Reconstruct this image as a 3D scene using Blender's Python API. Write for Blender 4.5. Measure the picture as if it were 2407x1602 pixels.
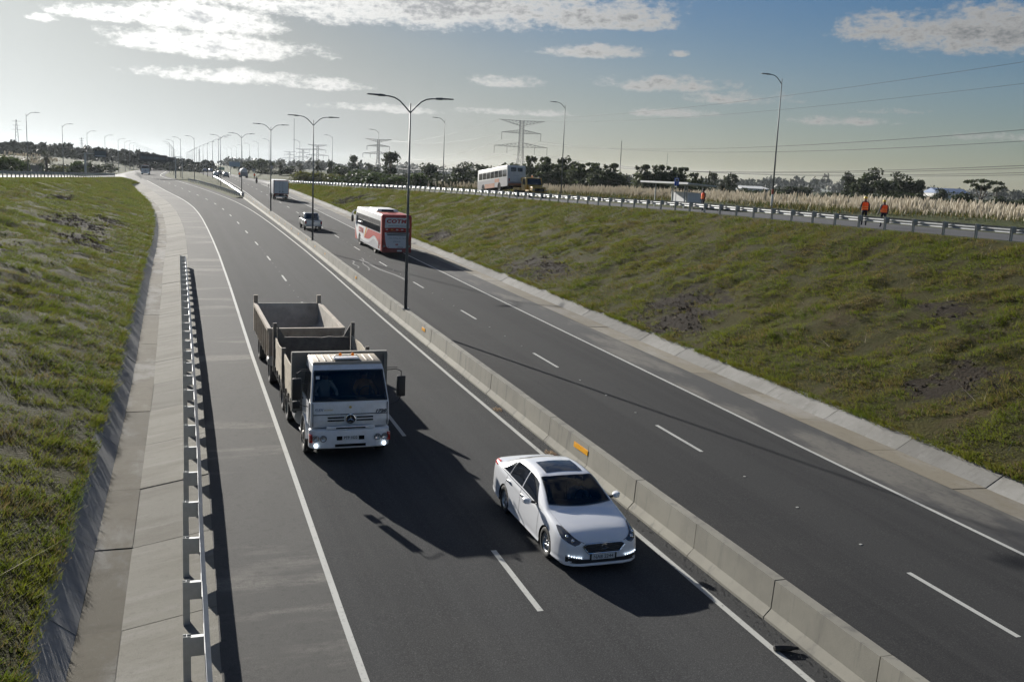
import bpy, bmesh, math, random
import numpy as np
from mathutils import Vector, Matrix, noise

for o in list(bpy.data.objects): bpy.data.objects.remove(o)
SC = bpy.context.scene
COL = SC.collection
rng = random.Random(7)
nrg = np.random.default_rng(11)
R_ = math.radians

# ------------------------------------------------------------------ camera
cam = bpy.data.cameras.new('camera'); cam.sensor_width = 36; cam.lens = 34.863
cam.clip_start = .2; cam.clip_end = 20000
camo = bpy.data.objects.new('camera', cam); COL.objects.link(camo)
camo.location = (0, 0, 8.3632); camo.rotation_euler = (1.404909, -.041704, -.33023)
SC.camera = camo

# ------------------------------------------------------------------ light
SUN_EL, SUN_AZ = R_(19.4), R_(-14.8)          # azimuth from +Y towards +X
sd = Vector((math.sin(SUN_AZ)*math.cos(SUN_EL), math.cos(SUN_AZ)*math.cos(SUN_EL), math.sin(SUN_EL)))
sun = bpy.data.lights.new('sun', 'SUN'); sun.energy = 5.0; sun.angle = R_(.53); sun.color = (1, .96, .89)
suno = bpy.data.objects.new('sun', sun); COL.objects.link(suno)
suno.rotation_euler = sd.to_track_quat('Z', 'Y').to_euler()

SC.view_settings.view_transform = 'Standard'; SC.view_settings.look = 'None'
SC.view_settings.exposure = 0.8; SC.view_settings.gamma = 1
SC.view_settings.use_curve_mapping = False
SC.render.engine = 'CYCLES'
SC.cycles.max_bounces = 4; SC.cycles.diffuse_bounces = 2; SC.cycles.glossy_bounces = 3
SC.cycles.transmission_bounces = 3; SC.cycles.volume_bounces = 1; SC.cycles.transparent_max_bounces = 6
SC.cycles.caustics_reflective = False; SC.cycles.caustics_refractive = False
SC.cycles.use_denoising = True; SC.cycles.use_adaptive_sampling = True; SC.cycles.adaptive_threshold = .025

# ------------------------------------------------------------------ sky
def build_world():
    w = bpy.data.worlds.new('World'); SC.world = w; w.use_nodes = True
    nt = w.node_tree; nt.nodes.clear()
    N = nt.nodes.new; L = nt.links.new
    def val(v):
        n = N('ShaderNodeValue'); n.outputs[0].default_value = v; return n.outputs[0]
    def m(op, a, b=None, c=None, clamp=False):
        n = N('ShaderNodeMath'); n.operation = op; n.use_clamp = clamp
        for i, x in enumerate((a, b, c)):
            if x is None: continue
            if isinstance(x, (int, float)): n.inputs[i].default_value = x
            else: L(x, n.inputs[i])
        return n.outputs[0]
    tc = N('ShaderNodeTexCoord'); nv = N('ShaderNodeVectorMath'); nv.operation = 'NORMALIZE'
    L(tc.outputs['Generated'], nv.inputs[0])
    sx = N('ShaderNodeSeparateXYZ'); L(nv.outputs[0], sx.inputs[0])
    x, y, z = sx.outputs
    zc = m('MAXIMUM', z, .006)
    cb = N('ShaderNodeCombineXYZ'); L(x, cb.inputs[0]); L(y, cb.inputs[1]); L(zc, cb.inputs[2])
    sky = N('ShaderNodeTexSky'); sky.sky_type = 'NISHITA'; sky.sun_disc = False
    sky.sun_elevation = SUN_EL; sky.sun_rotation = SUN_AZ
    sky.air_density = 1.0; sky.dust_density = .55; sky.ozone_density = 1.6; sky.altitude = 20
    L(cb.outputs[0], sky.inputs['Vector'])
    hsv = N('ShaderNodeHueSaturation'); hsv.inputs['Saturation'].default_value = 1.5; hsv.inputs['Value'].default_value = .48
    L(sky.outputs[0], hsv.inputs['Color'])
    wb = N('ShaderNodeVectorMath'); wb.operation = 'MULTIPLY'; L(hsv.outputs[0], wb.inputs[0]); wb.inputs[1].default_value = (.87, 1.0, 1.27)
    # the bright aureole round the sun bleaches to white
    lum = N('ShaderNodeRGBToBW'); L(wb.outputs[0], lum.inputs[0])
    dz = N('ShaderNodeMapRange'); dz.interpolation_type = 'SMOOTHSTEP'; L(lum.outputs[0], dz.inputs[0]); dz.inputs[1].default_value = .9; dz.inputs[2].default_value = 6.0
    lc = m('DIVIDE', lum.outputs[0], m('ADD', 1.0, m('MULTIPLY', lum.outputs[0], .018)))
    wv = N('ShaderNodeVectorMath'); wv.operation = 'SCALE'; wv.inputs[0].default_value = (.955, 1.0, .985); L(lc, wv.inputs['Scale'])
    wm = N('ShaderNodeMix'); wm.data_type = 'RGBA'; L(dz.outputs[0], wm.inputs[0]); L(wb.outputs[0], wm.inputs[6]); L(wv.outputs[0], wm.inputs[7])
    # azimuth (degrees, + to the right of +Y) and elevation (degrees)
    az = m('MULTIPLY', m('ARCTAN2', x, y), 180/math.pi)
    el = m('MULTIPLY', m('ARCSINE', z), 180/math.pi)
    # noise domain: stretched along azimuth like low cumulus seen edge on
    def nz(sa, se, scale, det, rough, off):
        c = N('ShaderNodeCombineXYZ')
        L(m('MULTIPLY', az, sa), c.inputs[0]); L(m('MULTIPLY', el, se), c.inputs[1]); c.inputs[2].default_value = off
        n = N('ShaderNodeTexNoise'); n.inputs['Scale'].default_value = scale; n.inputs['Detail'].default_value = det
        n.inputs['Roughness'].default_value = rough; L(c.outputs[0], n.inputs['Vector']); return n.outputs['Fac']
    n1 = nz(.55, 1.15, 1.0, 9, .66, 1.7)
    n2 = nz(1.6, 3.0, 1.2, 7, .68, 8.3)
    n3 = nz(.05, .14, 1.0, 5, .55, 4.4)
    warp = m('MULTIPLY', m('SUBTRACT', n1, .5), 4.6)
    warp2 = m('MULTIPLY', m('SUBTRACT', n2, .5), 3.0)
    CL = CLOUDS
    tot = None; lowsum = None
    for (a0, e0, ra, re, amp) in CL:
        da = m('DIVIDE', m('SUBTRACT', az, a0), ra)
        de = m('DIVIDE', m('SUBTRACT', el, e0), re)
        # flat bases: below the centre the ellipse is squeezed
        de2 = m('MULTIPLY', de, m('ADD', 1.0, m('MULTIPLY', m('LESS_THAN', de, 0.0), .7)))
        r2 = m('ADD', m('MULTIPLY', da, da), m('MULTIPLY', de2, de2))
        b = m('MULTIPLY', m('SUBTRACT', 1.0, r2), amp)
        tot = b if tot is None else m('MAXIMUM', tot, b)
    f = m('ADD', tot, m('ADD', warp, warp2))
    # open sky outside the listed clouds: the same broken cumulus goes on overhead and behind
    gen = m('SUBTRACT', m('ADD', m('MULTIPLY', n3, 6.0), m('MULTIPLY', warp, .5)), 3.25)
    away = m('MULTIPLY', m('SUBTRACT', el, 9.8), .8, clamp=True)
    away2 = m('MULTIPLY', m('SUBTRACT', m('ABSOLUTE', m('SUBTRACT', az, 18.9)), 32), .2, clamp=True)
    genw = m('MAXIMUM', away, away2)
    gen = m('SUBTRACT', gen, m('MULTIPLY', m('SUBTRACT', 1.0, genw), 6.0))
    f = m('MAXIMUM', f, gen)
    cov = N('ShaderNodeMapRange'); cov.interpolation_type = 'SMOOTHSTEP'
    L(f, cov.inputs[0]); cov.inputs[1].default_value = -.55; cov.inputs[2].default_value = 1.15
    thick = N('ShaderNodeMapRange'); thick.interpolation_type = 'SMOOTHSTEP'
    L(f, thick.inputs[0]); thick.inputs[1].default_value = .7; thick.inputs[2].default_value = 2.2
    # forward scatter near the sun
    dt = N('ShaderNodeVectorMath'); dt.operation = 'DOT_PRODUCT'; L(nv.outputs[0], dt.inputs[0]); dt.inputs[1].default_value = sd
    g = m('POWER', m('MAXIMUM', dt.outputs['Value'], 0), 9.0)
    mixc = N('ShaderNodeMix'); mixc.data_type = 'RGBA'
    L(thick.outputs[0], mixc.inputs[0]); mixc.inputs[6].default_value = (7.2, 7.15, 6.95, 1); mixc.inputs[7].default_value = (3.3, 3.4, 3.5, 1)
    br = N('ShaderNodeVectorMath'); br.operation = 'SCALE'; L(mixc.outputs[2], br.inputs[0])
    L(m('ADD', .55, m('MULTIPLY', g, 2.3)), br.inputs['Scale'])
    fin = N('ShaderNodeMix'); fin.data_type = 'RGBA'
    L(m('MULTIPLY', cov.outputs[0], .93), fin.inputs[0]); L(wm.outputs[2], fin.inputs[6]); L(br.outputs[0], fin.inputs[7])
    bg = N('ShaderNodeBackground'); bg.inputs['Strength'].default_value = SKY_STR
    L(fin.outputs[2], bg.inputs['Color'])
    out = N('ShaderNodeOutputWorld'); L(bg.outputs[0], out.inputs['Surface'])
SKY_STR = .055; HAZE_D = .00007
# clouds: azimuth, elevation (deg), half width, half height, density
CLOUDS = [
 (11.0, 9.3, 14.5, 2.5, 1.7), (4.0, 9.9, 12.0, 2.2, 1.6), (22.6, 8.7, 4.8, 1.0, 1.3), (25.0, 8.4, 3.0, .55, 1.1), (23.4, 6.85, 3.0, .46, 1.05),
 (2.4, 6.0, 5.3, .85, 1.25), (2.2, 7.3, 4.2, .95, 1.3), (3.6, 4.5, 4.6, .48, 1.0), (8.6, 4.4, 2.4, .38, .85),
 (-3.0, 7.2, 2.4, .5, 1.0), (-6.5, 9.5, 7, 1.1, 1.35), (-5.9, 6.75, .6, .26, .8),
 (44.0, 7.9, 6.2, 1.5, 1.4), (38.6, 8.2, 2.6, .95, 1.0), (47.0, 11, 5.5, 1.1, 1.1), (27.6, 5.2, 3.4, .5, .9), (31.0, 4.6, 2.6, .4, .8),
 (18.2, 5.05, 2.0, .38, .9), (19.0, 3.45, 3.0, .2, .6), (11.5, 3.3, 2.5, .26, .7),
 (27.6, 3.7, 2.4, .24, .6), (36.6, 3.5, 2.2, .25, .65), (39.2, 4.1, 1.5, .18, .5), (27.9, 6.9, .5, .22, .7), (46, 2.9, 5, .22, .5)]
build_world()
SC.world.cycles.sampling_method = 'MANUAL'; SC.world.cycles.sample_map_resolution = 256

# ------------------------------------------------------------------ helpers
def tag(o, label=None, cat=None, group=None, kind=None):
    if label: o['label'] = label
    if cat: o['category'] = cat
    if group: o['group'] = group
    if kind: o['kind'] = kind
    return o
def empty(name, loc=(0, 0, 0), rot=(0, 0, 0), scale=1.0):
    o = bpy.data.objects.new(name, None); COL.objects.link(o); o.empty_display_size = .2
    o.location = loc; o.rotation_euler = rot; o.scale = (scale,)*3
    return o
def thing(name, label, cat, loc=(0, 0, 0), rot=(0, 0, 0), group=None, scale=1.0):
    return tag(empty(name, loc, rot, scale), label, cat, group)
def link(name, me, mat=None, parent=None):
    if mat is not None and len(me.materials) == 0: me.materials.append(mat)
    o = bpy.data.objects.new(name, me); COL.objects.link(o)
    if parent is not None: o.parent = parent
    return o
def copy_tree(o, parent=None):
    c = o.copy(); COL.objects.link(c)
    if parent is not None: c.parent = parent
    for ch in list(o.children): copy_tree(ch, c)
    return c

class MB:
    def __init__(s): s.v = []; s.f = []; s.mi = []; s.m = 0
    def add(s, vs, fs):
        n = len(s.v); s.v += [tuple(p) for p in vs]
        for f in fs: s.f.append(tuple(n+i for i in f)); s.mi.append(s.m)
        return s
    def box(s, x0, x1, y0, y1, z0, z1):
        return s.add([(x0,y0,z0),(x1,y0,z0),(x1,y1,z0),(x0,y1,z0),(x0,y0,z1),(x1,y0,z1),(x1,y1,z1),(x0,y1,z1)],
            [(0,3,2,1),(4,5,6,7),(0,1,5,4),(1,2,6,5),(2,3,7,6),(3,0,4,7)])
    def hexa(s, p): # 8 points ordered like box
        return s.add(p, [(0,3,2,1),(4,5,6,7),(0,1,5,4),(1,2,6,5),(2,3,7,6),(3,0,4,7)])
    def bar(s, a, b, w, h=None, up=(0,0,1)):
        a, b = Vector(a), Vector(b); h = h or w; d = (b-a).normalized(); u = Vector(up)
        if abs(d.dot(u)) > .95: u = Vector((1,0,0)) if abs(d.x) < .9 else Vector((0,1,0))
        r = d.cross(u).normalized(); u = r.cross(d).normalized()
        ps = []
        for q in (a, b):
            ps += [q-r*w/2-u*h/2, q+r*w/2-u*h/2, q+r*w/2+u*h/2, q-r*w/2+u*h/2]
        return s.add(ps, [(0,1,2,3),(7,6,5,4),(0,4,5,1),(1,5,6,2),(2,6,7,3),(3,7,4,0)])
    def loft(s, rings, cap=True, closed=True):
        n = len(rings[0]); vs = [p for r in rings for p in r]; fs = []
        for i in range(len(rings)-1):
            for j in range(n if closed else n-1):
                k = (j+1) % n
                fs.append((i*n+j, i*n+k, (i+1)*n+k, (i+1)*n+j))
        if cap and closed:
            fs.append(tuple(range(n-1, -1, -1))); fs.append(tuple((len(rings)-1)*n+j for j in range(n)))
        return s.add(vs, fs)
    def tube(s, pts, r, n=8, cap=True):
        pts = [Vector(p) for p in pts]; rr = r if isinstance(r, (list, tuple)) else [r]*len(pts)
        rings = []; up = None
        for i, p in enumerate(pts):
            d = (pts[min(i+1, len(pts)-1)] - pts[max(i-1, 0)]).normalized()
            if up is None: up = Vector((0,0,1)) if abs(d.z) < .9 else Vector((1,0,0))
            a = d.cross(up).normalized(); b = a.cross(d).normalized(); up = b
            rings.append([p + a*math.cos(2*math.pi*k/n)*rr[i] + b*math.sin(2*math.pi*k/n)*rr[i] for k in range(n)])
        return s.loft(rings, cap)
    def lathe(s, prof, n=20, axis='x', c=(0,0,0), cap=False):
        # prof: list of (axial, radius)
        rings = []
        for a, r in prof:
            ring = []
            for k in range(n):
                t = 2*math.pi*k/n; u, w = r*math.cos(t), r*math.sin(t)
                p = (a, u, w) if axis == 'x' else ((u, a, w) if axis == 'y' else (u, w, a))
                ring.append((p[0]+c[0], p[1]+c[1], p[2]+c[2]))
            rings.append(ring)
        return s.loft(rings, cap)
    def prism(s, poly, a, b, axis='x', hw=None):
        # poly: list of 2d points; axis x -> (y,z), y -> (x,z), z -> (x,y)
        def P(q, t):
            return (t, q[0], q[1]) if axis == 'x' else ((q[0], t, q[1]) if axis == 'y' else (q[0], q[1], t))
        n = len(poly)
        if hw: A = [P(q, -h) for q, h in zip(poly, hw)]; B = [P(q, h) for q, h in zip(poly, hw)]
        else: A = [P(q, a) for q in poly]; B = [P(q, b) for q in poly]
        return s.add(A+B, [tuple(range(n-1,-1,-1)), tuple(range(n, 2*n))] + [(i, (i+1)%n, n+(i+1)%n, n+i) for i in range(n)])
    def quad(s, a, b, c, d): return s.add([a,b,c,d], [(0,1,2,3)])
    def sphere(s, c, r, nu=10, nv=6, sc=(1,1,1), rag=0):
        rings = []
        for i in range(nv+1):
            t = math.pi*i/nv; rad = max(math.sin(t), .02)
            rings.append([(c[0]+r*sc[0]*rad*math.cos(2*math.pi*k/nu)*(1+rag*(rng.random()-.5)), c[1]+r*sc[1]*rad*math.sin(2*math.pi*k/nu)*(1+rag*(rng.random()-.5)), c[2]+r*sc[2]*math.cos(t)) for k in range(nu)])
        rings.reverse()
        return s.loft(rings)
    def mesh(s, name, mats=None, smooth=False):
        me = bpy.data.meshes.new(name); me.from_pydata(s.v, [], s.f)
        for q in (mats or []): me.materials.append(q)
        if mats and len(mats) > 1: me.polygons.foreach_set('material_index', s.mi)
        bm = bmesh.new(); bm.from_mesh(me); bmesh.ops.recalc_face_normals(bm, faces=bm.faces); bm.to_mesh(me); bm.free()
        if smooth: me.polygons.foreach_set('use_smooth', [True]*len(me.polygons))
        me.update(); return me
    def build(s, name, mat, parent=None, smooth=False, bevel=0, seg=2, ang=35):
        mats = mat if isinstance(mat, (list, tuple)) else [mat]
        me = s.mesh(name, mats, smooth)
        if bevel:
            bm = bmesh.new(); bm.from_mesh(me)
            es = [e for e in bm.edges if len(e.link_faces) == 2 and e.calc_face_angle(0) > R_(ang)]
            bmesh.ops.bevel(bm, geom=es, offset=bevel, segments=seg, affect='EDGES', profile=.5, clamp_overlap=True)
            bm.to_mesh(me); bm.free()
        if smooth or bevel:
            me.polygons.foreach_set('use_smooth', [True]*len(me.polygons))
            try: me.set_sharp_from_angle(angle=R_(38))
            except Exception: pass
        return link(name, me, None, parent)

def text_mesh(body, size, mat, parent, loc, rot, name='lettering', shear=0, extr=.002, bold=0, width=None, spacing=1.0):
    cu = bpy.data.curves.new('t', 'FONT'); cu.body = body; cu.size = size; cu.align_x = 'CENTER'; cu.align_y = 'CENTER'
    cu.extrude = extr; cu.shear = shear; cu.offset = bold; cu.space_character = spacing; cu.resolution_u = 3
    o = bpy.data.objects.new('t', cu); COL.objects.link(o)
    dg = bpy.context.evaluated_depsgraph_get(); dg.update()
    me = bpy.data.meshes.new_from_object(o.evaluated_get(dg)); bpy.data.objects.remove(o); bpy.data.curves.remove(cu)
    if width:
        xs = [v.co.x for v in me.vertices]; k = width/max(.001, max(xs)-min(xs))
        for v in me.vertices: v.co.x *= k
    me.materials.clear(); me.materials.append(mat)
    t = link(name, me, None, parent); t.location = loc; t.rotation_euler = rot; return t

# ------------------------------------------------------------------ materials
def mat_new(name):
    m = bpy.data.materials.new(name); m.use_nodes = True; nt = m.node_tree
    return m, nt, nt.nodes['Principled BSDF']
def pbr(name, col, rough=.5, metal=0, spec=.5, var=.0, vscale=4, bump=0, bscale=60, coat=0, emit=None, estr=0, dirt=None, dscale=1.5, damt=.5, obj=True):
    m, nt, b = mat_new(name); N = nt.nodes.new; L = nt.links.new
    b.inputs['Base Color'].default_value = (*col, 1); b.inputs['Roughness'].default_value = rough
    b.inputs['Metallic'].default_value = metal; b.inputs['Specular IOR Level'].default_value = spec
    b.inputs['Coat Weight'].default_value = coat; b.inputs['Coat Roughness'].default_value = .05
    if emit: b.inputs['Emission Color'].default_value = (*emit, 1); b.inputs['Emission Strength'].default_value = estr
    if var or dirt or bump:
        tc = N('ShaderNodeTexCoord'); src = tc.outputs['Object']
        cur = None
        if var:
            n = N('ShaderNodeTexNoise'); n.inputs['Scale'].default_value = vscale; n.inputs['Detail'].default_value = 6; n.inputs['Roughness'].default_value = .65
            L(src, n.inputs['Vector'])
            r = N('ShaderNodeMapRange'); L(n.outputs['Fac'], r.inputs[0]); r.inputs[1].default_value = .25; r.inputs[2].default_value = .75; r.inputs[3].default_value = 1-var; r.inputs[4].default_value = 1+var
            v = N('ShaderNodeVectorMath'); v.operation = 'SCALE'; v.inputs[0].default_value = col; L(r.outputs[0], v.inputs['Scale'])
            cur = v.outputs[0]; L(cur, b.inputs['Base Color'])
        if dirt:
            n = N('ShaderNodeTexNoise'); n.inputs['Scale'].default_value = dscale; n.inputs['Detail'].default_value = 8; n.inputs['Roughness'].default_value = .7
            L(src, n.inputs['Vector'])
            r = N('ShaderNodeMapRange'); L(n.outputs['Fac'], r.inputs[0]); r.inputs[1].default_value = .45; r.inputs[2].default_value = .75; r.inputs[4].default_value = damt
            mx = N('ShaderNodeMix'); mx.data_type = 'RGBA'; L(r.outputs[0], mx.inputs[0])
            if cur: L(cur, mx.inputs[6])
            else: mx.inputs[6].default_value = (*col, 1)
            mx.inputs[7].default_value = (*dirt, 1); L(mx.outputs[2], b.inputs['Base Color'])
        if bump:
            n = N('ShaderNodeTexNoise'); n.inputs['Scale'].default_value = bscale; n.inputs['Detail'].default_value = 4
            L(src, n.inputs['Vector']); bp = N('ShaderNodeBump'); bp.inputs['Strength'].default_value = bump; bp.inputs['Distance'].default_value = .02
            L(n.outputs['Fac'], bp.inputs['Height']); L(bp.outputs[0], b.inputs['Normal'])
    return m
ALB = {'asphalt':.74, 'asphalt_right':.72, 'shoulder':.76, 'shoulder_right':.75, 'service_asphalt':.75, 'road_paint':.74, 'barrier_concrete':.74, 'gutter_concrete_left':.64, 'gutter_floor':.72, 'gutter_wall':.75, 'gutter_concrete_right':.52, 'gutter_sand':.62, 'grass_ground':.55, 'field':.85, 'verge':.9}
def ramp_mat(name, stops_list, rough=.9, bump=.4, bdist=.05, spec=.3):
    """layers: list of (scale_xyz, noise scale, detail, lo, hi, colour, strength); first entry is the base colour"""
    m, nt, b = mat_new(name); N = nt.nodes.new; L = nt.links.new
    b.inputs['Roughness'].default_value = rough; b.inputs['Specular IOR Level'].default_value = spec
    tc = N('ShaderNodeTexCoord'); cur = None; kf = ALB.get(name, 1)
    for i, st in enumerate(stops_list):
        if i == 0:
            c = N('ShaderNodeRGB'); c.outputs[0].default_value = (*[q*kf for q in st], 1); cur = c.outputs[0]; continue
        sc, ns, det, lo, hi, col, amt = st[:7]
        mp = N('ShaderNodeMapping'); mp.inputs['Scale'].default_value = sc; mp.inputs['Location'].default_value = (i*7.3, i*3.1, i*1.7)
        if len(st) > 7: mp.inputs['Rotation'].default_value = st[7]
        L(tc.outputs['Object'], mp.inputs['Vector'])
        n = N('ShaderNodeTexNoise'); n.inputs['Scale'].default_value = ns; n.inputs['Detail'].default_value = det; n.inputs['Roughness'].default_value = .65
        L(mp.outputs[0], n.inputs['Vector'])
        r = N('ShaderNodeMapRange'); r.interpolation_type = 'SMOOTHSTEP'; L(n.outputs['Fac'], r.inputs[0]); r.inputs[1].default_value = lo; r.inputs[2].default_value = hi; r.inputs[4].default_value = amt
        mx = N('ShaderNodeMix'); mx.data_type = 'RGBA'; L(r.outputs[0], mx.inputs[0]); L(cur, mx.inputs[6]); mx.inputs[7].default_value = (*[q*kf for q in col], 1); cur = mx.outputs[2]
        last = n
    L(cur, b.inputs['Base Color'])
    if bump:
        bp = N('ShaderNodeBump'); bp.inputs['Strength'].default_value = bump; bp.inputs['Distance'].default_value = bdist
        L(last.outputs['Fac'], bp.inputs['Height']); L(bp.outputs[0], b.inputs['Normal'])
    return m
M = {}
# asphalt: pale wheel streaks run along Y (the road), fine aggregate last
M['asphalt'] = ramp_mat('asphalt', [(.086, .088, .089), ((1.3, .006, 1), .8, 4, .42, .6, (.066, .068, .069), .9), ((.5, .05, 1), .6, 4, .5, .75, (.103, .105, .104), .8), ((2.5, .012, 1), 1, 5, .58, .66, (.06, .061, .062), .6),
    ((1, 1, 1), .25, 5, .5, .7, (.10, .099, .095), .5), ((1, 1, 1), 38, 3, .45, .8, (.22, .218, .21), .8), ((1, 1, 1), 60, 2, .35, .62, (.035, .035, .036), .6)], rough=.95, bump=.35, bdist=.006, spec=.1)
M['asphalt_right'] = ramp_mat('asphalt_right', [(.056, .057, .058), ((1.1, .006, 1), .8, 4, .42, .6, (.040, .041, .043), .9), ((.5, .03, 1), .6, 4, .5, .75, (.074, .075, .075), .7), ((2.5, .012, 1), 1, 5, .58, .66, (.036, .037, .038), .6),
    ((1, 1, 1), .2, 5, .52, .7, (.068, .067, .066), .5), ((1, 1, 1), 38, 3, .45, .8, (.16, .158, .153), .7), ((1, 1, 1), 70, 2, .35, .62, (.04, .04, .04), .35)], rough=.95, bump=.35, bdist=.006, spec=.1)
M['shoulder'] = ramp_mat('shoulder', [(.135, .131, .122), ((.6, .25, 1), .5, 5, .4, .7, (.105, .102, .097), .8), ((.22, .9, 1), .55, 6, .52, .66, (.33, .31, .275), .85),
    ((1, 1, 1), 6, 5, .5, .75, (.05, .049, .047), .5), ((1, 1, 1), 30, 3, .4, .8, (.14, .135, .125), .5), ((1, 1, 1), 55, 2, .35, .62, (.035, .035, .033), .45)], rough=.9, bump=.6, bdist=.012, spec=.25)
M['shoulder_right'] = ramp_mat('shoulder_right', [(.07, .07, .071), ((.45, .14, 1), .6, 6, .5, .64, (.23, .215, .185), .75), ((.9, .3, 1), 1.4, 6, .55, .72, (.2, .19, .165), .5),
    ((1, 1, 1), 6, 5, .5, .75, (.04, .04, .04), .5), ((1, 1, 1), 38, 3, .45, .8, (.11, .108, .1), .5)], rough=.9, bump=.4, bdist=.008, spec=.25)
M['service_asphalt'] = ramp_mat('service_asphalt', [(.085, .085, .088), ((.7, .05, 1), .8, 4, .4, .7, (.065, .065, .066), .8), ((1, 1, 1), 30, 3, .45, .8, (.12, .12, .12), .4)], rough=.8, bump=.2, bdist=.006)
M['paint'] = ramp_mat('road_paint', [(.60, .60, .56), ((1, .3, 1), 1.5, 6, .5, .75, (.42, .42, .39), .7), ((1, 1, 1), 14, 6, .56, .7, (.25, .25, .24), .7)], rough=.7, bump=.2, bdist=.004)
M['concrete'] = ramp_mat('barrier_concrete', [(.33, .315, .265), ((1, 1, 1), .8, 6, .42, .7, (.26, .248, .212), .8), ((1, 1, .12), 2.6, 6, .52, .70, (.15, .147, .135), .7), ((1, 1, 1), 30, 4, .6, .75, (.25, .24, .21), .5)], rough=.88, bump=.3, bdist=.01)
M['gutter_left'] = ramp_mat('gutter_concrete_left', [(.31, .295, .25), ((.5, 1.6, 1), .5, 6, .42, .66, (.23, .212, .172), .85), ((.35, 2.4, 1), 1.1, 7, .5, .68, (.37, .355, .315), .7), ((1, 1, 1), 6, 7, .5, .75, (.21, .195, .16), .5), ((1, 1, 1), 40, 4, .5, .75, (.16, .15, .125), .55)], rough=.95, bump=.7, bdist=.02)
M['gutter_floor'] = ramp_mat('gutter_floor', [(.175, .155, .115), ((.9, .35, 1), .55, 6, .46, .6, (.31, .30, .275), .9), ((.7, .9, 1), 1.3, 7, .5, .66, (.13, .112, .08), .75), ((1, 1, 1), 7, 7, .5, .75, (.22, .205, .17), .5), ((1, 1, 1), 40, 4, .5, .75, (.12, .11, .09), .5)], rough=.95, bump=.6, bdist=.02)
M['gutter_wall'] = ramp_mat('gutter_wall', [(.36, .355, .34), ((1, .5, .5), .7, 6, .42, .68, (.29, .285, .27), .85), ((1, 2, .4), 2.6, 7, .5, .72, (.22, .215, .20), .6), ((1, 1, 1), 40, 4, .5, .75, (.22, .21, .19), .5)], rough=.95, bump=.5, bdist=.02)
M['gutter_right'] = ramp_mat('gutter_concrete_right', [(.47, .46, .43), ((1, .8, 1), .5, 6, .4, .65, (.37, .36, .33), .9), ((.6, 2.2, 1), 1.6, 7, .5, .7, (.30, .29, .26), .7), ((1, 1, 1), 3.5, 7, .52, .72, (.54, .53, .50), .6), ((1, 1, 1), 40, 4, .5, .75, (.24, .23, .21), .5)], rough=.95, bump=.6, bdist=.012)
M['gutter_sand'] = ramp_mat('gutter_sand', [(.33, .29, .215), ((.6, .25, 1), 1.0, 6, .4, .7, (.42, .40, .36), .9), ((1, 1, 1), 4, 7, .5, .75, (.24, .205, .145), .7), ((1, 1, 1), 35, 4, .55, .75, (.2, .18, .14), .5)], rough=.95, bump=.4, bdist=.012)
def add_random(m, lo, hi):
    nt = m.node_tree; b = nt.nodes['Principled BSDF']; src = b.inputs['Base Color'].links[0].from_socket
    oi = nt.nodes.new('ShaderNodeObjectInfo'); r = nt.nodes.new('ShaderNodeMapRange'); nt.links.new(oi.outputs['Random'], r.inputs[0]); r.inputs[3].default_value = lo; r.inputs[4].default_value = hi
    v = nt.nodes.new('ShaderNodeVectorMath'); v.operation = 'SCALE'; nt.links.new(src, v.inputs[0]); nt.links.new(r.outputs[0], v.inputs['Scale']); nt.links.new(v.outputs[0], b.inputs['Base Color'])
for k_ in ('gutter_left', 'gutter_floor', 'gutter_right', 'gutter_sand'): add_random(M[k_], .80, 1.16)
add_random(M['concrete'], .90, 1.08)
M['grass_ground'] = ramp_mat('grass_ground', [(.085, .080, .018), ((1, 1, 1), .12, 4, .42, .65, (.12, .105, .02), .9), ((.25, .8, .8), .9, 6, .45, .68, (.13, .092, .042), .85), ((.3, 1, 1), 1.3, 6, .6, .72, (.05, .04, .024), .8),
    ((1, 1, 1), 3.5, 5, .5, .72, (.12, .14, .024), .6), ((1, 1, 1), 9, 5, .3, .8, (.045, .05, .016), .55)], rough=.95, bump=1.0, bdist=.15, spec=.15)
def add_bare(m):
    nt = m.node_tree; b = nt.nodes['Principled BSDF']; src = b.inputs['Base Color'].links[0].from_socket
    at = nt.nodes.new('ShaderNodeAttribute'); at.attribute_name = 'bare'
    tc = nt.nodes.new('ShaderNodeTexCoord'); n = nt.nodes.new('ShaderNodeTexNoise'); n.inputs['Scale'].default_value = 2.2; n.inputs['Detail'].default_value = 8; nt.links.new(tc.outputs['Object'], n.inputs['Vector'])
    ad = nt.nodes.new('ShaderNodeMath'); ad.operation = 'MULTIPLY_ADD'; nt.links.new(n.outputs['Fac'], ad.inputs[0]); ad.inputs[1].default_value = 2.4; nt.links.new(at.outputs['Fac'], ad.inputs[2])
    r = nt.nodes.new('ShaderNodeMapRange'); r.interpolation_type = 'SMOOTHSTEP'; nt.links.new(ad.outputs[0], r.inputs[0]); r.inputs[1].default_value = 1.62; r.inputs[2].default_value = 1.9
    mx = nt.nodes.new('ShaderNodeMix'); mx.data_type = 'RGBA'; nt.links.new(r.outputs[0], mx.inputs[0]); nt.links.new(src, mx.inputs[6]); mx.inputs[7].default_value = (.030, .023, .016, 1)
    nt.links.new(mx.outputs[2], b.inputs['Base Color'])
add_bare(M['grass_ground'])
M['field'] = ramp_mat('field', [(.055, .07, .022), ((1, 1, 1), .02, 4, .4, .65, (.08, .085, .03), .9), ((1, 1, 1), .3, 6, .4, .66, (.045, .05, .02), .85), ((1, 1, 1), 2.3, 6, .45, .7, (.09, .085, .04), .6)], rough=.95, bump=.8, bdist=.2, spec=.15)
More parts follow.
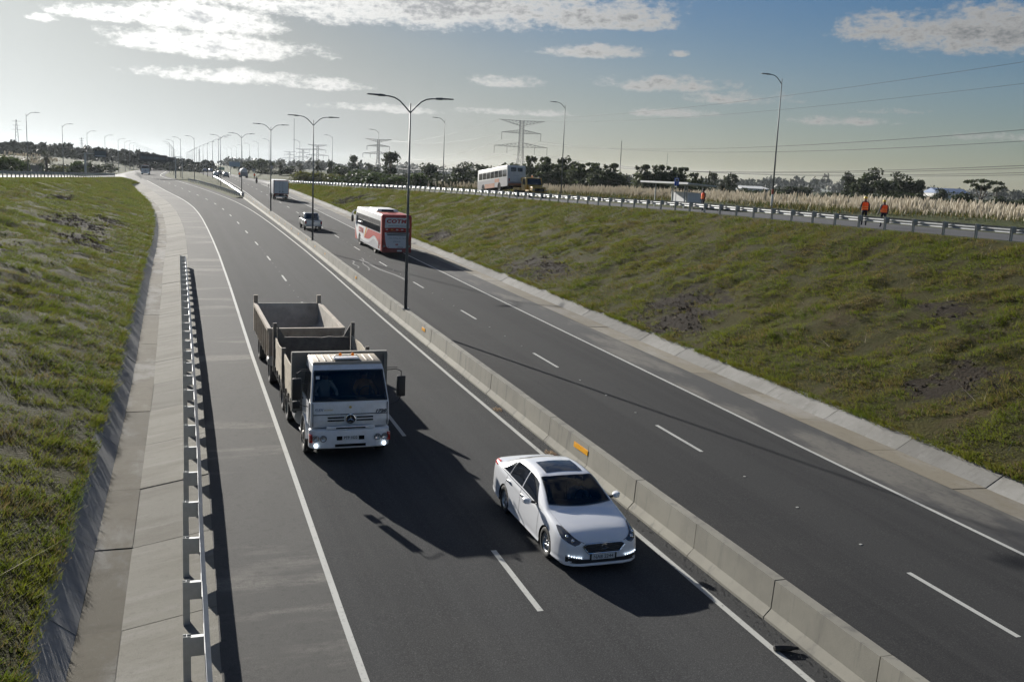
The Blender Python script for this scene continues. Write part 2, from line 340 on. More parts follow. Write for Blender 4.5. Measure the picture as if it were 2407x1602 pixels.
M['verge'] = ramp_mat('verge', [(.065, .075, .022), ((1, 1, 1), .3, 5, .4, .65, (.095, .10, .03), .9), ((1, 1, 1), 2.3, 6, .45, .7, (.10, .085, .045), .7), ((1, 1, 1), 9, 5, .3, .8, (.04, .045, .015), .5)], rough=.95, bump=.9, bdist=.12, spec=.15)
M['galv'] = pbr('galvanised_steel', (.42, .43, .435), .5, .65, var=.12, vscale=3, dirt=(.30, .29, .27), dscale=2.0, damt=.5)
M['galv_post'] = pbr('galvanised_post', (.44, .45, .45), .45, .6, var=.15, vscale=5, dirt=(.25, .24, .22), dscale=3, damt=.5)
M['pole'] = pbr('lamp_pole_steel', (.10, .112, .12), .5, .3, var=.12, vscale=2)
M['lamp_head'] = pbr('lamp_head', (.09, .10, .115), .45, .4)
M['tower'] = pbr('pylon_steel', (.06, .065, .07), .7, .1)
M['insul'] = pbr('insulator', (.06, .05, .05), .4)
M['wire'] = pbr('wire', (.05, .05, .055), .6)
M['scuff'] = pbr('paint_ghost', (.11,.11,.105), .8, var=.4, vscale=6)
M['white_car'] = pbr('white_car_paint', (.82, .83, .85), .25, 0, .5, coat=1.0, var=.02, vscale=1)
M['white_truck'] = pbr('white_truck_paint', (.80, .81, .82), .35, 0, .5, coat=.5, var=.04, vscale=2, dirt=(.5, .46, .39), dscale=2.2, damt=.45)
M['truck_roof'] = pbr('dusty_roof_paint', (.40, .335, .25), .6, var=.08, vscale=3, dirt=(.40, .34, .26), dscale=4, damt=.6)
M['glass'] = pbr('dark_glass', (.012, .014, .018), .04, 0, .6)
M['glass_blue'] = pbr('dark_glass_blue', (.014, .018, .028), .06, 0, .6)
def glass_mat(name, tint):
    m, nt, b = mat_new(name); nt.nodes.remove(b); N = nt.nodes.new; L = nt.links.new
    t = N('ShaderNodeBsdfTransparent'); t.inputs[0].default_value = (*tint, 1); g = N('ShaderNodeBsdfGlossy'); g.inputs['Roughness'].default_value = .03
    lw = N('ShaderNodeFresnel'); lw.inputs[0].default_value = 1.55; ms = N('ShaderNodeMixShader'); L(lw.outputs[0], ms.inputs[0]); L(t.outputs[0], ms.inputs[1]); L(g.outputs[0], ms.inputs[2])
    L(ms.outputs[0], nt.nodes['Material Output'].inputs['Surface']); return m
M['screen'] = glass_mat('clear_tinted_glass', (.42, .47, .50))
M['seat'] = pbr('seat_cloth', (.07, .07, .075), .9); M['dash'] = pbr('dashboard', (.03, .03, .032), .7)
M['shirt_blue'] = pbr('shirt_blue', (.25, .32, .42), .9); M['shirt_orange'] = pbr('shirt_orange', (.55, .24, .06), .9); M['shirt_white'] = pbr('shirt_white', (.55, .55, .52), .9)
M['black'] = pbr('black_plastic', (.018, .018, .019), .5)
M['gap'] = pbr('dark_gap', (.006, .006, .006), .9, spec=.1)
M['rubber'] = pbr('tyre_rubber', (.022, .022, .022), .8, var=.2, vscale=6, dirt=(.10, .09, .075), dscale=3, damt=.5)
M['chrome'] = pbr('chrome', (.7, .71, .72), .15, 1)
M['alloy'] = pbr('alloy', (.55, .55, .54), .3, .9)
M['steel_rim'] = pbr('steel_rim', (.30, .28, .25), .6, .3, var=.15, dirt=(.2, .16, .11), damt=.6)
M['frame'] = pbr('chassis', (.035, .034, .033), .75, var=.2, dirt=(.12, .10, .08), damt=.5)
M['bed'] = pbr('bed_wood', (.48, .415, .31), .85, var=.22, vscale=3.5, dirt=(.17, .145, .11), dscale=2.4, damt=.8, bump=.35, bscale=25)
M['bed_dark'] = pbr('bed_worn_steel', (.17, .15, .125), .8, var=.25, vscale=4, dirt=(.08, .07, .06), dscale=3, damt=.8, bump=.2, bscale=30)
M['bulk'] = pbr('bulkhead_steel', (.20, .195, .175), .6, .2, var=.15, vscale=3, dirt=(.32, .28, .21), dscale=2.5, damt=.6)
M['trailer'] = pbr('trailer_steel', (.40, .34, .27), .75, var=.18, vscale=3, dirt=(.20, .15, .11), dscale=2.2, damt=.7)
M['trailer_in'] = pbr('trailer_inner', (.50, .465, .41), .6, .15, var=.15, vscale=3, dirt=(.24, .2, .15), dscale=1.8, damt=.7)
M['soil'] = pbr('dark_soil', (.04, .031, .022), 1, spec=.05, var=.4, vscale=9)
M['sand'] = pbr('sand', (.42, .32, .2), .95, var=.2, vscale=8, bump=.6, bscale=30)
M['amber'] = pbr('amber_lens', (.75, .22, .02), .3, emit=(1, .25, .02), estr=.15)
M['red_lens'] = pbr('red_lens', (.35, .015, .012), .25, coat=.5)
M['red_lens_lit'] = pbr('red_lens_bright', (.5, .02, .02), .25, coat=.5)
M['lamp_lit'] = pbr('lit_headlamp', (.8, .85, .9), .1, emit=(.75, .88, 1), estr=1.6)
M['lamp_off'] = pbr('headlamp_lens', (.38, .39, .40), .08, .5)
M['lamp_dark'] = pbr('headlamp_dark', (.09, .095, .11), .06, .3, coat=.8)
M['plate'] = pbr('plate_white', (.66, .67, .66), .5)
M['ink'] = pbr('ink_black', (.02, .02, .022), .6)
M['ink_red'] = pbr('ink_red', (.40, .025, .02), .5)
M['ink_grey'] = pbr('ink_grey', (.25, .27, .30), .6)
M['ink_blue'] = pbr('ink_blue', (.10, .14, .24), .5)
M['ink_gold'] = pbr('ink_gold', (.55, .40, .10), .5)
M['bus_white'] = pbr('bus_white', (.70, .70, .70), .5, coat=.08, var=.03, dirt=(.5, .47, .43), damt=.3)
M['bus_red'] = pbr('bus_red', (.42, .022, .010), .5, coat=.08, var=.05)
M['bus_darkred'] = pbr('bus_dark_red', (.20, .012, .012), .5, coat=.08, var=.05)
M['bus_orange'] = pbr('bus_orange', (.72, .33, .05), .4, coat=.08)
M['bus_silver'] = pbr('bus_silver', (.50, .50, .51), .4, .2)
M['bus_grey'] = pbr('old_bus_grey', (.30, .295, .30), .55, var=.15, vscale=1.5, dirt=(.18, .16, .15), damt=.5)
M['bus_rust'] = pbr('old_bus_orange', (.36, .14, .06), .6, var=.2, dirt=(.2, .1, .06), damt=.5)
M['bus_cream'] = pbr('old_bus_white', (.60, .60, .58), .5, var=.05, dirt=(.4, .37, .32), damt=.5)
M['pickup'] = pbr('pickup_silver', (.60, .60, .57), .35, .3, coat=.5)
M['yellow'] = pbr('yellow_paint', (.46, .28, .03), .45, var=.1, dirt=(.25, .15, .03), damt=.5)
M['reflector'] = pbr('yellow_reflector', (.85, .42, .01), .4)
M['reflector_dark'] = pbr('orange_reflector', (.55, .22, .01), .4)
M['sign_blue'] = pbr('sign_blue', (.02, .10, .48), .5)
M['sign_dark'] = pbr('sign_slate', (.055, .085, .10), .55, var=.1)
M['sign_edge'] = pbr('sign_frame', (.035, .045, .05), .6)
M['sign_pale'] = pbr('sign_back_blue', (.28, .38, .47), .6)
M['sign_green'] = pbr('sign_green', (.02, .22, .10), .5)
M['white'] = pbr('white_paint', (.72, .72, .70), .55, var=.06, dirt=(.5, .47, .42), damt=.4)
M['wall_white'] = pbr('shelter_white', (.80, .80, .79), .6, var=.05)
M['shelter_roof'] = pbr('shelter_roof', (.42, .45, .44), .5, .2)
M['shelter_steel'] = pbr('shelter_steel', (.35, .37, .36), .5, .4)
M['redband'] = pbr('red_band', (.40, .06, .03), .6)
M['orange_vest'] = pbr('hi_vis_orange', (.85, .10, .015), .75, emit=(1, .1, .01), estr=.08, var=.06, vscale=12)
M['vest_stripe'] = pbr('hi_vis_stripe', (.75, .62, .15), .5)
M['helmet'] = pbr('helmet_yellow', (.80, .55, .02), .35)
M['cloth_dark'] = pbr('dark_cloth', (.022, .026, .04), .9)
M['cloth_grey'] = pbr('grey_cloth', (.10, .10, .115), .9)
M['skin'] = pbr('skin', (.32, .17, .11), .6)
M['bark'] = pbr('bark', (.11, .085, .06), .9, var=.25, bump=.5, bscale=10)
M['brick'] = pbr('wall_rendered', (.30, .27, .23), .9, var=.15, vscale=1)
M['roof_blue'] = pbr('roof_blue', (.10, .16, .30), .5)
M['house'] = pbr('house_wall', (.52, .51, .48), .8, var=.06)
M['shed_side'] = pbr('shed_side', (.26, .30, .33), .7, var=.06, vscale=.5)
M['shed_roof'] = pbr('shed_roof', (.70, .69, .65), .45)
def leaf(name, c1, c2, tr=.25, rough=.6):
    m, nt, b = mat_new(name); N = nt.nodes.new; L = nt.links.new
    tc = N('ShaderNodeTexCoord'); n = N('ShaderNodeTexNoise'); n.inputs['Scale'].default_value = .7; n.inputs['Detail'].default_value = 5
    L(tc.outputs['Object'], n.inputs['Vector'])
    r = N('ShaderNodeMapRange'); L(n.outputs['Fac'], r.inputs[0]); r.inputs[1].default_value = .33; r.inputs[2].default_value = .67
    mx = N('ShaderNodeMix'); mx.data_type = 'RGBA'; L(r.outputs[0], mx.inputs[0]); mx.inputs[6].default_value = (*c1, 1); mx.inputs[7].default_value = (*c2, 1)
    L(mx.outputs[2], b.inputs['Base Color']); b.inputs['Roughness'].default_value = rough; b.inputs['Specular IOR Level'].default_value = .25
    if tr:
        t = N('ShaderNodeBsdfTranslucent'); L(mx.outputs[2], t.inputs['Color'])
        ms = N('ShaderNodeMixShader'); ms.inputs[0].default_value = tr; L(b.outputs[0], ms.inputs[1]); L(t.outputs[0], ms.inputs[2])
        L(ms.outputs[0], nt.nodes['Material Output'].inputs['Surface'])
    return m
M['leaf_dark'] = leaf('leaf_dark', (.026, .036, .016), (.05, .064, .024), .35)
M['leaf_olive'] = leaf('leaf_olive', (.055, .07, .034), (.09, .105, .052), .35)
M['leaf_green'] = leaf('leaf_green', (.04, .065, .016), (.075, .105, .025), .35)
M['leaf_yellow'] = leaf('leaf_yellow', (.085, .095, .02), (.14, .14, .034), .4)
M['leaf_palm'] = leaf('leaf_palm', (.03, .04, .018), (.06, .065, .03), .2)
M['leaf_far'] = leaf('leaf_far', (.03, .036, .024), (.045, .05, .032), .15)
M['plume'] = leaf('pampas_plume', (.60, .54, .44), (.76, .71, .61), .5, .8)
M['reed'] = leaf('pampas_leaf', (.07, .075, .028), (.13, .11, .05), .3, .8)
M['blade_green'] = leaf('blade_green', (.072, .108, .010), (.145, .165, .018), .5, .7)
M['blade_dry'] = leaf('blade_dry', (.22, .165, .07), (.15, .13, .03), .4, .8)
# ------------------------------------------------------------------ alignment (metres; Y along the road, X to the right)
def T(*p):
    a = np.array(p, float); return lambda v: np.interp(v, a[:,0], a[:,1])
def zroad(v):
    v = np.asarray(v, float); k, a, b, g = .0165, 200, 285, -.0165
    return k*v + np.where(v < a, 0, np.where(v < b, g*(v-a)**2/(2*(b-a)), g*(b-a)/2+g*(v-b)))
ledge = T((0,2.8),(17.5,2.92),(26,3.02),(41,3.17),(62,3.5),(79,3.70),(92,3.77),(105,3.78),(118,3.73),(129,3.58),(140,3.28),(150,2.78),(160,2.1),(169,1.32),(188,-.44),(216,-2.7),(246,-5.0),(275,-7.2),(292,-8.3),(310,-8.9),(330,-9.0),(370,-8.2),(518,-6),(1100,3))
lred = T((0,9.95),(20,10.14),(35,10.22),(50,10.37),(69,10.7),(84,10.85),(100,10.88),(113,10.86),(123,10.78),(134,10.62),(142,10.42),(150,10.1),(157,9.75),(164,9.3),(171,8.8),(182,7.9),(193,6.9),(215,4.63),(241,2.1),(262,.1),(275,-.8),(290,-1.5),(310,-1.9),(335,-1.7),(370,-1.0),(518,1.1),(1100,10))
rdashc = T((0,14.9),(25,15.05),(40,15.15),(52,15.27),(64,15.4),(80,15.57),(98,15.8),(117,16.07),(135,16.32),(158,16.58),(180,16.75),(250,17.15),(310,17.35),(460,17.3),(1100,20.4))
redge = T((0,18.35),(23,18.49),(37,18.6),(58,18.77),(81,19.02),(95,19.18),(109,19.36),(128,19.63),(148,19.9),(178,20.2),(250,20.7),(310,20.9),(460,20.9),(1100,24))
rleft = T((0,11.6),(148,13.16),(167,13.35),(188,13.6),(216,13.8),(247,13.95),(283,14.1),(450,13.9),(1100,17))
barc = T((0,10.84),(21,10.9),(48,11.14),(68,11.4),(88,11.64),(110,11.8),(130,11.87),(170,11.9))
asphL_ = T((0,.6),(16,.72),(27,.91),(37,1.08),(72,1.3),(90,1.5),(104,1.52),(118,1.33),(130,1.05),(146,.38),(156,-.3),(167,-1.1),(186,-2.6),(205,-4.15),(225,-5.9),(246,-7.8),(275,-10),(310,-11.5),(370,-10.8),(518,-8.6),(1100,0))
glL = T((0,-23),(60,-21),(100,-18.9),(122.7,-17.2),(145,-15.5),(173,-12.6),(208,-9.4),(225,-8.6),(246,-8.6),(275,-10.6),(310,-12),(370,-11.3),(518,-9.2),(1100,-.6))
b4_ = T((0,-32.5),(122.7,-26.4),(173,-21.8),(208,-18.5),(223,-17.6),(256,-15.8),(289,-13.8),(329,-12.6),(370,-11.9),(518,-9.7),(1100,-1.1))
glZ = T((0,6.25),(75,6.2),(107,5.88),(122.7,5.78),(145,5.5),(173,5.15),(208,4.72),(235,4.25),(260,4.05),(285,4.0),(1100,4.0))
grR = T((0,41.5),(30,40),(38.8,39.2),(48.5,38.4),(57,38),(69,37.6),(82.5,36.5),(107.5,35),(121.6,33.9),(143,32.2),(183,28.3),(217,24.8),(243,22.9),(300,23),(1100,26.3))
grZ = T((0,6.2),(69,6.2),(82.5,6.04),(107.5,5.88),(121.6,5.78),(143,5.55),(183,5.0),(217,4.6),(243,4.2),(285,4.02),(1100,4.0))
b18_ = T((0,50.5),(69,46.6),(107.5,44),(143,41.2),(183,37.3),(217,33.8),(243,31.6),(272,28.5),(310,24.6),(340,23.6),(1100,26.6))
gut = T((0,1),(203,1),(218,.03),(2000,.03))
gutR = T((0,1),(215,1),(232,.03),(2000,.03))
gutS = T((0,1),(200,1),(232,0),(2000,0))
def sections(v):
    """break lines of the ground from left to right at station v: (u, z)"""
    zm = float(zroad(v)); g = float(gut(v)); gr_ = float(gutR(v)); s = float(gutS(v))
    aL = float(asphL_(v)); gl = float(glL(v)); zl = float(glZ(v)); b4 = float(b4_(v))
    gr = float(grR(v)); zr = float(grZ(v)); b18 = float(b18_(v))
    kR = aL-1.65*g; kL = kR-.75*g; toe = kL-.6*g
    aR = float(redge(v))+1.85; k2 = aR+1.15*gr_; t2 = k2+.7*gr_
    gl = min(gl, toe-.3); b4 = min(b4, gl-.9); gr = max(gr, t2+.8); b18 = max(b18, gr+.9)
    if v < 168: mL = float(barc(v))-.3; mR = float(barc(v))+.3
    else: mL = min(float(lred(v))+1.3, float(barc(168))-.05); mR = max(float(rleft(v))-1.6, float(barc(168))+.05)
    hill = float(np.interp(v, [0,180,250,330,600,1100], [.3,.3,1.2,3.4,3.2,2]))
    hillr = float(np.interp(v, [0,200,260,320,600,1100], [.0,.0,.6,2.2,2.0,1]))
    return [(-600, 8.5), (-140, 7.0+hill*.3), (b4-34, zl+hill+.3), (b4-13, zl+hill*.8), (b4-1.5, zl-.05), (b4, zl-.1), (gl-.7, zl-.05), (gl+.6*s, zl-.05*s), (toe, zm+.2*s),
            (kL, zm-.3*g*s), (kR, zm-.3*g*s), (aL, zm), (float(ledge(v)), zm), (mL, zm), (mR, zm), (float(redge(v)), zm), (aR, zm), (k2, zm-.05*gr_), (t2, zm+.35*s),
            (gr-.6*s, zr-.05*s), (gr+.7, zr-.05), (b18, zr-.1), (b18+2.4, zr-.1), (b18+5, zr+.38+hillr*.3), (b18+22, zr+.2+hillr), (130, 4.9), (260, 4.3), (700, 3.6)]
ST = np.unique(np.r_[np.arange(1, 60, 1.0), np.arange(60, 300, 2.0), np.arange(300, 520, 10), np.arange(520, 1101, 58)])
SEC = np.array([sections(v) for v in ST])            # stations x breaks x (u,z)
def zat(u, v):
    i = min(max(np.searchsorted(ST, v)-1, 0), len(ST)-2); t = (v-ST[i])/(ST[i+1]-ST[i])
    s = SEC[i]*(1-t)+SEC[i+1]*t
    return float(np.interp(u, s[:,0], s[:,1]))
def fb(p, o=4, H=1.0):
    return noise.fractal(Vector(p), H, 2.0, o)
def strip(name, a, b, mat, v0=0, v1=2000, nu=1, dz=0., bumpf=None, parent=None, kind='structure', smooth=False, bare=0):
    idx = [i for i, v in enumerate(ST) if v0 <= v <= v1]
    vs = []; fs = []
    for i in idx:
        ub = SEC[i]
        for j in range(a, b):
            n = nu if isinstance(nu, int) else nu[j-a]
            for k in range(n if j < b-1 else n+1):
                t = k/n; u = ub[j,0]*(1-t)+ub[j+1,0]*t; z = ub[j,1]*(1-t)+ub[j+1,1]*t
                e = min(j-a+t, b-j-t)        # distance from the edges of the strip, in bands
                if bumpf: z += bumpf(u, ST[i])*min(1, e*4)
                vs.append((u, ST[i], z+dz))
    w = len(vs)//len(idx)
    for i in range(len(idx)-1):
        for j in range(w-1):
            fs.append((i*w+j, i*w+j+1, (i+1)*w+j+1, (i+1)*w+j))
    me = bpy.data.meshes.new(name); me.from_pydata(vs, [], fs); me.materials.append(mat)
    if smooth: me.polygons.foreach_set('use_smooth', [True]*len(fs))
    o = link(name, me, None, parent)
    if bare:
        at = me.attributes.new('bare', 'FLOAT', 'POINT'); n = w
        at.data.foreach_set('value', [bareness(p[0], p[1], ((i % n)/(n-1)) if bare > 0 else 1-(i % n)/(n-1), bare) for i, p in enumerate(vs)])
    if parent is None: tag(o, kind=kind)
    return o
def bump_slope(u, v): return .22*fb((u*.35, v*.22, 1.3)) + .24*fb((u*.55, v*1.1, 4.1), 3)
# erosion scars: (side, station, fraction up the bank, half length, half height)
SCARS = [(1,44,.10,2.6,.16),(1,46.5,.22,1.6,.12),(1,63,.13,3.2,.10),(1,67,.10,2.2,.12),(1,92,.10,3.5,.13),(1,27,.22,1.6,.07),(1,33,.5,2.0,.04),(1,24,.5,1.6,.06),(1,150,.3,5,.3),(-1,88,.30,5,.13),(-1,76,.22,4,.10),(-1,97,.2,3,.08),(-1,60,.45,5,.10),(-1,112,.55,6,.06),(-1,40,.35,4,.10)]
def bareness(u, v, t, side):
    b = -.35-.9*fb((u*.30, v*.42, 12.1), 4)
    for s, sv, st, a, h in SCARS:
        if s == side:
            q = ((v-sv)/a)**2+((t-st)/h)**2
            if q < 3: b = max(b, .95-q*.42+.75*fb((u*.9, v*.5, 2), 4))
    return min(1, max(0, b))
def bump_field(u, v): return .25*fb((u*.06, v*.06, 2.2))
# far country
far = MB(); far.add([(-9000,-400,-2.2),(9000,-400,-2.2),(9000,14000,-2.2),(-9000,14000,-2.2)], [(0,1,2,3)])
tag(far.build('ground', M['field']), 'flat green country reaching to the horizon', None, None, 'structure')
strip('field', 0, 4, M['field'], nu=[4,3,3,3], bumpf=bump_field, smooth=True)
o_ = strip('field', 22, 27, M['field'], nu=[3,6,6,4,4], bumpf=bump_field, smooth=True)
strip('verge', 4, 5, M['verge'])
strip('verge', 21, 22, M['verge'], nu=2)
road_sl = strip('service_road', 5, 6, M['service_asphalt'], v1=236)
road_sr = strip('service_road', 20, 21, M['service_asphalt'], v1=236)
strip('verge', 6, 7, M['verge'], v1=236); strip('verge', 19, 20, M['verge'], v1=236)
slope_l = strip('embankment', 7, 8, M['grass_ground'], v1=236, nu=26, bumpf=bump_slope, smooth=True, bare=-1)
slope_r = strip('embankment', 18, 19, M['grass_ground'], v1=236, nu=26, bumpf=bump_slope, smooth=True, bare=1)
road_l = strip('road', 12, 13, M['asphalt'])
sh_l = strip('road_shoulder', 11, 12, M['shoulder'])
road_r = strip('road', 14, 15, M['asphalt_right'])
sh_r = strip('road_shoulder', 15, 16, M['shoulder_right'])
strip('road', 13, 14, M['asphalt'], v1=168)
strip('median', 13, 14, M['verge'], v0=168, nu=6, bumpf=lambda u, v: .12+.1*fb((u*.4, v*.2, 7)))
strip('road', 5, 11, M['service_asphalt'], v0=236)
strip('road', 16, 21, M['service_asphalt'], v0=236)

# ------------------------------------------------------------------ concrete drains, slab by slab
def drain(name, ids, mats, v0, v1, step, th=.08):
    root = tag(empty(name), None, None, None, 'structure')
    v = v0
    while v < v1:
        w = min(v+step-.022, v1); vs = np.linspace(v, w, 3)
        for q, (a, b) in enumerate(zip(ids[:-1], ids[1:])):
            mb = MB()
            jz = .022*(rng.random()-.5)
            rows = []
            for t in vs:
                s = np.array(sections(t)); p0, p1 = s[a], s[b]
                rows.append([(p0[0], t, p0[1]+.008+jz), (p1[0], t, p1[1]+.008+jz), (p1[0], t, p1[1]-th), (p0[0], t, p0[1]-th)])
            mb.loft(rows)
            mb.build('slab', mats[q], root)
        v += step
    return root
strip('drain_bed', 8, 11, M['gap'], v1=218, dz=-.05); strip('drain_bed', 16, 18, M['gap'], v1=234, dz=-.05)
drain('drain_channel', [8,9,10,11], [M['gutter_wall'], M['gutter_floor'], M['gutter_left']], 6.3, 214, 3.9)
drain('drain_channel', [16,17,18], [M['gutter_sand'], M['gutter_right']], 6.0, 228, 3.7)

# ------------------------------------------------------------------ painted lines and studs
def line(f, w, v0, v1, parent, name='edge_line', step=2.0, dz=.004):
    n = max(2, int((v1-v0)/step)+1); vs = np.linspace(v0, v1, n); mb = MB(); P = []
    for v in vs:
        u = float(f(v)); z = float(zroad(v))+dz; P += [(u-w/2, v, z), (u+w/2, v, z)]
    mb.add(P, [(2*i, 2*i+1, 2*i+3, 2*i+2) for i in range(n-1)])
    return mb.build(name, M['paint'], parent)
line(lambda v: ledge(v), .125, 1, 236, road_l); line(lambda v: lred(v), .135, 1, 330, road_l); line(lambda v: lred(v), .17, 332, 700, road_l, step=10)
line(lambda v: redge(v), .12, 1, 240, road_r); line(lambda v: rleft(v), .16, 1, 330, road_r); line(lambda v: redge(v), .16, 300, 600, road_r, step=10)
ldash = lambda v: (ledge(v)+lred(v))/2+.04
for k in range(27):
    v = 4.4+12*k
    line(ldash, .12, v, v+3, road_l, 'lane_dash', 1.0)
for k in range(27):
    v = 1.3+12*k; line(rdashc, .12, v, v+3, road_r, 'lane_dash', 1.0)
stud = MB().box(-.03,.03,-.03,.03,0,.012).mesh('stud', [M['paint']])
for k in range(9):
    for q in (1.6, 4.1, 6.6):
        v = 1.3+12*k+3+q; o = link('road_stud', stud, None, road_r); o.location = (float(rdashc(v)), v, float(zroad(v))+.002)
        v = 4.4+12*k+3+q+.4
        if 1 < k < 7: o = link('road_stud', stud, None, road_l); o.location = (float(ldash(v)), v, float(zroad(v))+.002)
# skid scuffs of old paint on the right carriageway near the coach (flat paint ghosts)
for (u0, v0, u1, v1, w) in [(13.6,70.5,14.6,79,.10),(15.1,65,14.2,77.5,.22),(13.1,72,13.5,77,.12)]:
    mb = MB(); n = 8; P = []
    for i in range(n+1):
        t = i/n; u = u0+(u1-u0)*t+.12*math.sin(t*9); v = v0+(v1-v0)*t; P += [(u-w/2, v, float(zroad(v))+.003), (u+w/2, v, float(zroad(v))+.003)]
    mb.add(P, [(2*i,2*i+1,2*i+3,2*i+2) for i in range(n)])
    mb.build('paint_ghost', M['scuff'] if 'scuff' in M else M['shoulder'], road_r)

# ------------------------------------------------------------------ median barrier
bar = thing('median_barrier', 'long pale concrete median barrier of jointed segments down the middle of the road', 'barrier')
prof = [(-.295,0),(-.295,.055),(-.15,.20),(-.115,.76),(.115,.76),(.15,.20),(.295,.055),(.295,0)]
v = 9.1; k = 0
while v < 166:
    vs = np.linspace(v+.012, v+2.988, 3); rows = []
    dx = (rng.random()-.5)*.012; dz = (rng.random()-.5)*.01
    for t in vs:
        c = float(barc(t)); z = float(zroad(t)); rows.append([(c+a+dx, t, z+b+(dz if b > .1 else 0)-(.02 if b == 0 else 0)) for a, b in prof])
    mb = MB().loft(rows); o = mb.build('barrier_segment', M['concrete'], bar)
    mid = v+1.5
    rf = None
    if v < 75:
        for yv in (24.6, 43.5, 62.2):
            if v <= yv < v+3: rf = (yv, 1.0 if yv < 30 else (.6 if yv < 50 else .4))
    elif k % 2 == 0: rf = (mid, .22)
    if rf:
        yv, ln = rf; c = float(barc(yv)); z = float(zroad(yv)); q = MB(); n = 12 if ln > .5 else 4
        for i in range(n):
            y0 = yv-ln/2+ln*i/n; y1 = y0+ln/n*.72
            for zz0, zz1 in ((.46,.60),):
                xa = c+dx-.15+.035*(zz0-.2)/.56; xb = c+dx-.15+.035*(zz1-.2)/.56
                q.hexa([(xa-.022,y0,z+zz0),(xa+.01,y0,z+zz0),(xa+.01,y1,z+zz0),(xa-.022,y1,z+zz0),(xb-.022,y0,z+zz1),(xb+.01,y0,z+zz1),(xb+.01,y1,z+zz1),(xb-.022,y1,z+zz1)])
        r = q.build('reflector', M['reflector'], o)
        xa = c+dx-.15+.035*.22/.56; MB().hexa([(xa-.012,yv-ln/2,z+.455),(xa+.005,yv-ln/2,z+.455),(xa+.005,yv+ln/2,z+.455),(xa-.012,yv+ln/2,z+.455),(xa+.002,yv-ln/2,z+.605),(xa+.018,yv-ln/2,z+.605),(xa+.018,yv+ln/2,z+.605),(xa+.002,yv+ln/2,z+.605)]).build('reflector_back', M['reflector_dark'], o)
    v += 3.0; k += 1

# ------------------------------------------------------------------ guardrails
WP = [(-.155,0),(-.075,.082),(-.02,.03),(.02,.03),(.075,.082),(.155,0)]     # W beam: (height, bulge)
def guardrail(label, path, side, step=2.1, post_h=.74, block=.20, group=None, end_down=True, far=False):
    """path: list of (x,y,z) on the ground at the posts' line; side: +1 rail on +X side of the posts, -1 on the -X side"""
    root = thing('guardrail', label, 'guardrail', (0,0,0), group=group)
    P = np.array(path, float); d = np.r_[0, np.cumsum(np.linalg.norm(np.diff(P, axis=0), axis=1))]
    n = int(d[-1]//step); S = [np.array([np.interp(i*step, d, P[:,k]) for k in range(3)]) for i in range(n+1)]
    pm = MB()
    pm.box(-.055,.055,-.035,.035,-.25,post_h)
    pm = MB()
    for a in ((-.06,.06,-.05,-.043),(-.06,.06,.043,.05),(-.004,.004,-.043,.043)): pm.box(a[0],a[1],a[2],a[3],-.25,post_h)
    post = pm.mesh('post', [M['galv_post']])
    bm_ = MB().box(0, block, -.045, .045, post_h-.34, post_h-.02).mesh('spacer_block', [M['galv_post']])
    for i in range(n+1):
        a = S[max(i-1,0)]; b = S[min(i+1,n)]; ang = math.atan2(b[1]-a[1], b[0]-a[0])-math.pi/2
        p = link('post', post, None, root); p.location = S[i]; p.rotation_euler = (0,0,ang+(math.pi if side < 0 else 0))
        q = link('spacer_block', bm_, None, p); q.location = (.06, 0, 0)
    # rail in 4.2 m lengths
    def off(i):
        a = S[max(i-1,0)]; b = S[min(i+1,n)]; t = (b-a)/np.linalg.norm(b-a); nrm = np.array([t[1], -t[0], 0])*side
        return S[i], nrm
    for i in range(0, n, 2):
        rows = []
        for j in (i, min(i+1,n), min(i+2,n)):
            s, nm = off(j); lap = (.006 if (i//2) % 2 else 0)
            ring = []
            for hgt, bl in WP: ring.append(tuple(s+nm*(.06+block+.005+bl+lap)+np.array([0,0,post_h-.185+hgt])))
            for hgt, bl in reversed(WP): ring.append(tuple(s+nm*(.06+block+.001+bl+lap)+np.array([0,0,post_h-.185+hgt])))
            rows.append(ring)
        if i+1 >= n: rows = rows[:2]
        MB().loft(rows).build('rail_beam', M['galv'], root, smooth=False)
    return root
gp = lambda f, vs, dz=0: [(float(f(v)), v, zat(float(f(v)), v)+dz) for v in vs]
lguard = T((0,.05),(15.8,.19),(21.5,.27),(25.8,.36),(37.5,.5),(55,.67),(74,.83))
guardrail('galvanised guardrail with open posts along the concrete drain beside the left shoulder', [(float(lguard(v)), v, float(zroad(v))-.03) for v in np.arange(9.2, 74, 1)], 1)
guardrail('long galvanised guardrail along the top of the right grass embankment', [(float(grR(v)), v, float(grZ(v))-.05) for v in np.r_[np.arange(30, 244, 2)]], 1)
guardrail('dark guardrail seen from behind at the top of the left grass embankment', [(float(glL(v)), v, float(glZ(v))-.05) for v in np.arange(96, 208.5, 2)], -1)
mg = [(4.5,237.4),(6.53,222.2),(8.13,206.6),(9.6,191.6),(10.6,178),(11.35,168.5)]
guardrail('sunlit curved guardrail with bright double rail at the tip of the grass median', [(x, y, zat(x, y)-.02) for x, y in mg], -1)
mg2 = [(12.55,291),(12.2,262),(12.05,240.2),(12.0,211.4),(12.05,185.4),(12.0,170)]
guardrail('shaded guardrail on the far carriageway side of the grass median', [(x, y, zat(x, y)-.02) for x, y in mg2], 1)
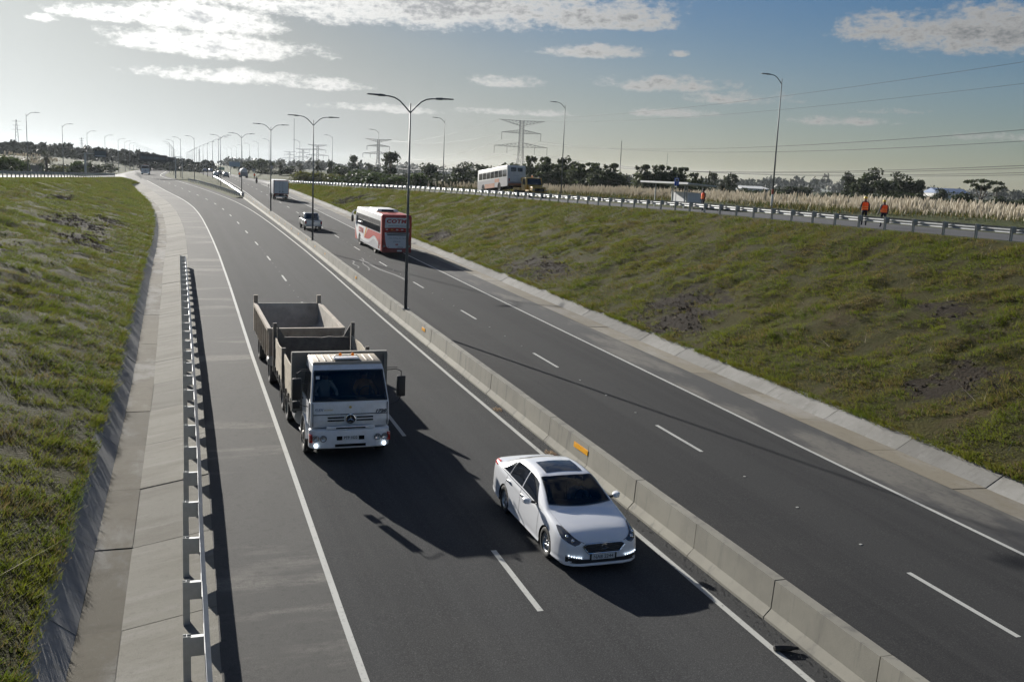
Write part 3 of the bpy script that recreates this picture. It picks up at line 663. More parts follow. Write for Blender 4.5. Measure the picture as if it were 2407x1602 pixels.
# ------------------------------------------------------------------ lamp posts
def lamp_meshes(H, double):
    pole = MB(); pole.tube([(0,0,-.3),(0,0,H*.5),(0,0,H)], [.085,.062,.032], 8)
    pl = pole.mesh('pole', [M['pole']], True)
    base = MB().box(-.17,.17,-.17,.17,0,.03).mesh('base_plate', [M['pole']])
    arms = []; heads = []
    for s in ((-1, 1) if double else (-1,)):
        j = H-.45
        pts = [(0,0,j),(s*.28,0,j+.30),(s*.52,0,j+.53),(s*.78,0,j+.67),(s*1.05,0,j+.72),(s*1.32,0,j+.73)]
        a = MB().tube(pts, [.035]*5+[.028], 6); arms.append(a.mesh('arm', [M['pole']], True))
        h = MB(); x0, x1 = 1.24, 2.12
        h.loft([[(s*x0,-.05,j+.69),(s*x0,.05,j+.69),(s*x0,.05,j+.78),(s*x0,-.05,j+.78)],
                [(s*(x0+.3),-.11,j+.69),(s*(x0+.3),.11,j+.69),(s*(x0+.3),.11,j+.80),(s*(x0+.3),-.11,j+.80)],
                [(s*(x0+.32),-.13,j+.71),(s*(x0+.32),.13,j+.71),(s*(x0+.32),.13,j+.785),(s*(x0+.32),-.13,j+.785)],
                [(s*x1,-.12,j+.735),(s*x1,.12,j+.735),(s*x1,.12,j+.78),(s*x1,-.12,j+.78)]])
        heads.append(h.mesh('lamp_head', [M['lamp_head']]))
    return pl, base, arms, heads
LM = {('d',10): lamp_meshes(10, True), ('s',10): lamp_meshes(10, False), ('s',11): lamp_meshes(11, False)}
def lamp(kind, H, loc, rz, label, group, lean=0):
    pl, base, arms, heads = LM[(kind, H)]
    r = thing('lamp_post', label, 'lamp post', loc, (0, lean, rz), group)
    link('pole', pl, None, r); link('base_plate', base, None, r)
    for a, h in zip(arms, heads):
        ao = link('arm', a, None, r); link('lamp_head', h, None, ao)
    return r
GD = 'double-arm lamp posts on the median'
dl = ['tallest twin-arm lamp post, standing on the concrete barrier in front of the red coach', 'twin-arm lamp post on the barrier in front of the silver pickup',
      'twin-arm lamp post on the barrier beside the box lorry, third from the camera', 'twin-arm lamp post at the end of the concrete barrier', 'farthest twin-arm lamp post, rising from the grass median']
for i, (u, v, dz) in enumerate([(11.14,48.0,.76),(11.62,85.5,.76),(11.86,124.5,.76),(11.62,171,.05),(10.35,213,.05)]):
    lamp('d', 10, (u, v, (float(zroad(v)) if dz > .5 else zat(u, v))+dz), 0, dl[i], GD)
GR_ = 'single-arm lamp posts beside the right service road'
for i, (u, v, z, lb) in enumerate([(51.0,77.0,6.62,'large single-arm lamp post with red and white painted foot among the pampas plumes'), (48.3,121,6.44,'single-arm lamp post beside the yellow tow truck'),
        (42.9,160,5.8,'single-arm lamp post left of the towed bus'), (42.9,214,5.6,'single-arm lamp post in front of the dark bushes, above the coach'),
        (39.2,253.6,4.9,'single-arm lamp post among the palms, just right of the twin-arm post behind the pickup'), (36.8,299.5,4.4,'single-arm lamp post before the leftmost palm of the right side')]):
    r = lamp('s', 11, (u, v, min(z, zat(u, v)+.3)), 0, lb, GR_)
    if i == 0:
        MB().lathe([(.55,.088),(1.0,.086)], 10, 'z').build('white_band', M['white'], r); MB().lathe([(1.0,.087),(1.45,.085)], 10, 'z').build('red_band', M['redband'], r)
        MB().lathe([(-.2,.092),(.55,.089)], 10, 'z').build('white_band', M['white'], r)
for i in range(7):
    v = 340+44*i; u = 30.5+.004*v
    lamp('s', 11, (u, v, zat(u, v)), 0, 'small distant single-arm lamp post in the far row right of the carriageway', 'far lamp posts right of the road')
GL_ = 'single-arm lamp posts beside the left service road'
ll = ['tallest single-arm lamp post at the far left, above the left guardrail', 'second single-arm lamp post from the left, right of the palm', 'third single-arm lamp post from the left, next to the thick sign mast',
      'fourth single-arm lamp post from the left, behind the cantilever sign', 'fifth single-arm lamp post from the left on the grass rise', 'sixth single-arm lamp post from the left, just left of the gantry sign']
for i, (u, v) in enumerate([(-21.9,185),(-19.9,223.2),(-17.55,256),(-15.5,289.3),(-13.9,329.2),(-13.4,366)]):
    lamp('s', 10, (u, v, zat(u, v)), math.pi, ll[i], GL_)
for i in range(9):
    v = 405+38*i; u = -13.2+.007*(v-400)
    lamp('s', 10, (u, v, zat(u, v)), math.pi, 'tiny distant lamp post in the far row left of the road', 'far lamp posts left of the road')
ml = ['nearest single-arm lamp post on the grass median, arm towards the left carriageway', 'single-arm lamp post on the median edge, second from the curved guardrail', 'single-arm lamp post beside the gantry leg']
for i, (u, v) in enumerate([(6.1,248),(3.4,274),(1.9,312)]):
    lamp('s', 10, (u, v, zat(u, v)), 0, ml[i], 'lamp posts on the left edge of the median')
for i in range(6):
    v = 345+40*i; u = float(lred(v))+2.4
    lamp('s', 10, (u, v, zat(u, v)), 0, 'small lamp post in the far row on the left edge of the median', 'far lamp posts on the left edge of the median')
for i in range(14):
    v = 240+36*i; u = float(rleft(v))-2.7
    lb = ['single-arm lamp post on the right edge of the median, nearest the dark guardrail', 'second lamp post on the right edge of the median'][i] if i < 2 else 'slim lamp post in the receding row on the right edge of the median'
    lamp('s', 10, (u, v, zat(u, v)), math.pi, lb, 'lamp posts on the right edge of the median')

# ------------------------------------------------------------------ pylons and wires
def pylon(loc, rz, H, label, group, detail=True, name='pylon'):
    r = thing(name, label, 'pylon', loc, (0,0,rz), group, H/30.0)
    w = .17 if detail else .34
    def half(z): return float(np.interp(z, [0,13,20,30], [2.6,1.15,.95,.85]))
    legs = [(sx, sy) for sx in (-1,1) for sy in (-1,1)]
    for sx, sy in legs:
        m = MB()
        zs = [0,13,20,29.6]
        for a, b in zip(zs[:-1], zs[1:]): m.bar((sx*half(a), sy*half(a), a), (sx*half(b), sy*half(b), b), w)
        m.build('leg', M['tower'], r)
    m = MB(); z = 0.
    while z < 29:
        h = max(2.2, half(z)*2.0); z2 = min(z+h, 29.4)
        for sx, sy, tx, ty in ((-1,-1,1,-1),(1,-1,1,1),(1,1,-1,1),(-1,1,-1,-1)):
            a0, b0 = half(z), half(z2)
            m.bar((sx*a0,sy*a0,z),(tx*b0,ty*b0,z2),w*.42); m.bar((tx*a0,ty*a0,z),(sx*b0,sy*b0,z2),w*.42)
            if detail: m.bar((sx*b0,sy*b0,z2),(tx*b0,ty*b0,z2),w*.4)
        z = z2
    m.build('lattice', M['tower'], r)
    tips = []
    for zl, span, rise, kind in ((17.2, 13.0, 2.0, 'low'), (23.6, 9.6, 1.6, 'mid'), (29.4, 11.2, -2.2, 'top')):
        for s in (-1, 1):
            m = MB(); b = half(zl); tip = (s*span, 0, zl+(.3 if kind != 'top' else .3))
            for sy in (-1, 1):
                m.bar((s*b, sy*b, zl), tip, w*.7); m.bar((s*b, sy*b, zl+rise), tip, w*.7)
                n = 6
                for i in range(n):
                    t0, t1 = i/n, (i+1)/n
                    p0 = [(s*b, sy*b, zl)[k]*(1-t0)+tip[k]*t0 for k in range(3)]; q1 = [(s*b, sy*b, zl+rise)[k]*(1-t1)+tip[k]*t1 for k in range(3)]
                    q0 = [(s*b, sy*b, zl+rise)[k]*(1-t0)+tip[k]*t0 for k in range(3)]
                    m.bar(p0, q1, w*.45); m.bar(p0, q0, w*.45)
            ar = m.build('cross_arm', M['tower'], r)
            drops = [span] if kind == 'mid' else ([span, span*.52] if kind == 'low' else [])
            for d in drops:
                zt = zl+.25 if d == span else zl+.3
                MB().tube([(s*d,0,zt),(s*d,0,zt-3.4)], .10 if detail else .2, 6).build('insulator', M['insul'], ar)
                tips.append((s*d, 0, zt-3.5))
            if kind == 'top': tips.append((s*span, 0, zl+.2))
    return r, tips
# tower line runs away to the left
CA = math.radians(18.92)
def camxy(x, y): return (x*math.cos(CA)+y*math.sin(CA), -x*math.sin(CA)+y*math.cos(CA))
line_dir = camxy(-124, 420); rzp = math.atan2(line_dir[1], line_dir[0])-math.pi/2
P1 = camxy(3.6, 470); pyl1, tips = pylon((P1[0], P1[1], 4.2), rzp-.02, 29.5, 'large steel lattice power pylon above the towed bus, three cross arms', 'power pylons')
PY = [((-118, 885), 31, 'second largest lattice pylon, left of the tall poles, behind the bushes'), ((-235, 1215), 31, 'lattice pylon behind the twin-arm lamp in front of the pickup'), ((-320, 1540), 31, 'faint lattice pylon left of the palms'), ((-420, 1900), 31, 'very faint lattice pylon at the centre of the horizon')]
PT = [P1]
for (x, y), H, lb in PY:
    p = camxy(x, y); PT.append(p); pylon((p[0], p[1], 3.5), rzp, H, lb, 'power pylons', False)
for (x, y), H, lb in [((-672, 1370), 48, 'thin lattice mast at the far left edge of the sky'), ((-640, 1500), 30, 'second faint lattice mast on the left horizon'), ((-590, 1900), 26, 'smallest faint lattice mast on the left horizon'),
                      ((690, 1580), 12, 'tiny lattice pylon on the right horizon'), ((945, 2000), 17, 'tiny lattice pylon at the far right horizon')]:
    p = camxy(x, y)
    r = thing('lattice_mast', lb, 'mast', (p[0], p[1], 6 if x < 0 else 3)); m = MB()
    wd = .35 if x < 0 else .5
    for sx, sy in ((-1,-1),(1,-1),(1,1),(-1,1)): m.bar((sx*H*.07, sy*H*.07, 0), (sx*.4, sy*.4, H), wd)
    z = 0.
    while z < H-1:
        z2 = min(z+H*.1, H); a0 = H*.07*(1-z/H)+.4*z/H; b0 = H*.07*(1-z2/H)+.4*z2/H
        m.bar((-a0,-a0,z),(b0,-b0,z2),wd*.6); m.bar((a0,-a0,z),(-b0,-b0,z2),wd*.6); z = z2
    m.build('tower_frame', M['tower'], r)
    m = MB()
    for zz, sp in ((.72,.13),(.84,.1),(.95,.12)): m.bar((-H*sp,0,H*zz),(H*sp,0,H*zz),wd)
    m.build('cross_arm', M['tower'], r)
# wires
P0 = camxy(134, 62)
names = ['third', 'fourth', 'fifth', 'sixth', 'seventh', 'lowest', 'topmost', 'second']
k = 29.5/30
def wire(a, b, sag, label, rad=.035, n=26, group='power lines'):
    m = MB(); pts = []
    for i in range(n+1):
        t = i/n; pts.append((a[0]+(b[0]-a[0])*t, a[1]+(b[1]-a[1])*t, a[2]+(b[2]-a[2])*t-4*sag*t*(1-t)))
    m.tube(pts, rad, 4); o = m.build('power_line', M['wire'])
    return tag(o, label, 'power line', group)
cz, szn = math.cos(rzp-.02), math.sin(rzp-.02)
tt = sorted(tips, key=lambda t: (-t[2], t[0]))
for i, (x, y, z) in enumerate(tt):
    wx, wy = x*k*cz, x*k*szn
    a = (P1[0]+wx, P1[1]+wy, 4.2+z*k); b = (P0[0]+wx, P0[1]+wy, 6.0+z*k*1.02)
    od = ['topmost', 'second', 'third', 'fourth', 'fifth', 'sixth', 'seventh', 'lowest'][i]
    wire(a, b, 7.5 if z < 28 else 5, od+' of the eight wires crossing the right sky from the big pylon', .05 if z < 28 else .032)
    p2 = PT[1]; wire(a, (p2[0]+wx, p2[1]+wy, 3.5+z*31/30), 9 if z < 28 else 6, 'thin wire running left from the big pylon to the next one', .045, 20, 'wires running left from the big pylon')
for (px, py, h, lb) in [(60, 560, 26, 'slender radio mast right of the big pylon'), (138, 900, 30, 'very thin pair-mast left of centre right sky'), (-195, 900, 46, 'hair-thin mast in the pale sky above the palms')]:
    p = camxy(px, py); m = MB().tube([(0,0,0),(0,0,h)], [.28,.14], 5); o = m.build('radio_mast', M['tower']); o.location = (p[0], p[1], 3.5); tag(o, lb, 'mast')

# ------------------------------------------------------------------ signs
def put(name, label, cat, loc, rz=0, group=None): return thing(name, label, cat, loc, (0,0,rz), group)
g = put('gantry_sign', 'wide dark overhead road sign on a cantilever arm above the left carriageway', 'road sign', (2.0, 262, zat(2.0, 262)))
MB().tube([(0,0,-.2),(0,0,5.4)], .16, 8).build('post', M['galv_post'], g)
MB().bar((0,0,5.0),(-8.0,0,5.35),.16).bar((0,0,4.2),(-8.0,0,4.6),.16).bar((0,0,5.3),(1.6,0,5.3),.12).bar((1.6,0,0),(1.6,0,5.3),.12).build('arm', M['galv_post'], g)
p = MB().hexa([(-8.3,-.2,3.95),(-2.0,-.2,3.75),(-2.0,-.1,3.75),(-8.3,-.1,3.95),(-8.3,-.2,5.75),(-2.0,-.2,5.5),(-2.0,-.1,5.5),(-8.3,-.1,5.75)]).build('sign_panel', M['sign_edge'], g)
q = MB()
for i in range(4): x0 = -8.0+i*1.45; q.hexa([(x0,-.235,4.5-.03*i),(x0+1.3,-.235,4.46-.03*i),(x0+1.3,-.21,4.46-.03*i),(x0,-.21,4.5-.03*i),(x0,-.235,5.15-.05*i),(x0+1.3,-.235,5.1-.05*i),(x0+1.3,-.21,5.1-.05*i),(x0,-.21,5.15-.05*i)])
q.build('sign_field', M['sign_dark'], p)
MB().box(-1.9,-.5,-.2,-.1,4.0,5.1).build('sign_panel', M['sign_edge'], g)
g = put('cantilever_sign', 'dark rectangular road sign on a thick grey mast at the left service road', 'road sign', (-17.2, 243.6, zat(-17.2, 243.6)))
MB().tube([(0,0,-.2),(0,0,5.1)], [.26,.2], 10).build('post', M['galv_post'], g)
MB().bar((0,0,5.0),(4.4,0,5.0),.14).build('arm', M['galv_post'], g)
p = MB().box(1.9,4.5,-.16,-.06,4.3,5.75).build('sign_panel', M['sign_edge'], g)
MB().box(2.0,4.4,-.19,-.162,4.72,5.6).build('sign_field', M['sign_dark'], p); MB().box(2.0,4.3,-.19,-.162,4.46,4.6).build('sign_strip', M['sign_pale'], p)
g = put('billboard', 'pale blue rectangular board on posts beyond the right carriageway', 'billboard', (22.6, 368, 4.4))
MB().box(-1.9,1.9,-.1,.1,2.7,4.4).build('panel', M['sign_pale'], g)
for x in (-1.4, 1.4): MB().tube([(x,.12,-1.5),(x,.12,4.2)], .1, 6).build('post', M['galv_post'], g)
g = put('green_sign', 'small green direction sign in the distance beyond the right carriageway', 'road sign', (25.9, 527, 3.6))
MB().box(-1.5,1.5,-.06,0,1.0,2.5).build('panel', M['sign_green'], g)
MB().box(-1.3,1.3,-.09,-.062,1.3,1.45).box(-1.3,1.3,-.09,-.062,1.95,2.1).build('sign_strip', M['white'], g)
for x in (-1.1, 1.1): MB().tube([(x,.05,-.4),(x,.05,2.4)], .08, 6).build('post', M['galv_post'], g)
for i, (u, v) in enumerate([(30.5,318),(26.8,338)]):
    g = put('road_sign', ['small round sign seen from behind beside the far tanker', 'small square sign left of the far tanker'][i], 'road sign', (u, v, zat(u, v)))
    MB().tube([(0,0,-.2),(0,0,2.4)], .05, 6).build('post', M['galv_post'], g)
    (MB().lathe([(-.02,.02),(-.02,.45),(.02,.45),(.02,.02)], 14, 'y', (0,0,2.5)) if i == 0 else MB().box(-.45,.45,-.02,.02,2.0,2.8)).build('panel', M['ink_grey'], g)
# delineators at the junction
dm = MB().tube([(0,0,0),(0,0,.95)], [.05,.04], 6).mesh('delineator', [M['ink_grey']])
for i, (u, v) in enumerate([(-5.6,243),(-6.3,262),(-7.1,281),(-8.0,305),(-9.1,332)]):
    o = link('delineator_post', dm); o.location = (u, v, zat(u, v)); tag(o, ['nearest', 'second', 'third', 'fourth', 'farthest'][i]+' of the thin grey delineator posts at the left merge', 'post', 'delineator posts')
# ------------------------------------------------------------------ bus shelter and stop sign
s = thing('bus_shelter', 'open white bus shelter with flat tilted roof beyond the right guardrail', 'bus shelter', (46.4, 85.4, zat(46.4, 85.4)), (0,0,R_(4)))
ro = MB().hexa([(-2.0,-4.2,2.28),(1.1,-4.2,2.10),(1.1,4.2,2.10),(-2.0,4.2,2.28),(-2.0,-4.2,2.40),(1.1,-4.2,2.22),(1.1,4.2,2.22),(-2.0,4.2,2.40)]).build('roof', M['shelter_roof'], s)
MB().box(-2.03,-1.95,-4.25,4.25,2.26,2.42).build('fascia', M['white'], ro)
for y in (-2.6, 0, 2.6): MB().box(.62,.74,y-.06,y+.06,-.1,2.2).build('post', M['shelter_steel'], s)
for y in (-2.6, 2.6): MB().box(-1.3,-1.2,y-.05,y+.05,-.1,2.25).build('post', M['shelter_steel'], s)
for a, b in ((-2.52,-.06),(.06,2.52)): MB().box(.66,.70,a,b,.35,1.5).build('wall_panel', M['wall_white'], s)
MB().box(-.9,.6,-2.66,-2.61,.35,1.45).build('wall_panel', M['wall_white'], s)
be = MB().box(.1,.5,-2.2,2.2,.42,.48).build('bench', M['shelter_steel'], s)
MB().box(.25,.35,-1.8,-1.7,0,.42).box(.25,.35,1.7,1.8,0,.42).build('bench_leg', M['shelter_steel'], be)
g = put('bus_stop_sign', 'small blue bus stop sign rising above the shelter roof', 'bus stop sign', (43.3, 80.6, zat(43.3, 80.6)), -.3)
MB().tube([(0,0,-.2),(0,0,2.9)], .03, 6).build('post', M['galv_post'], g)
p = MB().box(-.2,.2,-.02,.02,2.05,2.72).build('panel', M['sign_blue'], g)
MB().box(-.15,.15,-.034,-.022,2.42,2.66).build('white_field', M['white'], p)
MB().box(-.11,.11,-.046,-.036,2.48,2.58).box(-.09,-.05,-.046,-.036,2.44,2.48).box(.05,.09,-.046,-.036,2.44,2.48).build('bus_symbol', M['ink'], p)

# ------------------------------------------------------------------ buildings far off
def px_cam(x, y, d):  # camera-frame metres (right, forward) from a bearing in the photo's own plan
    return camxy((x-1203.5)/2331*d, d)
def shed(name, label, cat, xc, d, L, Wd, H, ridge, roof, wall, z, yaw=0):
    p = px_cam(xc, 0, d); r = thing(name, label, cat, (p[0], p[1], z), (0,0,-CA+yaw))
    MB().box(-L/2,L/2,-Wd/2,Wd/2,-2,H).build('wall', wall, r)
    MB().prism([(-Wd/2-.3,H),(0,H+ridge),(Wd/2+.3,H)], -L/2-.3, L/2+.3, 'x').build('roof', roof, r)
    if L > 20:
        for i in range(int(L//9)):
            x = -L/2+5+i*9; MB().box(x-1.6,x+1.6,-Wd/2-.12,-Wd/2-.02,-1,H*.6).build('door', M['ink_grey'], r)
    else:
        for x in (-L*.25, L*.22): MB().box(x-.6,x+.6,-Wd/2-.1,-Wd/2-.02,H*.3,H*.7).build('window', M['glass'], r)
    return r
shed('warehouse', 'long white roofed warehouse behind the palm at right', 'warehouse', 1752, 520, 14, 26, 3.4, 1.2, M['shed_roof'], M['shed_side'], 3.2, .1)
shed('warehouse', 'blue roofed warehouse far off at right behind a round bush', 'warehouse', 2214, 640, 20, 24, 3.0, 3.2, M['roof_blue'], M['house'], 5.2, .05)
shed('house', 'small white house half hidden by bushes at right', 'house', 1942, 330, 3.6, 4, 2.2, .5, M['shed_roof'], M['house'], 3.0, .3)
w = thing('garden_wall', 'low rendered wall among bushes at the far left', 'wall', (-27.5, 226, zat(-27.5, 226)), (0,0,.2))
MB().box(-3.6,3.4,-.1,.1,-.5,1.2).build('wall_body', M['brick'], w); MB().box(-3.65,3.45,-.14,.14,1.2,1.27).build('coping', M['concrete'], w)
# ------------------------------------------------------------------ litter
o = MB().lathe([(0,.02),(.01,.055),(.12,.06),(.30,.055),(.38,.03),(.45,.028),(.46,.01)], 10, 'x').build('rubber_scrap', M['rubber'], None, True); o.location = (10.05, 13.95, float(zroad(14))+.06); o.rotation_euler = (0,0,-.25); tag(o, 'black strip of tyre rubber lying on the white line', 'debris')
def scatter(name, label, u, v, ru, rv, n, mat, lo, hi):
    m = MB()
    for i in range(n):
        a = rng.random()*6.28; r = rng.random()**.7; x = u+ru*r*math.cos(a); y = v+rv*r*math.sin(a); s_ = lo+(hi-lo)*rng.random(); t = rng.random()*3.1; z = float(zroad(y))+.006+.02*rng.random()
        c, q = math.cos(t)*s_, math.sin(t)*s_
        m.quad((x-c,y-q,z),(x+q*.3,y-c*.3,z+.012*rng.random()),(x+c,y+q,z+.004),(x-q*.3,y+c*.3,z))
    o = m.build(name, mat); tag(o, label, None, None, 'stuff'); return o
M['dry_leaf'] = pbr('dry_leaf', (.30, .19, .09), .9, var=.3, vscale=20)
M['grit'] = pbr('grit', (.24, .22, .18), .95, var=.3, vscale=20)
scatter('leaf_litter', 'heap of dry leaves at the foot of the barrier behind the car', 10.42, 25.9, .16, .35, 160, M['dry_leaf'], .02, .05)
scatter('leaf_litter', 'heap of dry leaves at the foot of the barrier farther back', 10.45, 31.0, .16, .3, 120, M['dry_leaf'], .02, .05)
m = MB()
for i in range(1500):
    y = 9+nrg.random()**1.6*70; x = float(barc(y))-.32-abs(nrg.normal())*.16; s_ = .006+.016*nrg.random(); z = float(zroad(y))+.003
    m.add([(x-s_,y-s_,z),(x+s_,y-s_*.6,z),(x,y+s_,z+s_)], [(0,1,2)])
tag(m.build('grit', M['grit']), 'fine grit along the foot of the median barrier', None, None, 'stuff')
# ------------------------------------------------------------------ people
def skin_body(J, E_, rad, name, mats, pick, parent=None):
    me = bpy.data.meshes.new(name); me.from_pydata(J, E_, []); o = link(name, me)
    md = o.modifiers.new('s', 'SKIN'); md.use_smooth_shade = True
    o.modifiers.new('d', 'SUBSURF').levels = 2
    for i, s in enumerate(me.skin_vertices[0].data):
        q = rad[i]; s.radius = q if isinstance(q, tuple) else (q, q); s.use_root = (i == 0)
    dg = bpy.context.evaluated_depsgraph_get(); dg.update(); nm = bpy.data.meshes.new_from_object(o.evaluated_get(dg)); bpy.data.objects.remove(o)
    for m_ in mats: nm.materials.append(m_)
    for p in nm.polygons: p.material_index = pick(p.center); p.use_smooth = True
    return link(name, nm, None, parent)
def person(loc, rz, label, top='cloth_dark', helmet=True, vest=True, walk=.12, arm=.1, sit=False, seat_z=.8, name='person', group=None):
    r = thing(name, label, 'person', loc, (0,0,rz), group)
    if not sit:
        J = [(0,0,.95),(0,.0,1.15),(0,-.01,1.38),(0,.0,1.50),(0,.02,1.60),(0,.02,1.72), (-.18,-.01,1.42),(-.25,.0+arm*.3,1.16),(-.24,.08+arm,.94),(-.23,.12+arm*1.2,.86), (.18,-.01,1.42),(.25,.0-arm*.3,1.16),(.24,.10-arm,.94),(.23,.14-arm,.86),
             (-.10,0,.90),(-.11,.03+walk*.5,.50),(-.11,walk*.4-.03,.09),(-.12,walk*.4+.13,.05), (.10,0,.90),(.11,.03-walk*.3,.50),(.11,-walk*.9-.02,.09),(.12,-walk*.9+.14,.05)]
    else:
        J = [(0,0,.80),(0,.03,1.0),(0,.10,1.24),(0,.14,1.36),(0,.18,1.46),(0,.19,1.58), (-.18,.10,1.28),(-.30,.28,1.08),(-.28,.52,1.04),(-.27,.60,1.04), (.18,.10,1.28),(.30,.28,1.08),(.28,.52,1.04),(.27,.60,1.04),
             (-.11,.02,.78),(-.22,.38,.70),(-.20,.22,.34),(-.20,.36,.30), (.11,.02,.78),(.22,.38,.70),(.20,.22,.34),(.20,.36,.30)]
    E_ = [(0,1),(1,2),(2,3),(3,4),(4,5),(2,6),(6,7),(7,8),(8,9),(2,10),(10,11),(11,12),(12,13),(0,14),(14,15),(15,16),(16,17),(0,18),(18,19),(19,20),(20,21)]
    rad = [(.16,.12),(.155,.115),(.17,.12),.06,.095,.085,.07,.052,.042,.04,.07,.052,.042,.04,.095,.068,.05,.05,.095,.068,.05,.05]
    hz = J[3][2]+.04
    def pick(c):
        if c.z > hz: return 2
        if not sit and c.z < .92 and abs(c.x) < .2: return 1
        if not sit and abs(c.x) > .19 and c.z < .90: return 2
        if sit and c.z < .84: return 1
        return 0
    skin_body(J, E_, rad, 'body', [M[top], M['cloth_dark'], M['skin']], pick, r)
    hx, hy, hz2 = J[5]
    if vest:
        rows = []
        for z, a, b, y in ((.98,.195,.150,.0),(1.12,.19,.148,.0),(1.28,.20,.155,-.005),(1.40,.205,.145,-.01),(1.47,.14,.105,-.005)):
            rows.append([(a*math.cos(k*math.pi/8), y+b*math.sin(k*math.pi/8), z) for k in range(16)])
        v_ = MB().loft(rows, cap=False).build('vest', M['orange_vest'], r, True)
        for z in (1.04, 1.17):
            MB().loft([[(.203*math.cos(k*math.pi/8), .160*math.sin(k*math.pi/8), zz) for k in range(16)] for zz in (z, z+.035)], cap=False).build('stripe', M['vest_stripe'], v_)
    if helmet:
        hc = M['helmet'] if helmet is True else M[helmet]
        h = MB()
        h.lathe([(.0,.118),(.05,.112),(.10,.085),(.125,.04),(.13,.005)], 14, 'z', (hx, hy, hz2-.03))
        h.lathe([(-.005,.118),(-.005,.145),(.008,.145),(.008,.118)], 14, 'z', (hx, hy+.015, hz2-.03))
        h.build('helmet', hc, r, True)
    else:
        MB().sphere((hx, hy-.015, hz2-.01), .105, 12, 8, (1,1.05,.9)).build('hair', M['ink'], r, True)
    return r

def boolean_cut(ob, cutter):
    md = ob.modifiers.new('b', 'BOOLEAN'); md.operation = 'DIFFERENCE'; md.object = cutter; md.solver = 'EXACT'
    dg = bpy.context.evaluated_depsgraph_get(); dg.update(); nm = bpy.data.meshes.new_from_object(ob.evaluated_get(dg)); ob.modifiers.clear(); ob.data = nm
    bpy.data.objects.remove(cutter)
def sitter(name, loc, label, top, hair='ink', scale=1.0):
    """seated occupant behind a windscreen: faces +Y of its own frame"""
    r = person(loc, 0, label, top, False, False, sit=True, name=name); r.scale = (scale,)*3
    return r
# ------------------------------------------------------------------ wheels
def wheel_mesh(r, w, style, n=28):
    ty = MB(); h = w/2; ri = r*.64
    ty.lathe([(-h*.8,ri),(-h,ri+.02),(-h,r-.03),(-h*.85,r-.006),(-h*.3,r),(h*.3,r),(h*.85,r-.006),(h,r-.03),(h,ri+.02),(h*.8,ri),(h*.3,ri-.01),(-h*.3,ri-.01),(-h*.8,ri)], n)
    rm = MB()
    if style == 'alloy':
        rm.lathe([(h*.82,ri+.004),(h*.86,ri-.012),(h*.5,ri-.03),(-h*.6,ri-.03),(-h*.6,.02)], n)
        rm.lathe([(h*.62,.001),(h*.66,.045),(h*.4,.06),(h*.2,.06)], 14)
        for k in range(10):
            a = 2*math.pi*k/10; da = .11
            P = []
            for rr, wd, xx in ((.05,.13,h*.6),(ri-.02,da*.55,h*.72)):
                for s in (-1,1): P.append((xx, rr*math.cos(a+s*wd*(.5 if rr > .1 else 1.6)), rr*math.sin(a+s*wd*(.5 if rr > .1 else 1.6))))
            Q = [(p[0]-.04,p[1],p[2]) for p in P]
            rm.hexa([Q[0],Q[1],Q[3],Q[2],P[0],P[1],P[3],P[2]])
    else:
        d = .55 if style == 'front' else -.25
        rm.lathe([(h*.84,ri+.004),(h*.9,ri-.015),(h*.6,ri-.03),(h*d*.4,ri*.82),(h*d,ri*.72),(h*d,ri*.42),(h*(d+.25),ri*.40),(h*(d+.5),ri*.34),(h*(d+.55),.01)], n)
        for k in range(8):
            a = 2*math.pi*k/8; rm.lathe([(h*d,.018),(h*d+.05,.016),(h*d+.052,.001)], 6, 'x', (0, ri*.56*math.cos(a), ri*.56*math.sin(a)))
    return ty.mesh('wheel', [M['rubber']], True), rm.mesh('rim', [M['alloy'] if style == 'alloy' else M['steel_rim']], True)
WM = {}
def wheel(parent, x, y, r, w, style, steer=0):
    key = (r, w, style)
    if key not in WM: WM[key] = wheel_mesh(r, w, style)
    t, m_ = WM[key]; o = link('wheel', t, None, parent); o.location = (x, y, r); o.rotation_euler = (rng.random()*3, 0, 0)
    if x < 0: o.rotation_euler = (rng.random()*3, 0, math.pi)
    link('rim', m_, None, o); return o

# ------------------------------------------------------------------ saloon car
CS = np.array([ # y, w, zlow, zb, wb, zr, wr, zc
 (2.40,.58,.25,.60,.54,.655,.40,.675),(2.37,.69,.22,.62,.63,.685,.50,.715),(2.27,.80,.19,.665,.735,.745,.61,.785),(2.08,.873,.18,.722,.82,.81,.69,.855),(1.80,.912,.18,.785,.86,.865,.745,.91),
 (1.50,.918,.18,.84,.87,.915,.765,.955),(1.20,.918,.18,.885,.87,.965,.775,.995),(1.08,.918,.18,.895,.87,1.01,.765,1.045),(.68,.918,.18,.915,.875,1.185,.705,1.23),(.22,.918,.18,.93,.875,1.345,.645,1.405),
 (.04,.918,.18,.935,.875,1.38,.63,1.44),(-.45,.918,.18,.95,.875,1.405,.615,1.47),(-1.0,.918,.18,.96,.87,1.375,.605,1.445),(-1.35,.915,.18,.972,.865,1.30,.605,1.37),(-1.72,.91,.19,.985,.86,1.175,.635,1.225),
 (-2.02,.90,.21,1.0,.845,1.075,.68,1.105),(-2.28,.875,.24,1.0,.82,1.055,.70,1.08),(-2.46,.83,.28,.96,.78,1.03,.68,1.06),(-2.53,.76,.33,.86,.70,.93,.60,.95)])
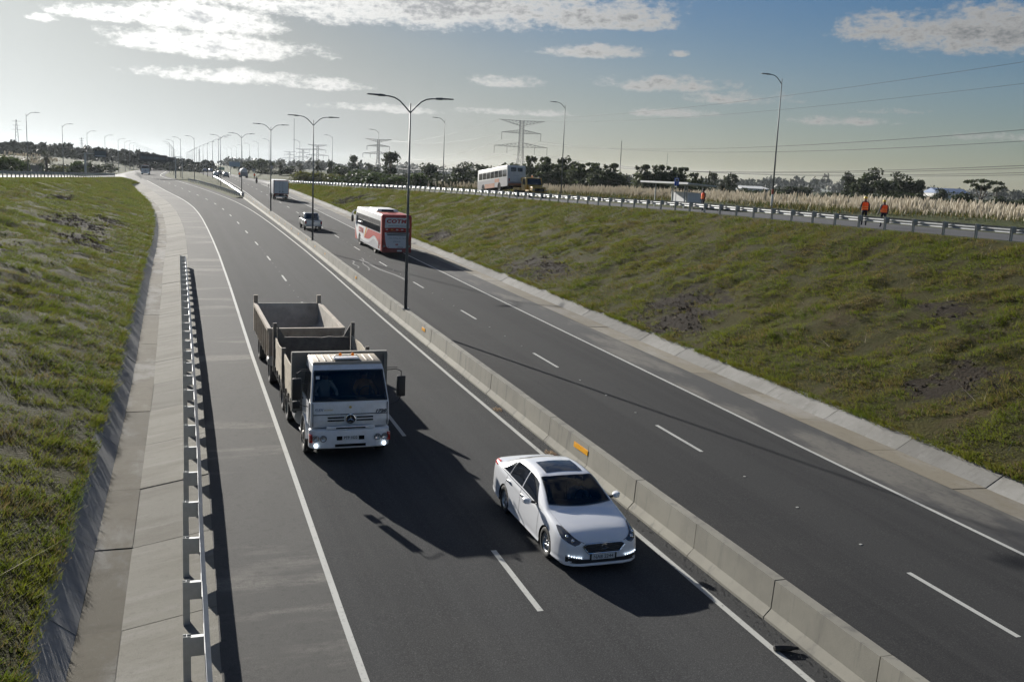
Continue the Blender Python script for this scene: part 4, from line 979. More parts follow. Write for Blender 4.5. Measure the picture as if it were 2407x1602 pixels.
def hermite(xs, Y, x):
    # xs descending
    xs = -xs; x = -x
    i = int(np.clip(np.searchsorted(xs, x)-1, 0, len(xs)-2)); h = xs[i+1]-xs[i]; t = (x-xs[i])/h
    def tan(k):
        if k == 0: return (Y[1]-Y[0])/(xs[1]-xs[0])
        if k == len(xs)-1: return (Y[-1]-Y[-2])/(xs[-1]-xs[-2])
        a = (Y[k]-Y[k-1])/(xs[k]-xs[k-1]); b = (Y[k+1]-Y[k])/(xs[k+1]-xs[k]); 
        return np.where(a*b > 0, 2*a*b/(a+b+1e-12), 0)
    m0, m1 = tan(i), tan(i+1)
    return (2*t**3-3*t**2+1)*Y[i]+(t**3-2*t**2+t)*h*m0+(-2*t**3+3*t**2)*Y[i+1]+(t**3-t**2)*h*m1
def car_surf(y, t):
    w, zl, zb, wb, zr, wr, zc = hermite(CS[:,0], CS[:,1:], float(np.clip(y, -2.53, 2.40)))
    P = [(-w*.93,zl),(0,zl),(w*.93,zl),(w,zl+.11),(w+.004,zl+.42*(zb-zl)),(w-.012,zl+.78*(zb-zl)),(wb,zb),(wr,zr),(wr*.58,zr+.74*(zc-zr)),(0,zc),(-wr*.58,zr+.74*(zc-zr))]
    # t runs 0..8 over P[1..9]
    i = min(int(t), 7); f = t-i; a, b, c, d = [np.array(P[i+q]) for q in range(4)]
    tn = .42
    m0, m1 = (c-a)*tn, (d-b)*tn
    q = (2*f**3-3*f**2+1)*b+(f**3-2*f**2+f)*m0+(-2*f**3+3*f**2)*c+(f**3-f**2)*m1
    return Vector((q[0], y, q[1]))
def car_patch(y0, y1, t0, t1, ny, nt, off, side=1, inset=None):
    """patch of the body skin, lifted by off; y0,y1 functions of t"""
    m = MB(); vs = []
    for j in range(nt+1):
        t = t0+(t1-t0)*j/nt
        for i in range(ny+1):
            y = y0(t)+(y1(t)-y0(t))*i/ny
            p = car_surf(y, t); e = .01
            a = car_surf(y+e, t)-car_surf(y-e, t); b = car_surf(y, min(t+e, 8))-car_surf(y, max(t-e, 0)); n = b.cross(a)
            n.normalize()
            if n.dot(p-Vector((0, y, .6))) < 0: n = -n
            p = p+n*off; vs.append((p.x*side, p.y, p.z))
    w = ny+1; m.add(vs, [(j*w+i, j*w+i+1, (j+1)*w+i+1, (j+1)*w+i) for j in range(nt) for i in range(ny)])
    return m
def build_saloon():
    r = empty('car')
    ys = np.unique(np.r_[np.linspace(-2.53, 2.40, 74), CS[:,0]])[::-1]; ts = np.r_[np.arange(0, 8, .25), 8]
    rings = []
    for y in ys:
        h = [car_surf(y, t) for t in ts]; rings.append([tuple(p) for p in h] + [(-p.x, p.y, p.z) for p in reversed(h[1:-1])])
    body = MB().loft(rings); me = body.mesh('body', [M['white_car'], M['gap']], True)
    ob = link('body', me)
    cut = MB()
    for y in (1.39, -1.39):
        for s in (-1, 1): cut.lathe([(s*.58,.355),(s*1.2,.385)], 28, 'x', (0, y, .335), cap=True)
    cm = cut.mesh('cut', [M['white_car'], M['gap']]); cm.polygons.foreach_set('material_index', [1]*len(cm.polygons)); co = link('cut', cm)
    md = ob.modifiers.new('b', 'BOOLEAN'); md.operation = 'DIFFERENCE'; md.object = co; md.solver = 'EXACT'
    dg = bpy.context.evaluated_depsgraph_get(); dg.update(); nm = bpy.data.meshes.new_from_object(ob.evaluated_get(dg)); ob.modifiers.clear()
    ob.data = nm; bpy.data.objects.remove(co); nm.polygons.foreach_set('use_smooth', [True]*len(nm.polygons)); nm.set_sharp_from_angle(angle=R_(32)); ob.parent = r
    ya, yb_ = (lambda t: 1.15-.10*(8-t)**1.5*.5), (lambda t: .27-.02*(8-t))
    def ringpts(off):
        P = []
        A = [(t, 1) for t in np.linspace(6.2, 8, 8)]+[(t, -1) for t in np.linspace(8, 6.2, 8)[1:]]
        for fn, seq in ((ya, A), (yb_, A[::-1])):
            for t, s in seq:
                p = car_surf(fn(t), t); P.append(Vector((p.x*s, p.y, p.z))+Vector((0, .5, .85))*off)
        return P
    q0 = ringpts(.06); q1 = [p+Vector((0,-.55,-.13)) for p in ringpts(0)]; q1 = [Vector((p.x*.98, p.y-.35*(1 if i_ >= 15 else .9), p.z-.15-(.30 if i_ < 15 else .12))) for i_, p in enumerate(q1)]
    ct = MB().loft([[tuple(p) for p in q0], [tuple(p) for p in q1]]); cm = ct.mesh('cut', [M['white_car'], M['gap']]); cm.polygons.foreach_set('material_index', [1]*len(cm.polygons))
    boolean_cut(ob, link('cut', cm)); ob.data.polygons.foreach_set('use_smooth', [True]*len(ob.data.polygons)); ob.data.set_sharp_from_angle(angle=R_(32))
    MB().box(-.66,.66,.42,.80,.74,.93).build('dashboard', M['dash'], r, bevel=.05)
    MB().lathe([(-.012,.165),(.012,.165),(.012,.19),(-.012,.19),(-.012,.165)], 18, 'y', (0,0,0)).build('steering_wheel', M['black'], r, True).location = (-.36,.34,.92)
    for x in (-.36, .36): MB().box(x-.2,x+.2,-.22,-.10,.62,1.12).build('seat_back', M['seat'], r, bevel=.05)
    C_ = lambda v: (lambda t: v)
    def both(name, mat, parent, *a):
        out = []
        for s in (-1, 1): out.append(car_patch(*a, side=s).build(name, mat, parent, True))
        return out
    def full(name, mat, parent, y0, y1, t0, ny, nt, off):
        m = MB(); A = car_patch(y0, y1, t0, 8, ny, nt, off); B = car_patch(y0, y1, t0, 8, ny, nt, off, -1); m.add(A.v, A.f); m.add(B.v, B.f)
        return m.build(name, mat, parent, True)
    full('windscreen', M['screen'], r, lambda t: 1.17-.10*(8-t)**1.5*.5, lambda t: .25-.02*(8-t), 6.12, 12, 9, .008)
    full('rear_window', M['glass'], r, lambda t: -1.36+.0*(8-t), lambda t: -1.98+.09*(8-t), 6.25, 8, 8, .008)
    full('sunroof', M['glass'], r, C_(.04), C_(-.66), 6.72, 8, 6, .010)
    # side glass: door window, rear door window, quarter light
    ft = lambda t: .88-(t-5)*.66
    rt = lambda t: -1.80+(t-5)*.62
    both('side_window', M['glass'], r, lambda t: ft(t), lambda t: -.28, 5.14, 5.86, 8, 5, .007)
    both('side_window', M['glass'], r, lambda t: -.34, lambda t: -1.18-(t-5)*.02, 5.14, 5.86, 8, 5, .007)
    both('quarter_window', M['glass'], r, lambda t: -1.225-(t-5)*.02, lambda t: min(rt(t), -1.24), 5.16, 5.80, 5, 4, .007)
    both('window_trim', M['chrome'], r, lambda t: 1.0, lambda t: -1.86, 5.03, 5.08, 18, 1, .010)
    both('window_trim', M['chrome'], r, lambda t: .16, lambda t: -1.30, 5.90, 5.935, 14, 1, .010)
    for yy in (.90, -.30, -1.28): both('door_gap', M['gap'], r, lambda t, yy=yy: yy-.18*max(0, (4.2-t))*(1 if yy < -1 else 0)+.12*max(0, t-4.6)*(0 if yy < 0 else -1), lambda t, yy=yy: yy-.010-.18*max(0, (4.2-t))*(1 if yy < -1 else 0)+.12*max(0, t-4.6)*(0 if yy < 0 else -1), 2.4, 5.0, 1, 14, .0035)
    both('bonnet_gap', M['gap'], r, lambda t: 2.16, lambda t: 1.2, 6.04, 6.055, 18, 1, .004)
    for yy in (-.12, -1.08):
        for s in (-1, 1):
            p = car_surf(yy, 4.55); MB().box(-.018,.018,-.11,.11,-.022,.022).build('door_handle', M['chrome'], r, bevel=.012).location = (s*(p.x+.02), yy, p.z)
    # head lamps wrap round the corners
    hl = both('headlight', M['lamp_dark'], r, lambda t: 2.385-.02*abs(t-5.4), lambda t: 1.70+.5*abs(5.62-t), 4.85, 5.92, 14, 6, .008)
    for h_, s in zip(hl, (-1, 1)):
        for k, yy in enumerate((2.30, 2.16)):
            p = car_surf(yy, 5.4); MB().sphere((s*(p.x-.01), p.y+.012, p.z+.012), .042, 10, 6).build('lamp_bowl', M['chrome'], h_, True)
        A = car_patch(lambda t: 2.39, lambda t: 1.66+.5*abs(5.62-t), 5.90, 6.0, 10, 1, .009, s); A.build('lamp_trim', M['black'], h_, True)
    both('tail_light', M['red_lens_lit'], r, lambda t: -2.10, lambda t: -2.50, 4.7, 5.7, 8, 4, .008)
    # face of the nose
    fy = 2.402
    gr = [(-.47,.60),(-.39,.655),(.39,.655),(.47,.60),(.34,.44),(-.34,.44)]
    g = MB().prism(gr, fy-.03, fy+.012, 'y').build('grille', M['black'], r)
    MB().tube([(a, fy+.014, b) for a, b in gr+[gr[0]]], .014, 6).build('grille_surround', M['chrome'], g, True)
    for k in range(4):
        z = .475+.044*k; hw = np.interp(z, [.44,.60,.655], [.34,.465,.39])-.015; MB().box(-hw, hw, fy+.010, fy+.03, z, z+.020).build('grille_bar', M['chrome'], g)
    e = MB().lathe([(.010,.075),(.034,.072),(.036,.055),(.028,.05),(.028,.001)], 20, 'y', (0, fy, .575)).build('emblem', M['chrome'], g, True)
    MB().box(-.045,.045,fy+.030,fy+.036,.57,.582).box(-.02,-.008,fy+.030,fy+.036,.545,.605).box(.012,.024,fy+.030,fy+.036,.545,.605).build('emblem_mark', M['ink'], e)
    NP = [(.0,2.408),(.30,2.408),(.50,2.408),(.58,2.404),(.64,2.388),(.70,2.362),(.76,2.318),(.80,2.272)]
    full_np = [(-x, y) for x, y in NP[::-1]]+NP[1:]
    MB().loft([[(x, y+.006, .235+.05*max(0, abs(x)-.45)), (x, y+.006, .315+.16*max(0, abs(x)-.45))] for x, y in full_np], cap=False, closed=False).build('lower_intake', M['black'], r)
    li = MB().prism([(-.86,2.12),(-.80,2.28),(-.66,2.39),(-.45,2.44),(.45,2.44),(.66,2.39),(.80,2.28),(.86,2.12)], .175, .225, 'z').build('lip', M['white_car'], r, bevel=.015)
    pl = MB().box(-.26,.26,fy+.008,fy+.018,.30,.43).build('number_plate', M['plate'], r)
    MB().box(-.30,.30,fy-.02,fy+.007,.27,.45).build('plate_holder', M['black'], r)
    text_mesh('NAB 2244', .105, M['ink'], pl, (0, fy+.0195, .358), (math.pi/2, 0, math.pi), 'plate_number', width=.44)
    for s in (-1, 1):
        dr = MB().tube([(s*x, y+.010, .335+.16*max(0, x-.45)) for x, y in NP[2:]], .010, 5).build('running_light_bar', M['chrome'], r)
        for k in range(6):
            x = .50+.05*k; y = float(np.interp(x, [p[0] for p in NP], [p[1] for p in NP])); MB().sphere((s*x, y+.018, .352+.16*max(0, x-.45)), .014, 6, 4).build('running_light', M['lamp_lit'], dr)
    for s in (-1, 1):
        mr = MB().loft([[(s*(.98+.0),.62+dy*.03,1.0+dz*.03) for dy, dz in ((-1,-1),(1,-1),(1,1),(-1,1))], [(s*1.03,.62+dy*.085,1.005+dz*.055) for dy, dz in ((-1,-1),(1,-1),(1,1),(-1,1))], [(s*1.12,.60+dy*.085,1.01+dz*.06) for dy, dz in ((-1,-1),(1,-1),(1,1),(-1,1))], [(s*1.16,.585+dy*.06,1.01+dz*.04) for dy, dz in ((-1,-1),(1,-1),(1,1),(-1,1))]]).build('door_mirror', M['white_car'], r, bevel=.02, seg=2)
        MB().bar((s*.88,.62,.955),(s*1.0,.62,.985),.05).build('mirror_arm', M['black'], mr)
    MB().tube([(-.45,.92,1.052),(.05,.86,1.085)], .008, 5).build('wiper', M['black'], r)
    # rear face
    ry = -2.532
    MB().box(-.26,.26,ry-.012,ry,.68,.80).build('number_plate', M['plate'], r)
    MB().box(-.62,.62,ry-.01,ry+.02,.30,.40).build('rear_valance', M['black'], r)
    for y in (1.39, -1.39):
        for s in (-1, 1): wheel(r, s*.80, y, .335, .215, 'alloy')
    MB().box(-.8,.8,-1.9,1.9,.17,.24).build('underbody', M['gap'], r)
    return r
def place(r, u, v, heading, label, cat, group=None, dz=0, name=None, yaw=0):
    s = 1 if heading > 0 else -1; e = .5; sl = (float(zroad(v+e))-float(zroad(v-e)))/(2*e) if u < 30 else 0
    r.location = (u, v, (float(zroad(v)) if u < 24 else zat(u, v))+dz); r.rotation_euler = (s*sl, 0, (0 if s > 0 else math.pi)+yaw)
    tag(r, label, cat, group)
    if name: r.name = name
    return r
saloon = build_saloon()
place(saloon, 8.44, 20.2, -1, 'shiny white saloon car with sunroof nearest the camera, beside the concrete barrier', 'car', None, .004, 'saloon_car')

s_ = sitter('person', (8.44+.36, 20.2+.05, float(zroad(20.25))-.16), 'driver in a blue shirt behind the windscreen of the white saloon car', 'shirt_blue', scale=.90); s_.rotation_euler = (0, 0, math.pi)
# ------------------------------------------------------------------ tipper lorry
def build_tipper():
    r = empty('tipper_lorry'); W_ = M['white_truck']
    pf = [(-.14,.95),(-.05,1.15),(-.10,1.66),(-.50,2.50),(-.66,2.62),(-1.70,2.64),(-1.80,2.52),(-1.84,.95)]
    hw = [1.07,1.08,1.08,.99,.95,.95,.98,1.07]
    cab = MB().prism(pf, 0, 0, 'x', hw).build('cab', W_, r, bevel=.06, seg=3, ang=12)
    cut = MB().prism([(.2,1.725),(-.05,2.44),(-1.62,2.44),(-1.62,1.30),(-.55,1.30),(-.42,1.725)], -.955, .955, 'x'); cm_ = cut.mesh('cut', [M['white_truck'], M['gap']]); cm_.polygons.foreach_set('material_index', [1]*len(cm_.polygons))
    if len(cab.data.materials) < 2: cab.data.materials.append(M['gap'])
    boolean_cut(cab, link('cut', cm_)); cab.data.polygons.foreach_set('use_smooth', [True]*len(cab.data.polygons)); cab.data.set_sharp_from_angle(angle=R_(38))
    MB().box(-.93,.93,-.60,-.36,1.60,1.735).build('dashboard', M['dash'], r, bevel=.04)
    for x in (-.55, .55): sb_ = MB().box(x-.27,x+.27,-1.45,-.95,1.32,1.42).build('seat', M['seat'], r, bevel=.04); MB().box(x-.26,x+.26,-1.56,-1.42,1.36,2.1).build('seat_back', M['seat'], sb_, bevel=.05)
    MB().lathe([(-.015,.20),(.015,.20),(.015,.225),(-.015,.225),(-.015,.20)], 20, 'y', (0,0,0)).build('steering_wheel', M['black'], r, True).location = (-.55,-.70,1.74)
    # roof skin with ribs
    rf = MB()
    rf.hexa([(-.955,-.62,2.60),(.955,-.62,2.60),(.965,-1.74,2.62),(-.965,-1.74,2.62),(-.93,-.68,2.662),(.93,-.68,2.662),(.93,-1.70,2.678),(-.93,-1.70,2.678)])
    for k in range(9):
        x = -.76+.19*k
        rf.hexa([(x-.035,-.78,2.66),(x+.035,-.78,2.66),(x+.035,-1.58,2.672),(x-.035,-1.58,2.672),(x-.024,-.8,2.677),(x+.024,-.8,2.677),(x+.024,-1.56,2.689),(x-.024,-1.56,2.689)])
    ro = rf.build('roof', M['truck_roof'], cab, bevel=.008, seg=1)
    h = MB().box(-.36,.36,-1.16,-.80,2.69,2.735).build('roof_hatch', W_, ro, bevel=.03)
    MB().tube([(-.34,-.88,2.75),(-.30,-.88,2.80),(.30,-.88,2.80),(.34,-.88,2.75)], .014, 6).build('light_bar', M['black'], ro)
    for x in (-.17, .17): MB().lathe([(0,.045),(.06,.042),(.085,.02)], 10, 'z', (x,-.88,2.79)).build('beacon', M['amber'], ro)
    def front(x, z): # point on the raked windscreen plane
        t = (z-1.66)/(2.50-1.66); return (x, -.10-.40*t+.012, z+.006)
    def wsq(z0, z1, ins, off): 
        a = 1.08-.09*(z0-1.66)/.84-ins; b = 1.08-.09*(z1-1.66)/.84-ins
        P = [front(-a, z0), front(a, z0), front(b, z1), front(-b, z1)]; return [(p[0], p[1]+off, p[2]+off*.48) for p in P]
    q = wsq(1.685, 2.475, .055, .004); qi = wsq(1.735, 2.43, .10, .004); sm = MB()
    for k in range(4): sm.quad(q[k], q[(k+1)%4], qi[(k+1)%4], qi[k])
    sm.build('windscreen_seal', M['black'], cab)
    q2 = wsq(1.72, 2.445, .09, .010); MB().quad(*q2).build('windscreen', M['screen'], r)
    # stickers and wipers
    a = front(.86, 2.30); MB().quad((.90,a[1]+.04,2.26),(.80,a[1]+.04,2.26),(.80,a[1]+.004,2.34),(.90,a[1]+.004,2.34)).build('sticker', M['plate'], cab)
    for x in (-.5, .25): MB().tube([front(x-.15,1.70), (front(x+.35,1.78)[0], front(0,1.78)[1]+.025, 1.78)], .010, 5).build('wiper', M['black'], cab)
    # front panel seams, grille
    MB().box(-1.0,1.0,-.062,-.036,1.335,1.347).build('panel_gap', M['gap'], cab)
    for s in (-1, 1): MB().hexa([(s*1.005,-.075,1.02),(s*1.018,-.075,1.02),(s*1.018,-.035,1.02),(s*1.005,-.035,1.02),(s*1.005,-.11,1.65),(s*1.018,-.11,1.65),(s*1.018,-.06,1.65),(s*1.005,-.06,1.65)]).build('panel_gap', M['gap'], cab)
    for z in (1.155, 1.235):
        for s in (-1, 1): MB().box(min(s*.17, s*.62), max(s*.17, s*.62), -.075, -.033, z, z+.035).build('grille_slot', M['gap'], cab)
    st = MB().lathe([(0,.135),(.03,.135),(.034,.12),(.02,.112),(0,.112)], 28, 'y', (0,-.052,1.215)).build('star_badge', M['chrome'], cab, True)
    MB().lathe([(.006,.001),(.006,.115)], 24, 'y', (0,-.050,1.215)).build('badge_field', M['black'], st)
    m = MB()
    for k in range(3):
        a = math.pi/2+k*2*math.pi/3; c, s = math.cos(a), math.sin(a); m.add([(c*.118,-.028,1.215+s*.118),(-s*.02,-.03,1.215+c*.02),(0,-.012,1.215),(s*.02,-.03,1.215-c*.02)], [(0,1,2),(0,2,3)])
    m.build('badge_star', M['chrome'], st)
    MB().lathe([(0,.038),(.02,.036),(.022,.001)], 14, 'y', (0,-.088,1.53)).build('round_badge', M['ink_gold'], cab)
    FR = (math.pi/2, 0, math.pi)
    text_mesh('1720', .12, M['ink'], cab, (-.82,-.058,1.40), FR, 'model_number', .3, bold=.004, width=.30)
    text_mesh('FLEX', .11, M['ink_blue'], cab, (.86,-.066,1.47), FR, 'decal', .35, width=.24); text_mesh('oriental', .06, M['ink_gold'], cab, (.60,-.066,1.47), FR, 'decal', .2, width=.24)
    # bumper
    bp = [(-1.10,-.34),(-1.10,-.16),(-.97,-.02),(-.5,.02),(.5,.02),(.97,-.02),(1.10,-.16),(1.10,-.34)]
    b = MB().prism(bp, .40, .93, 'z').build('bumper', W_, r, bevel=.05, seg=3, ang=40)
    MB().box(-.66,.66,.0,.035,.945,1.03).build('bumper_step', W_, b, bevel=.015); MB().box(-.40,.40,.03,.042,.965,1.0).build('step_slot', M['gap'], b)
    MB().box(-.42,.42,.005,.028,.455,.53).build('air_slot', M['gap'], b)
    for s in (-1, 1): MB().box(s*.30-.075,s*.30+.075,.005,.032,.64,.75).build('tow_opening', M['gap'], b)
    for s in (-1, 1):
        for x, y in ((.74,.008),(.94,-.012)):
            l = MB().lathe([(-.02,.085),(.03,.085),(.034,.075),(.012,.001)], 20, 'y', (s*x, y, .70)).build('headlight', M['lamp_off'], b, True)
            MB().lathe([(.02,.092),(.036,.092),(.036,.08)], 20, 'y', (s*x, y, .70)).build('lamp_ring', M['chrome'], l, True)
        MB().lathe([(-.02,.055),(.03,.055),(.034,.001)], 16, 'y', (s*.93, -.006, .50)).build('fog_light', M['lamp_lit'], b, True)
        MB().box(min(s*1.02,s*1.106), max(s*1.02,s*1.106), -.17,-.025,.58,.80).build('indicator', M['amber'] if False else M['red_lens'], b, bevel=.01)
    pl = MB().box(-.22,.22,.022,.034,.635,.765).build('number_plate', M['plate'], b); text_mesh('PTP·1022', .11, M['ink'], pl, (0,.036,.70), FR, 'plate_number', width=.37, bold=.002)
    # doors, side glass
    for s in (-1, 1):
        d = MB().hexa([(s*1.078,-.42,1.0),(s*1.09,-.42,1.0),(s*1.09,-1.66,1.0),(s*1.078,-1.66,1.0),(s*1.078,-.30,1.62),(s*1.092,-.30,1.62),(s*1.092,-1.66,1.62),(s*1.078,-1.66,1.62)]).build('door', W_, cab)
        MB().box(min(s*1.09,s*1.115), max(s*1.09,s*1.115), -1.58,-1.44,1.46,1.49).build('door_handle', M['black'], d)
        MB().add([(s*1.087,-.36,1.70),(s*1.087,-1.55,1.70),(s*1.008,-1.50,2.42),(s*1.008,-.66,2.42)], [(0,1,2,3)]).build('side_window', M['glass'], cab)
        mr = MB().box(min(s*1.30,s*1.54), max(s*1.30,s*1.54), -.30,-.20,1.75,2.33).build('mirror', M['black'], r, bevel=.03)
        MB().tube([(s*1.05,-.46,2.46),(s*1.30,-.38,2.50),(s*1.42,-.26,2.46),(s*1.42,-.25,2.33)], .014, 6).build('mirror_arm', M['black'], mr, True)
        MB().tube([(s*1.05,-.56,2.50),(s*1.36,-.46,2.53)], .010, 6).build('mirror_arm', M['black'], mr)
        MB().tube([(s*1.12,-.20,1.55),(s*1.32,-.22,1.60),(s*1.42,-.24,1.76)], .014, 6).build('mirror_arm', M['black'], mr, True)
        if s > 0: MB().box(1.33,1.53,-.30,-.22,1.50,1.70).build('mirror', M['black'], r, bevel=.02)
        # wheel arch and step
        pts = [(-1.15+.58*math.cos(a), .52+.58*math.sin(a)) for a in np.linspace(.05, math.pi-.05, 13)]; inn = [(-1.15+.54*math.cos(a), .52+.54*math.sin(a)) for a in np.linspace(math.pi-.05, .05, 13)]
        MB().prism(pts+inn, min(s*.80,s*1.13), max(s*.80,s*1.13), 'x').build('mudguard', W_, r)
        st = MB().box(min(s*.85,s*1.12), max(s*.85,s*1.12), -2.15,-1.78,.40,.46).build('step', W_, r, bevel=.02)
    MB().lathe([(-.28,.02),(-.28,.24),(.28,.24),(.28,.02)], 18, 'y', (1.0,-2.55,.72)).build('air_tank', M['galv_post'], r, True)
    MB().box(-1.15,-.75,-3.0,-2.1,.55,.95).build('fuel_tank', M['frame'], r, bevel=.06)
    MB().box(-.45,-.33,-7.2,-.3,.62,.90).box(.33,.45,-7.2,-.3,.62,.90).box(-.45,.45,-7.25,-7.1,.62,.9).box(-.4,.4,-1.8,-.4,.5,.95).build('chassis', M['frame'], r)
    # load bed
    MB().box(-1.27,1.27,-7.30,-2.06,.98,1.10).build('bed_floor', M['bed_dark'], r)
    bh = MB().box(-1.33,1.33,-2.02,-1.96,.98,2.66).build('bulkhead', M['bulk'], r)
    MB().box(-1.36,1.36,-2.05,-1.90,2.60,2.70).box(-1.37,-1.27,-2.05,-1.88,.98,2.66).box(1.27,1.37,-2.05,-1.88,.98,2.66).box(-1.3,1.3,-1.965,-1.93,1.75,1.80).build('bulkhead_frame', M['bulk'], bh)
    for s in (-1, 1):
        for seg, (y0, y1) in enumerate(((-4.55,-2.08),(-7.22,-4.68))):
            for k in range(3):
                z0 = 1.11+k*.36; dj = (rng.random()-.5)*.02; z1 = z0+.345
                n = 8; rows = []
                for i in range(n+1):
                    y = y0+(y1-y0)*i/n; top = z1+(.03*fb((y*2, s*3, k*5))-.01 if k == 2 else 0); bow = .05*math.sin(math.pi*i/n)*(k/2)*(1 if seg else .4)
                    x = s*(1.27+bow+dj); rows.append([(x-.022,y,z0),(x+.022,y,z0),(x+.022,y,top),(x-.022,y,top)])
                MB().loft(rows).build('plank', M['bed'], r)
        for y in (-4.62, -7.28): MB().box(min(s*1.24,s*1.36), max(s*1.24,s*1.36), y-.05, y+.05, .98, 2.30 if y > -5 else 2.62).build('stake', M['bed_dark'], r)
        for y in np.arange(-6.9, -2.2, .62): MB().box(min(s*1.295,s*1.34), max(s*1.295,s*1.34), y-.03, y+.03, .95, 1.22).build('hinge', M['frame'], r)
        MB().box(min(s*1.2,s*1.3), max(s*1.2,s*1.3), -7.25,-2.08, .90, .985).build('side_rail', M['frame'], r)
    tg = MB()
    rows = []
    for i in range(11):
        x = -1.22+2.44*i/10; rows.append([(x,-7.33,1.10),(x,-7.27,1.10),(x,-7.27,2.13+.04*fb((x*3,2,1))),(x,-7.33,2.13+.04*fb((x*3,2,1)))])
    tg.loft(rows).build('tailgate', M['bed_dark'], r)
    for s in (-1, 1): MB().add([(s*1.22,-7.30,2.12),(s*.98,-7.30,2.14),(s*1.22,-7.30,2.55),(s*1.22,-7.26,2.12),(s*.98,-7.26,2.14),(s*1.22,-7.26,2.55)], [(0,1,2),(3,5,4),(0,3,4,1),(1,4,5,2),(2,5,3,0)]).build('gusset', M['bed_dark'], r)
    for s in (-1, 1):
        wheel(r, s*1.0, -1.15, .50, .28, 'front')
        for y in (-4.55, -5.85): wheel(r, s*.95, y, .50, .52, 'rear')
        MB().box(min(s*.7,s*1.2), max(s*.7,s*1.2), -6.62,-6.60,.25,.9).build('mud_flap', M['black'], r)
    for y in (-1.15, -4.55, -5.85): MB().tube([(-.9,y,.5),(.9,y,.5)], .09, 8).build('axle', M['frame'], r)
    return r
tipper = build_tipper()
place(tipper, 4.62, 26.15, -1, 'white tipper lorry with dusty roof and worn wooden load bed, heading towards the camera', 'lorry', None, .004)
def build_trailer():
    r = empty('dump_trailer'); L0, L1 = 0, -6.0; H = 2.12
    # tub: inner rounded floor, made as a loft of open cross-sections with thickness
    def prof(o):
        P = [(-1.27+o, H), (-1.27+o, 1.55)]
        for a in np.linspace(math.pi, 1.5*math.pi, 7): P.append((-.82+(.45-o)*math.cos(a), 1.50+(.45-o)*math.sin(a)))
        for a in np.linspace(1.5*math.pi, 2*math.pi, 7): P.append((.82+(.45-o)*math.cos(a), 1.50+(.45-o)*math.sin(a)))
        return P+[(1.27-o, 1.55), (1.27-o, H)]
    po, pi_ = prof(0), prof(.05)
    MB().loft([[(x, y, z) for x, z in po+pi_[::-1]] for y in (L0-.06, L1+.06)]).build('tub', M['trailer_in'], r, smooth=True)
    f = MB().box(-1.27,1.27,L0-.06,L0,1.05,H).build('front_wall', M['trailer'], r)
    MB().box(-1.33,1.33,L0-.09,L0+.05,H-.12,H+.01).box(-1.3,1.3,L0,L0+.04,1.05,1.15).build('top_beam', M['trailer'], f)
    for x in (-1.28,-.62,.62,1.28): MB().box(x-.05,x+.05,L0+.001,L0+.07,1.05,H-.12).build('rib', M['trailer'], f)
    MB().box(-1.27,1.27,L1,L1+.06,1.05,H).build('tailgate', M['trailer_in'], r)
    for s in (-1, 1):
        MB().box(min(s*1.24,s*1.36), max(s*1.24,s*1.36), L1+.02, L0-.02, H-.10, H+.015).build('top_rail', M['trailer'], r)
        for y in np.arange(-.35, -5.9, -.78): MB().box(min(s*1.272,s*1.35), max(s*1.272,s*1.35), y-.045, y+.045, 1.0, H-.10).build('rib', M['trailer'], r)
        MB().box(min(s*1.19,s*1.35), max(s*1.19,s*1.35), L1-.06, L1+.07, 1.0, 2.44).build('corner_post', M['trailer'], r)
        MB().box(min(s*1.2,s*1.3), max(s*1.2,s*1.3), L1+.02, L0-.02, .96, 1.06).build('side_rail', M['trailer'], r)
    MB().box(-.5,.5,L1+.1,L0-.1,.78,1.0).build('chassis', M['frame'], r)
    m = MB(); n = 14; V_ = []
    for i in range(n+1):
        for j in range(9):
            y = -5.7+3.2*i/n; x = -.9+1.7*j/8; V_.append((x, y, 1.085+.10*max(0, fb((x*1.4, y*1.1, 3)))+.05*max(0, fb((x*4, y*4, 1)))-.06*(abs(i-n/2)/(n/2))**2))
    m.add(V_, [(i*9+j, i*9+j+1, (i+1)*9+j+1, (i+1)*9+j) for i in range(n) for j in range(8)]); m.build('sand_remains', M['sand'], r, True)
    MB().bar((-.35,-.3,.78),(0,1.7,.72),.09).bar((.35,-.3,.78),(0,1.7,.72),.09).build('drawbar', M['frame'], r)
    MB().lathe([(-.2,.02),(-.2,.17),(.2,.17),(.2,.02)], 14, 'y', (1.2,-.05,.98)).build('air_tank', M['galv_post'], r, True)
    for y in (-.75, -5.0):
        for s in (-1, 1): wheel(r, s*.98, y, .5, .5, 'rear')
        MB().tube([(-.9,y,.5),(.9,y,.5)], .09, 8).build('axle', M['frame'], r)
    return r
for x, tp, lb in ((-.55,'shirt_orange','driver in an orange shirt behind the windscreen of the tipper lorry'), (.55,'shirt_white','passenger in a pale shirt behind the windscreen of the tipper lorry')):
    y0, z0 = -1.22, 1.42-.72
    s_ = sitter('person', (4.62-x, 26.15-y0, float(zroad(26.15-y0))+z0), lb, tp); s_.rotation_euler = (0, 0, math.pi)
trl = build_trailer()
place(trl, 4.60, 35.2, -1, 'empty two-axle dump trailer with ribbed rusty sides, towed behind the tipper lorry', 'trailer', None, .004)

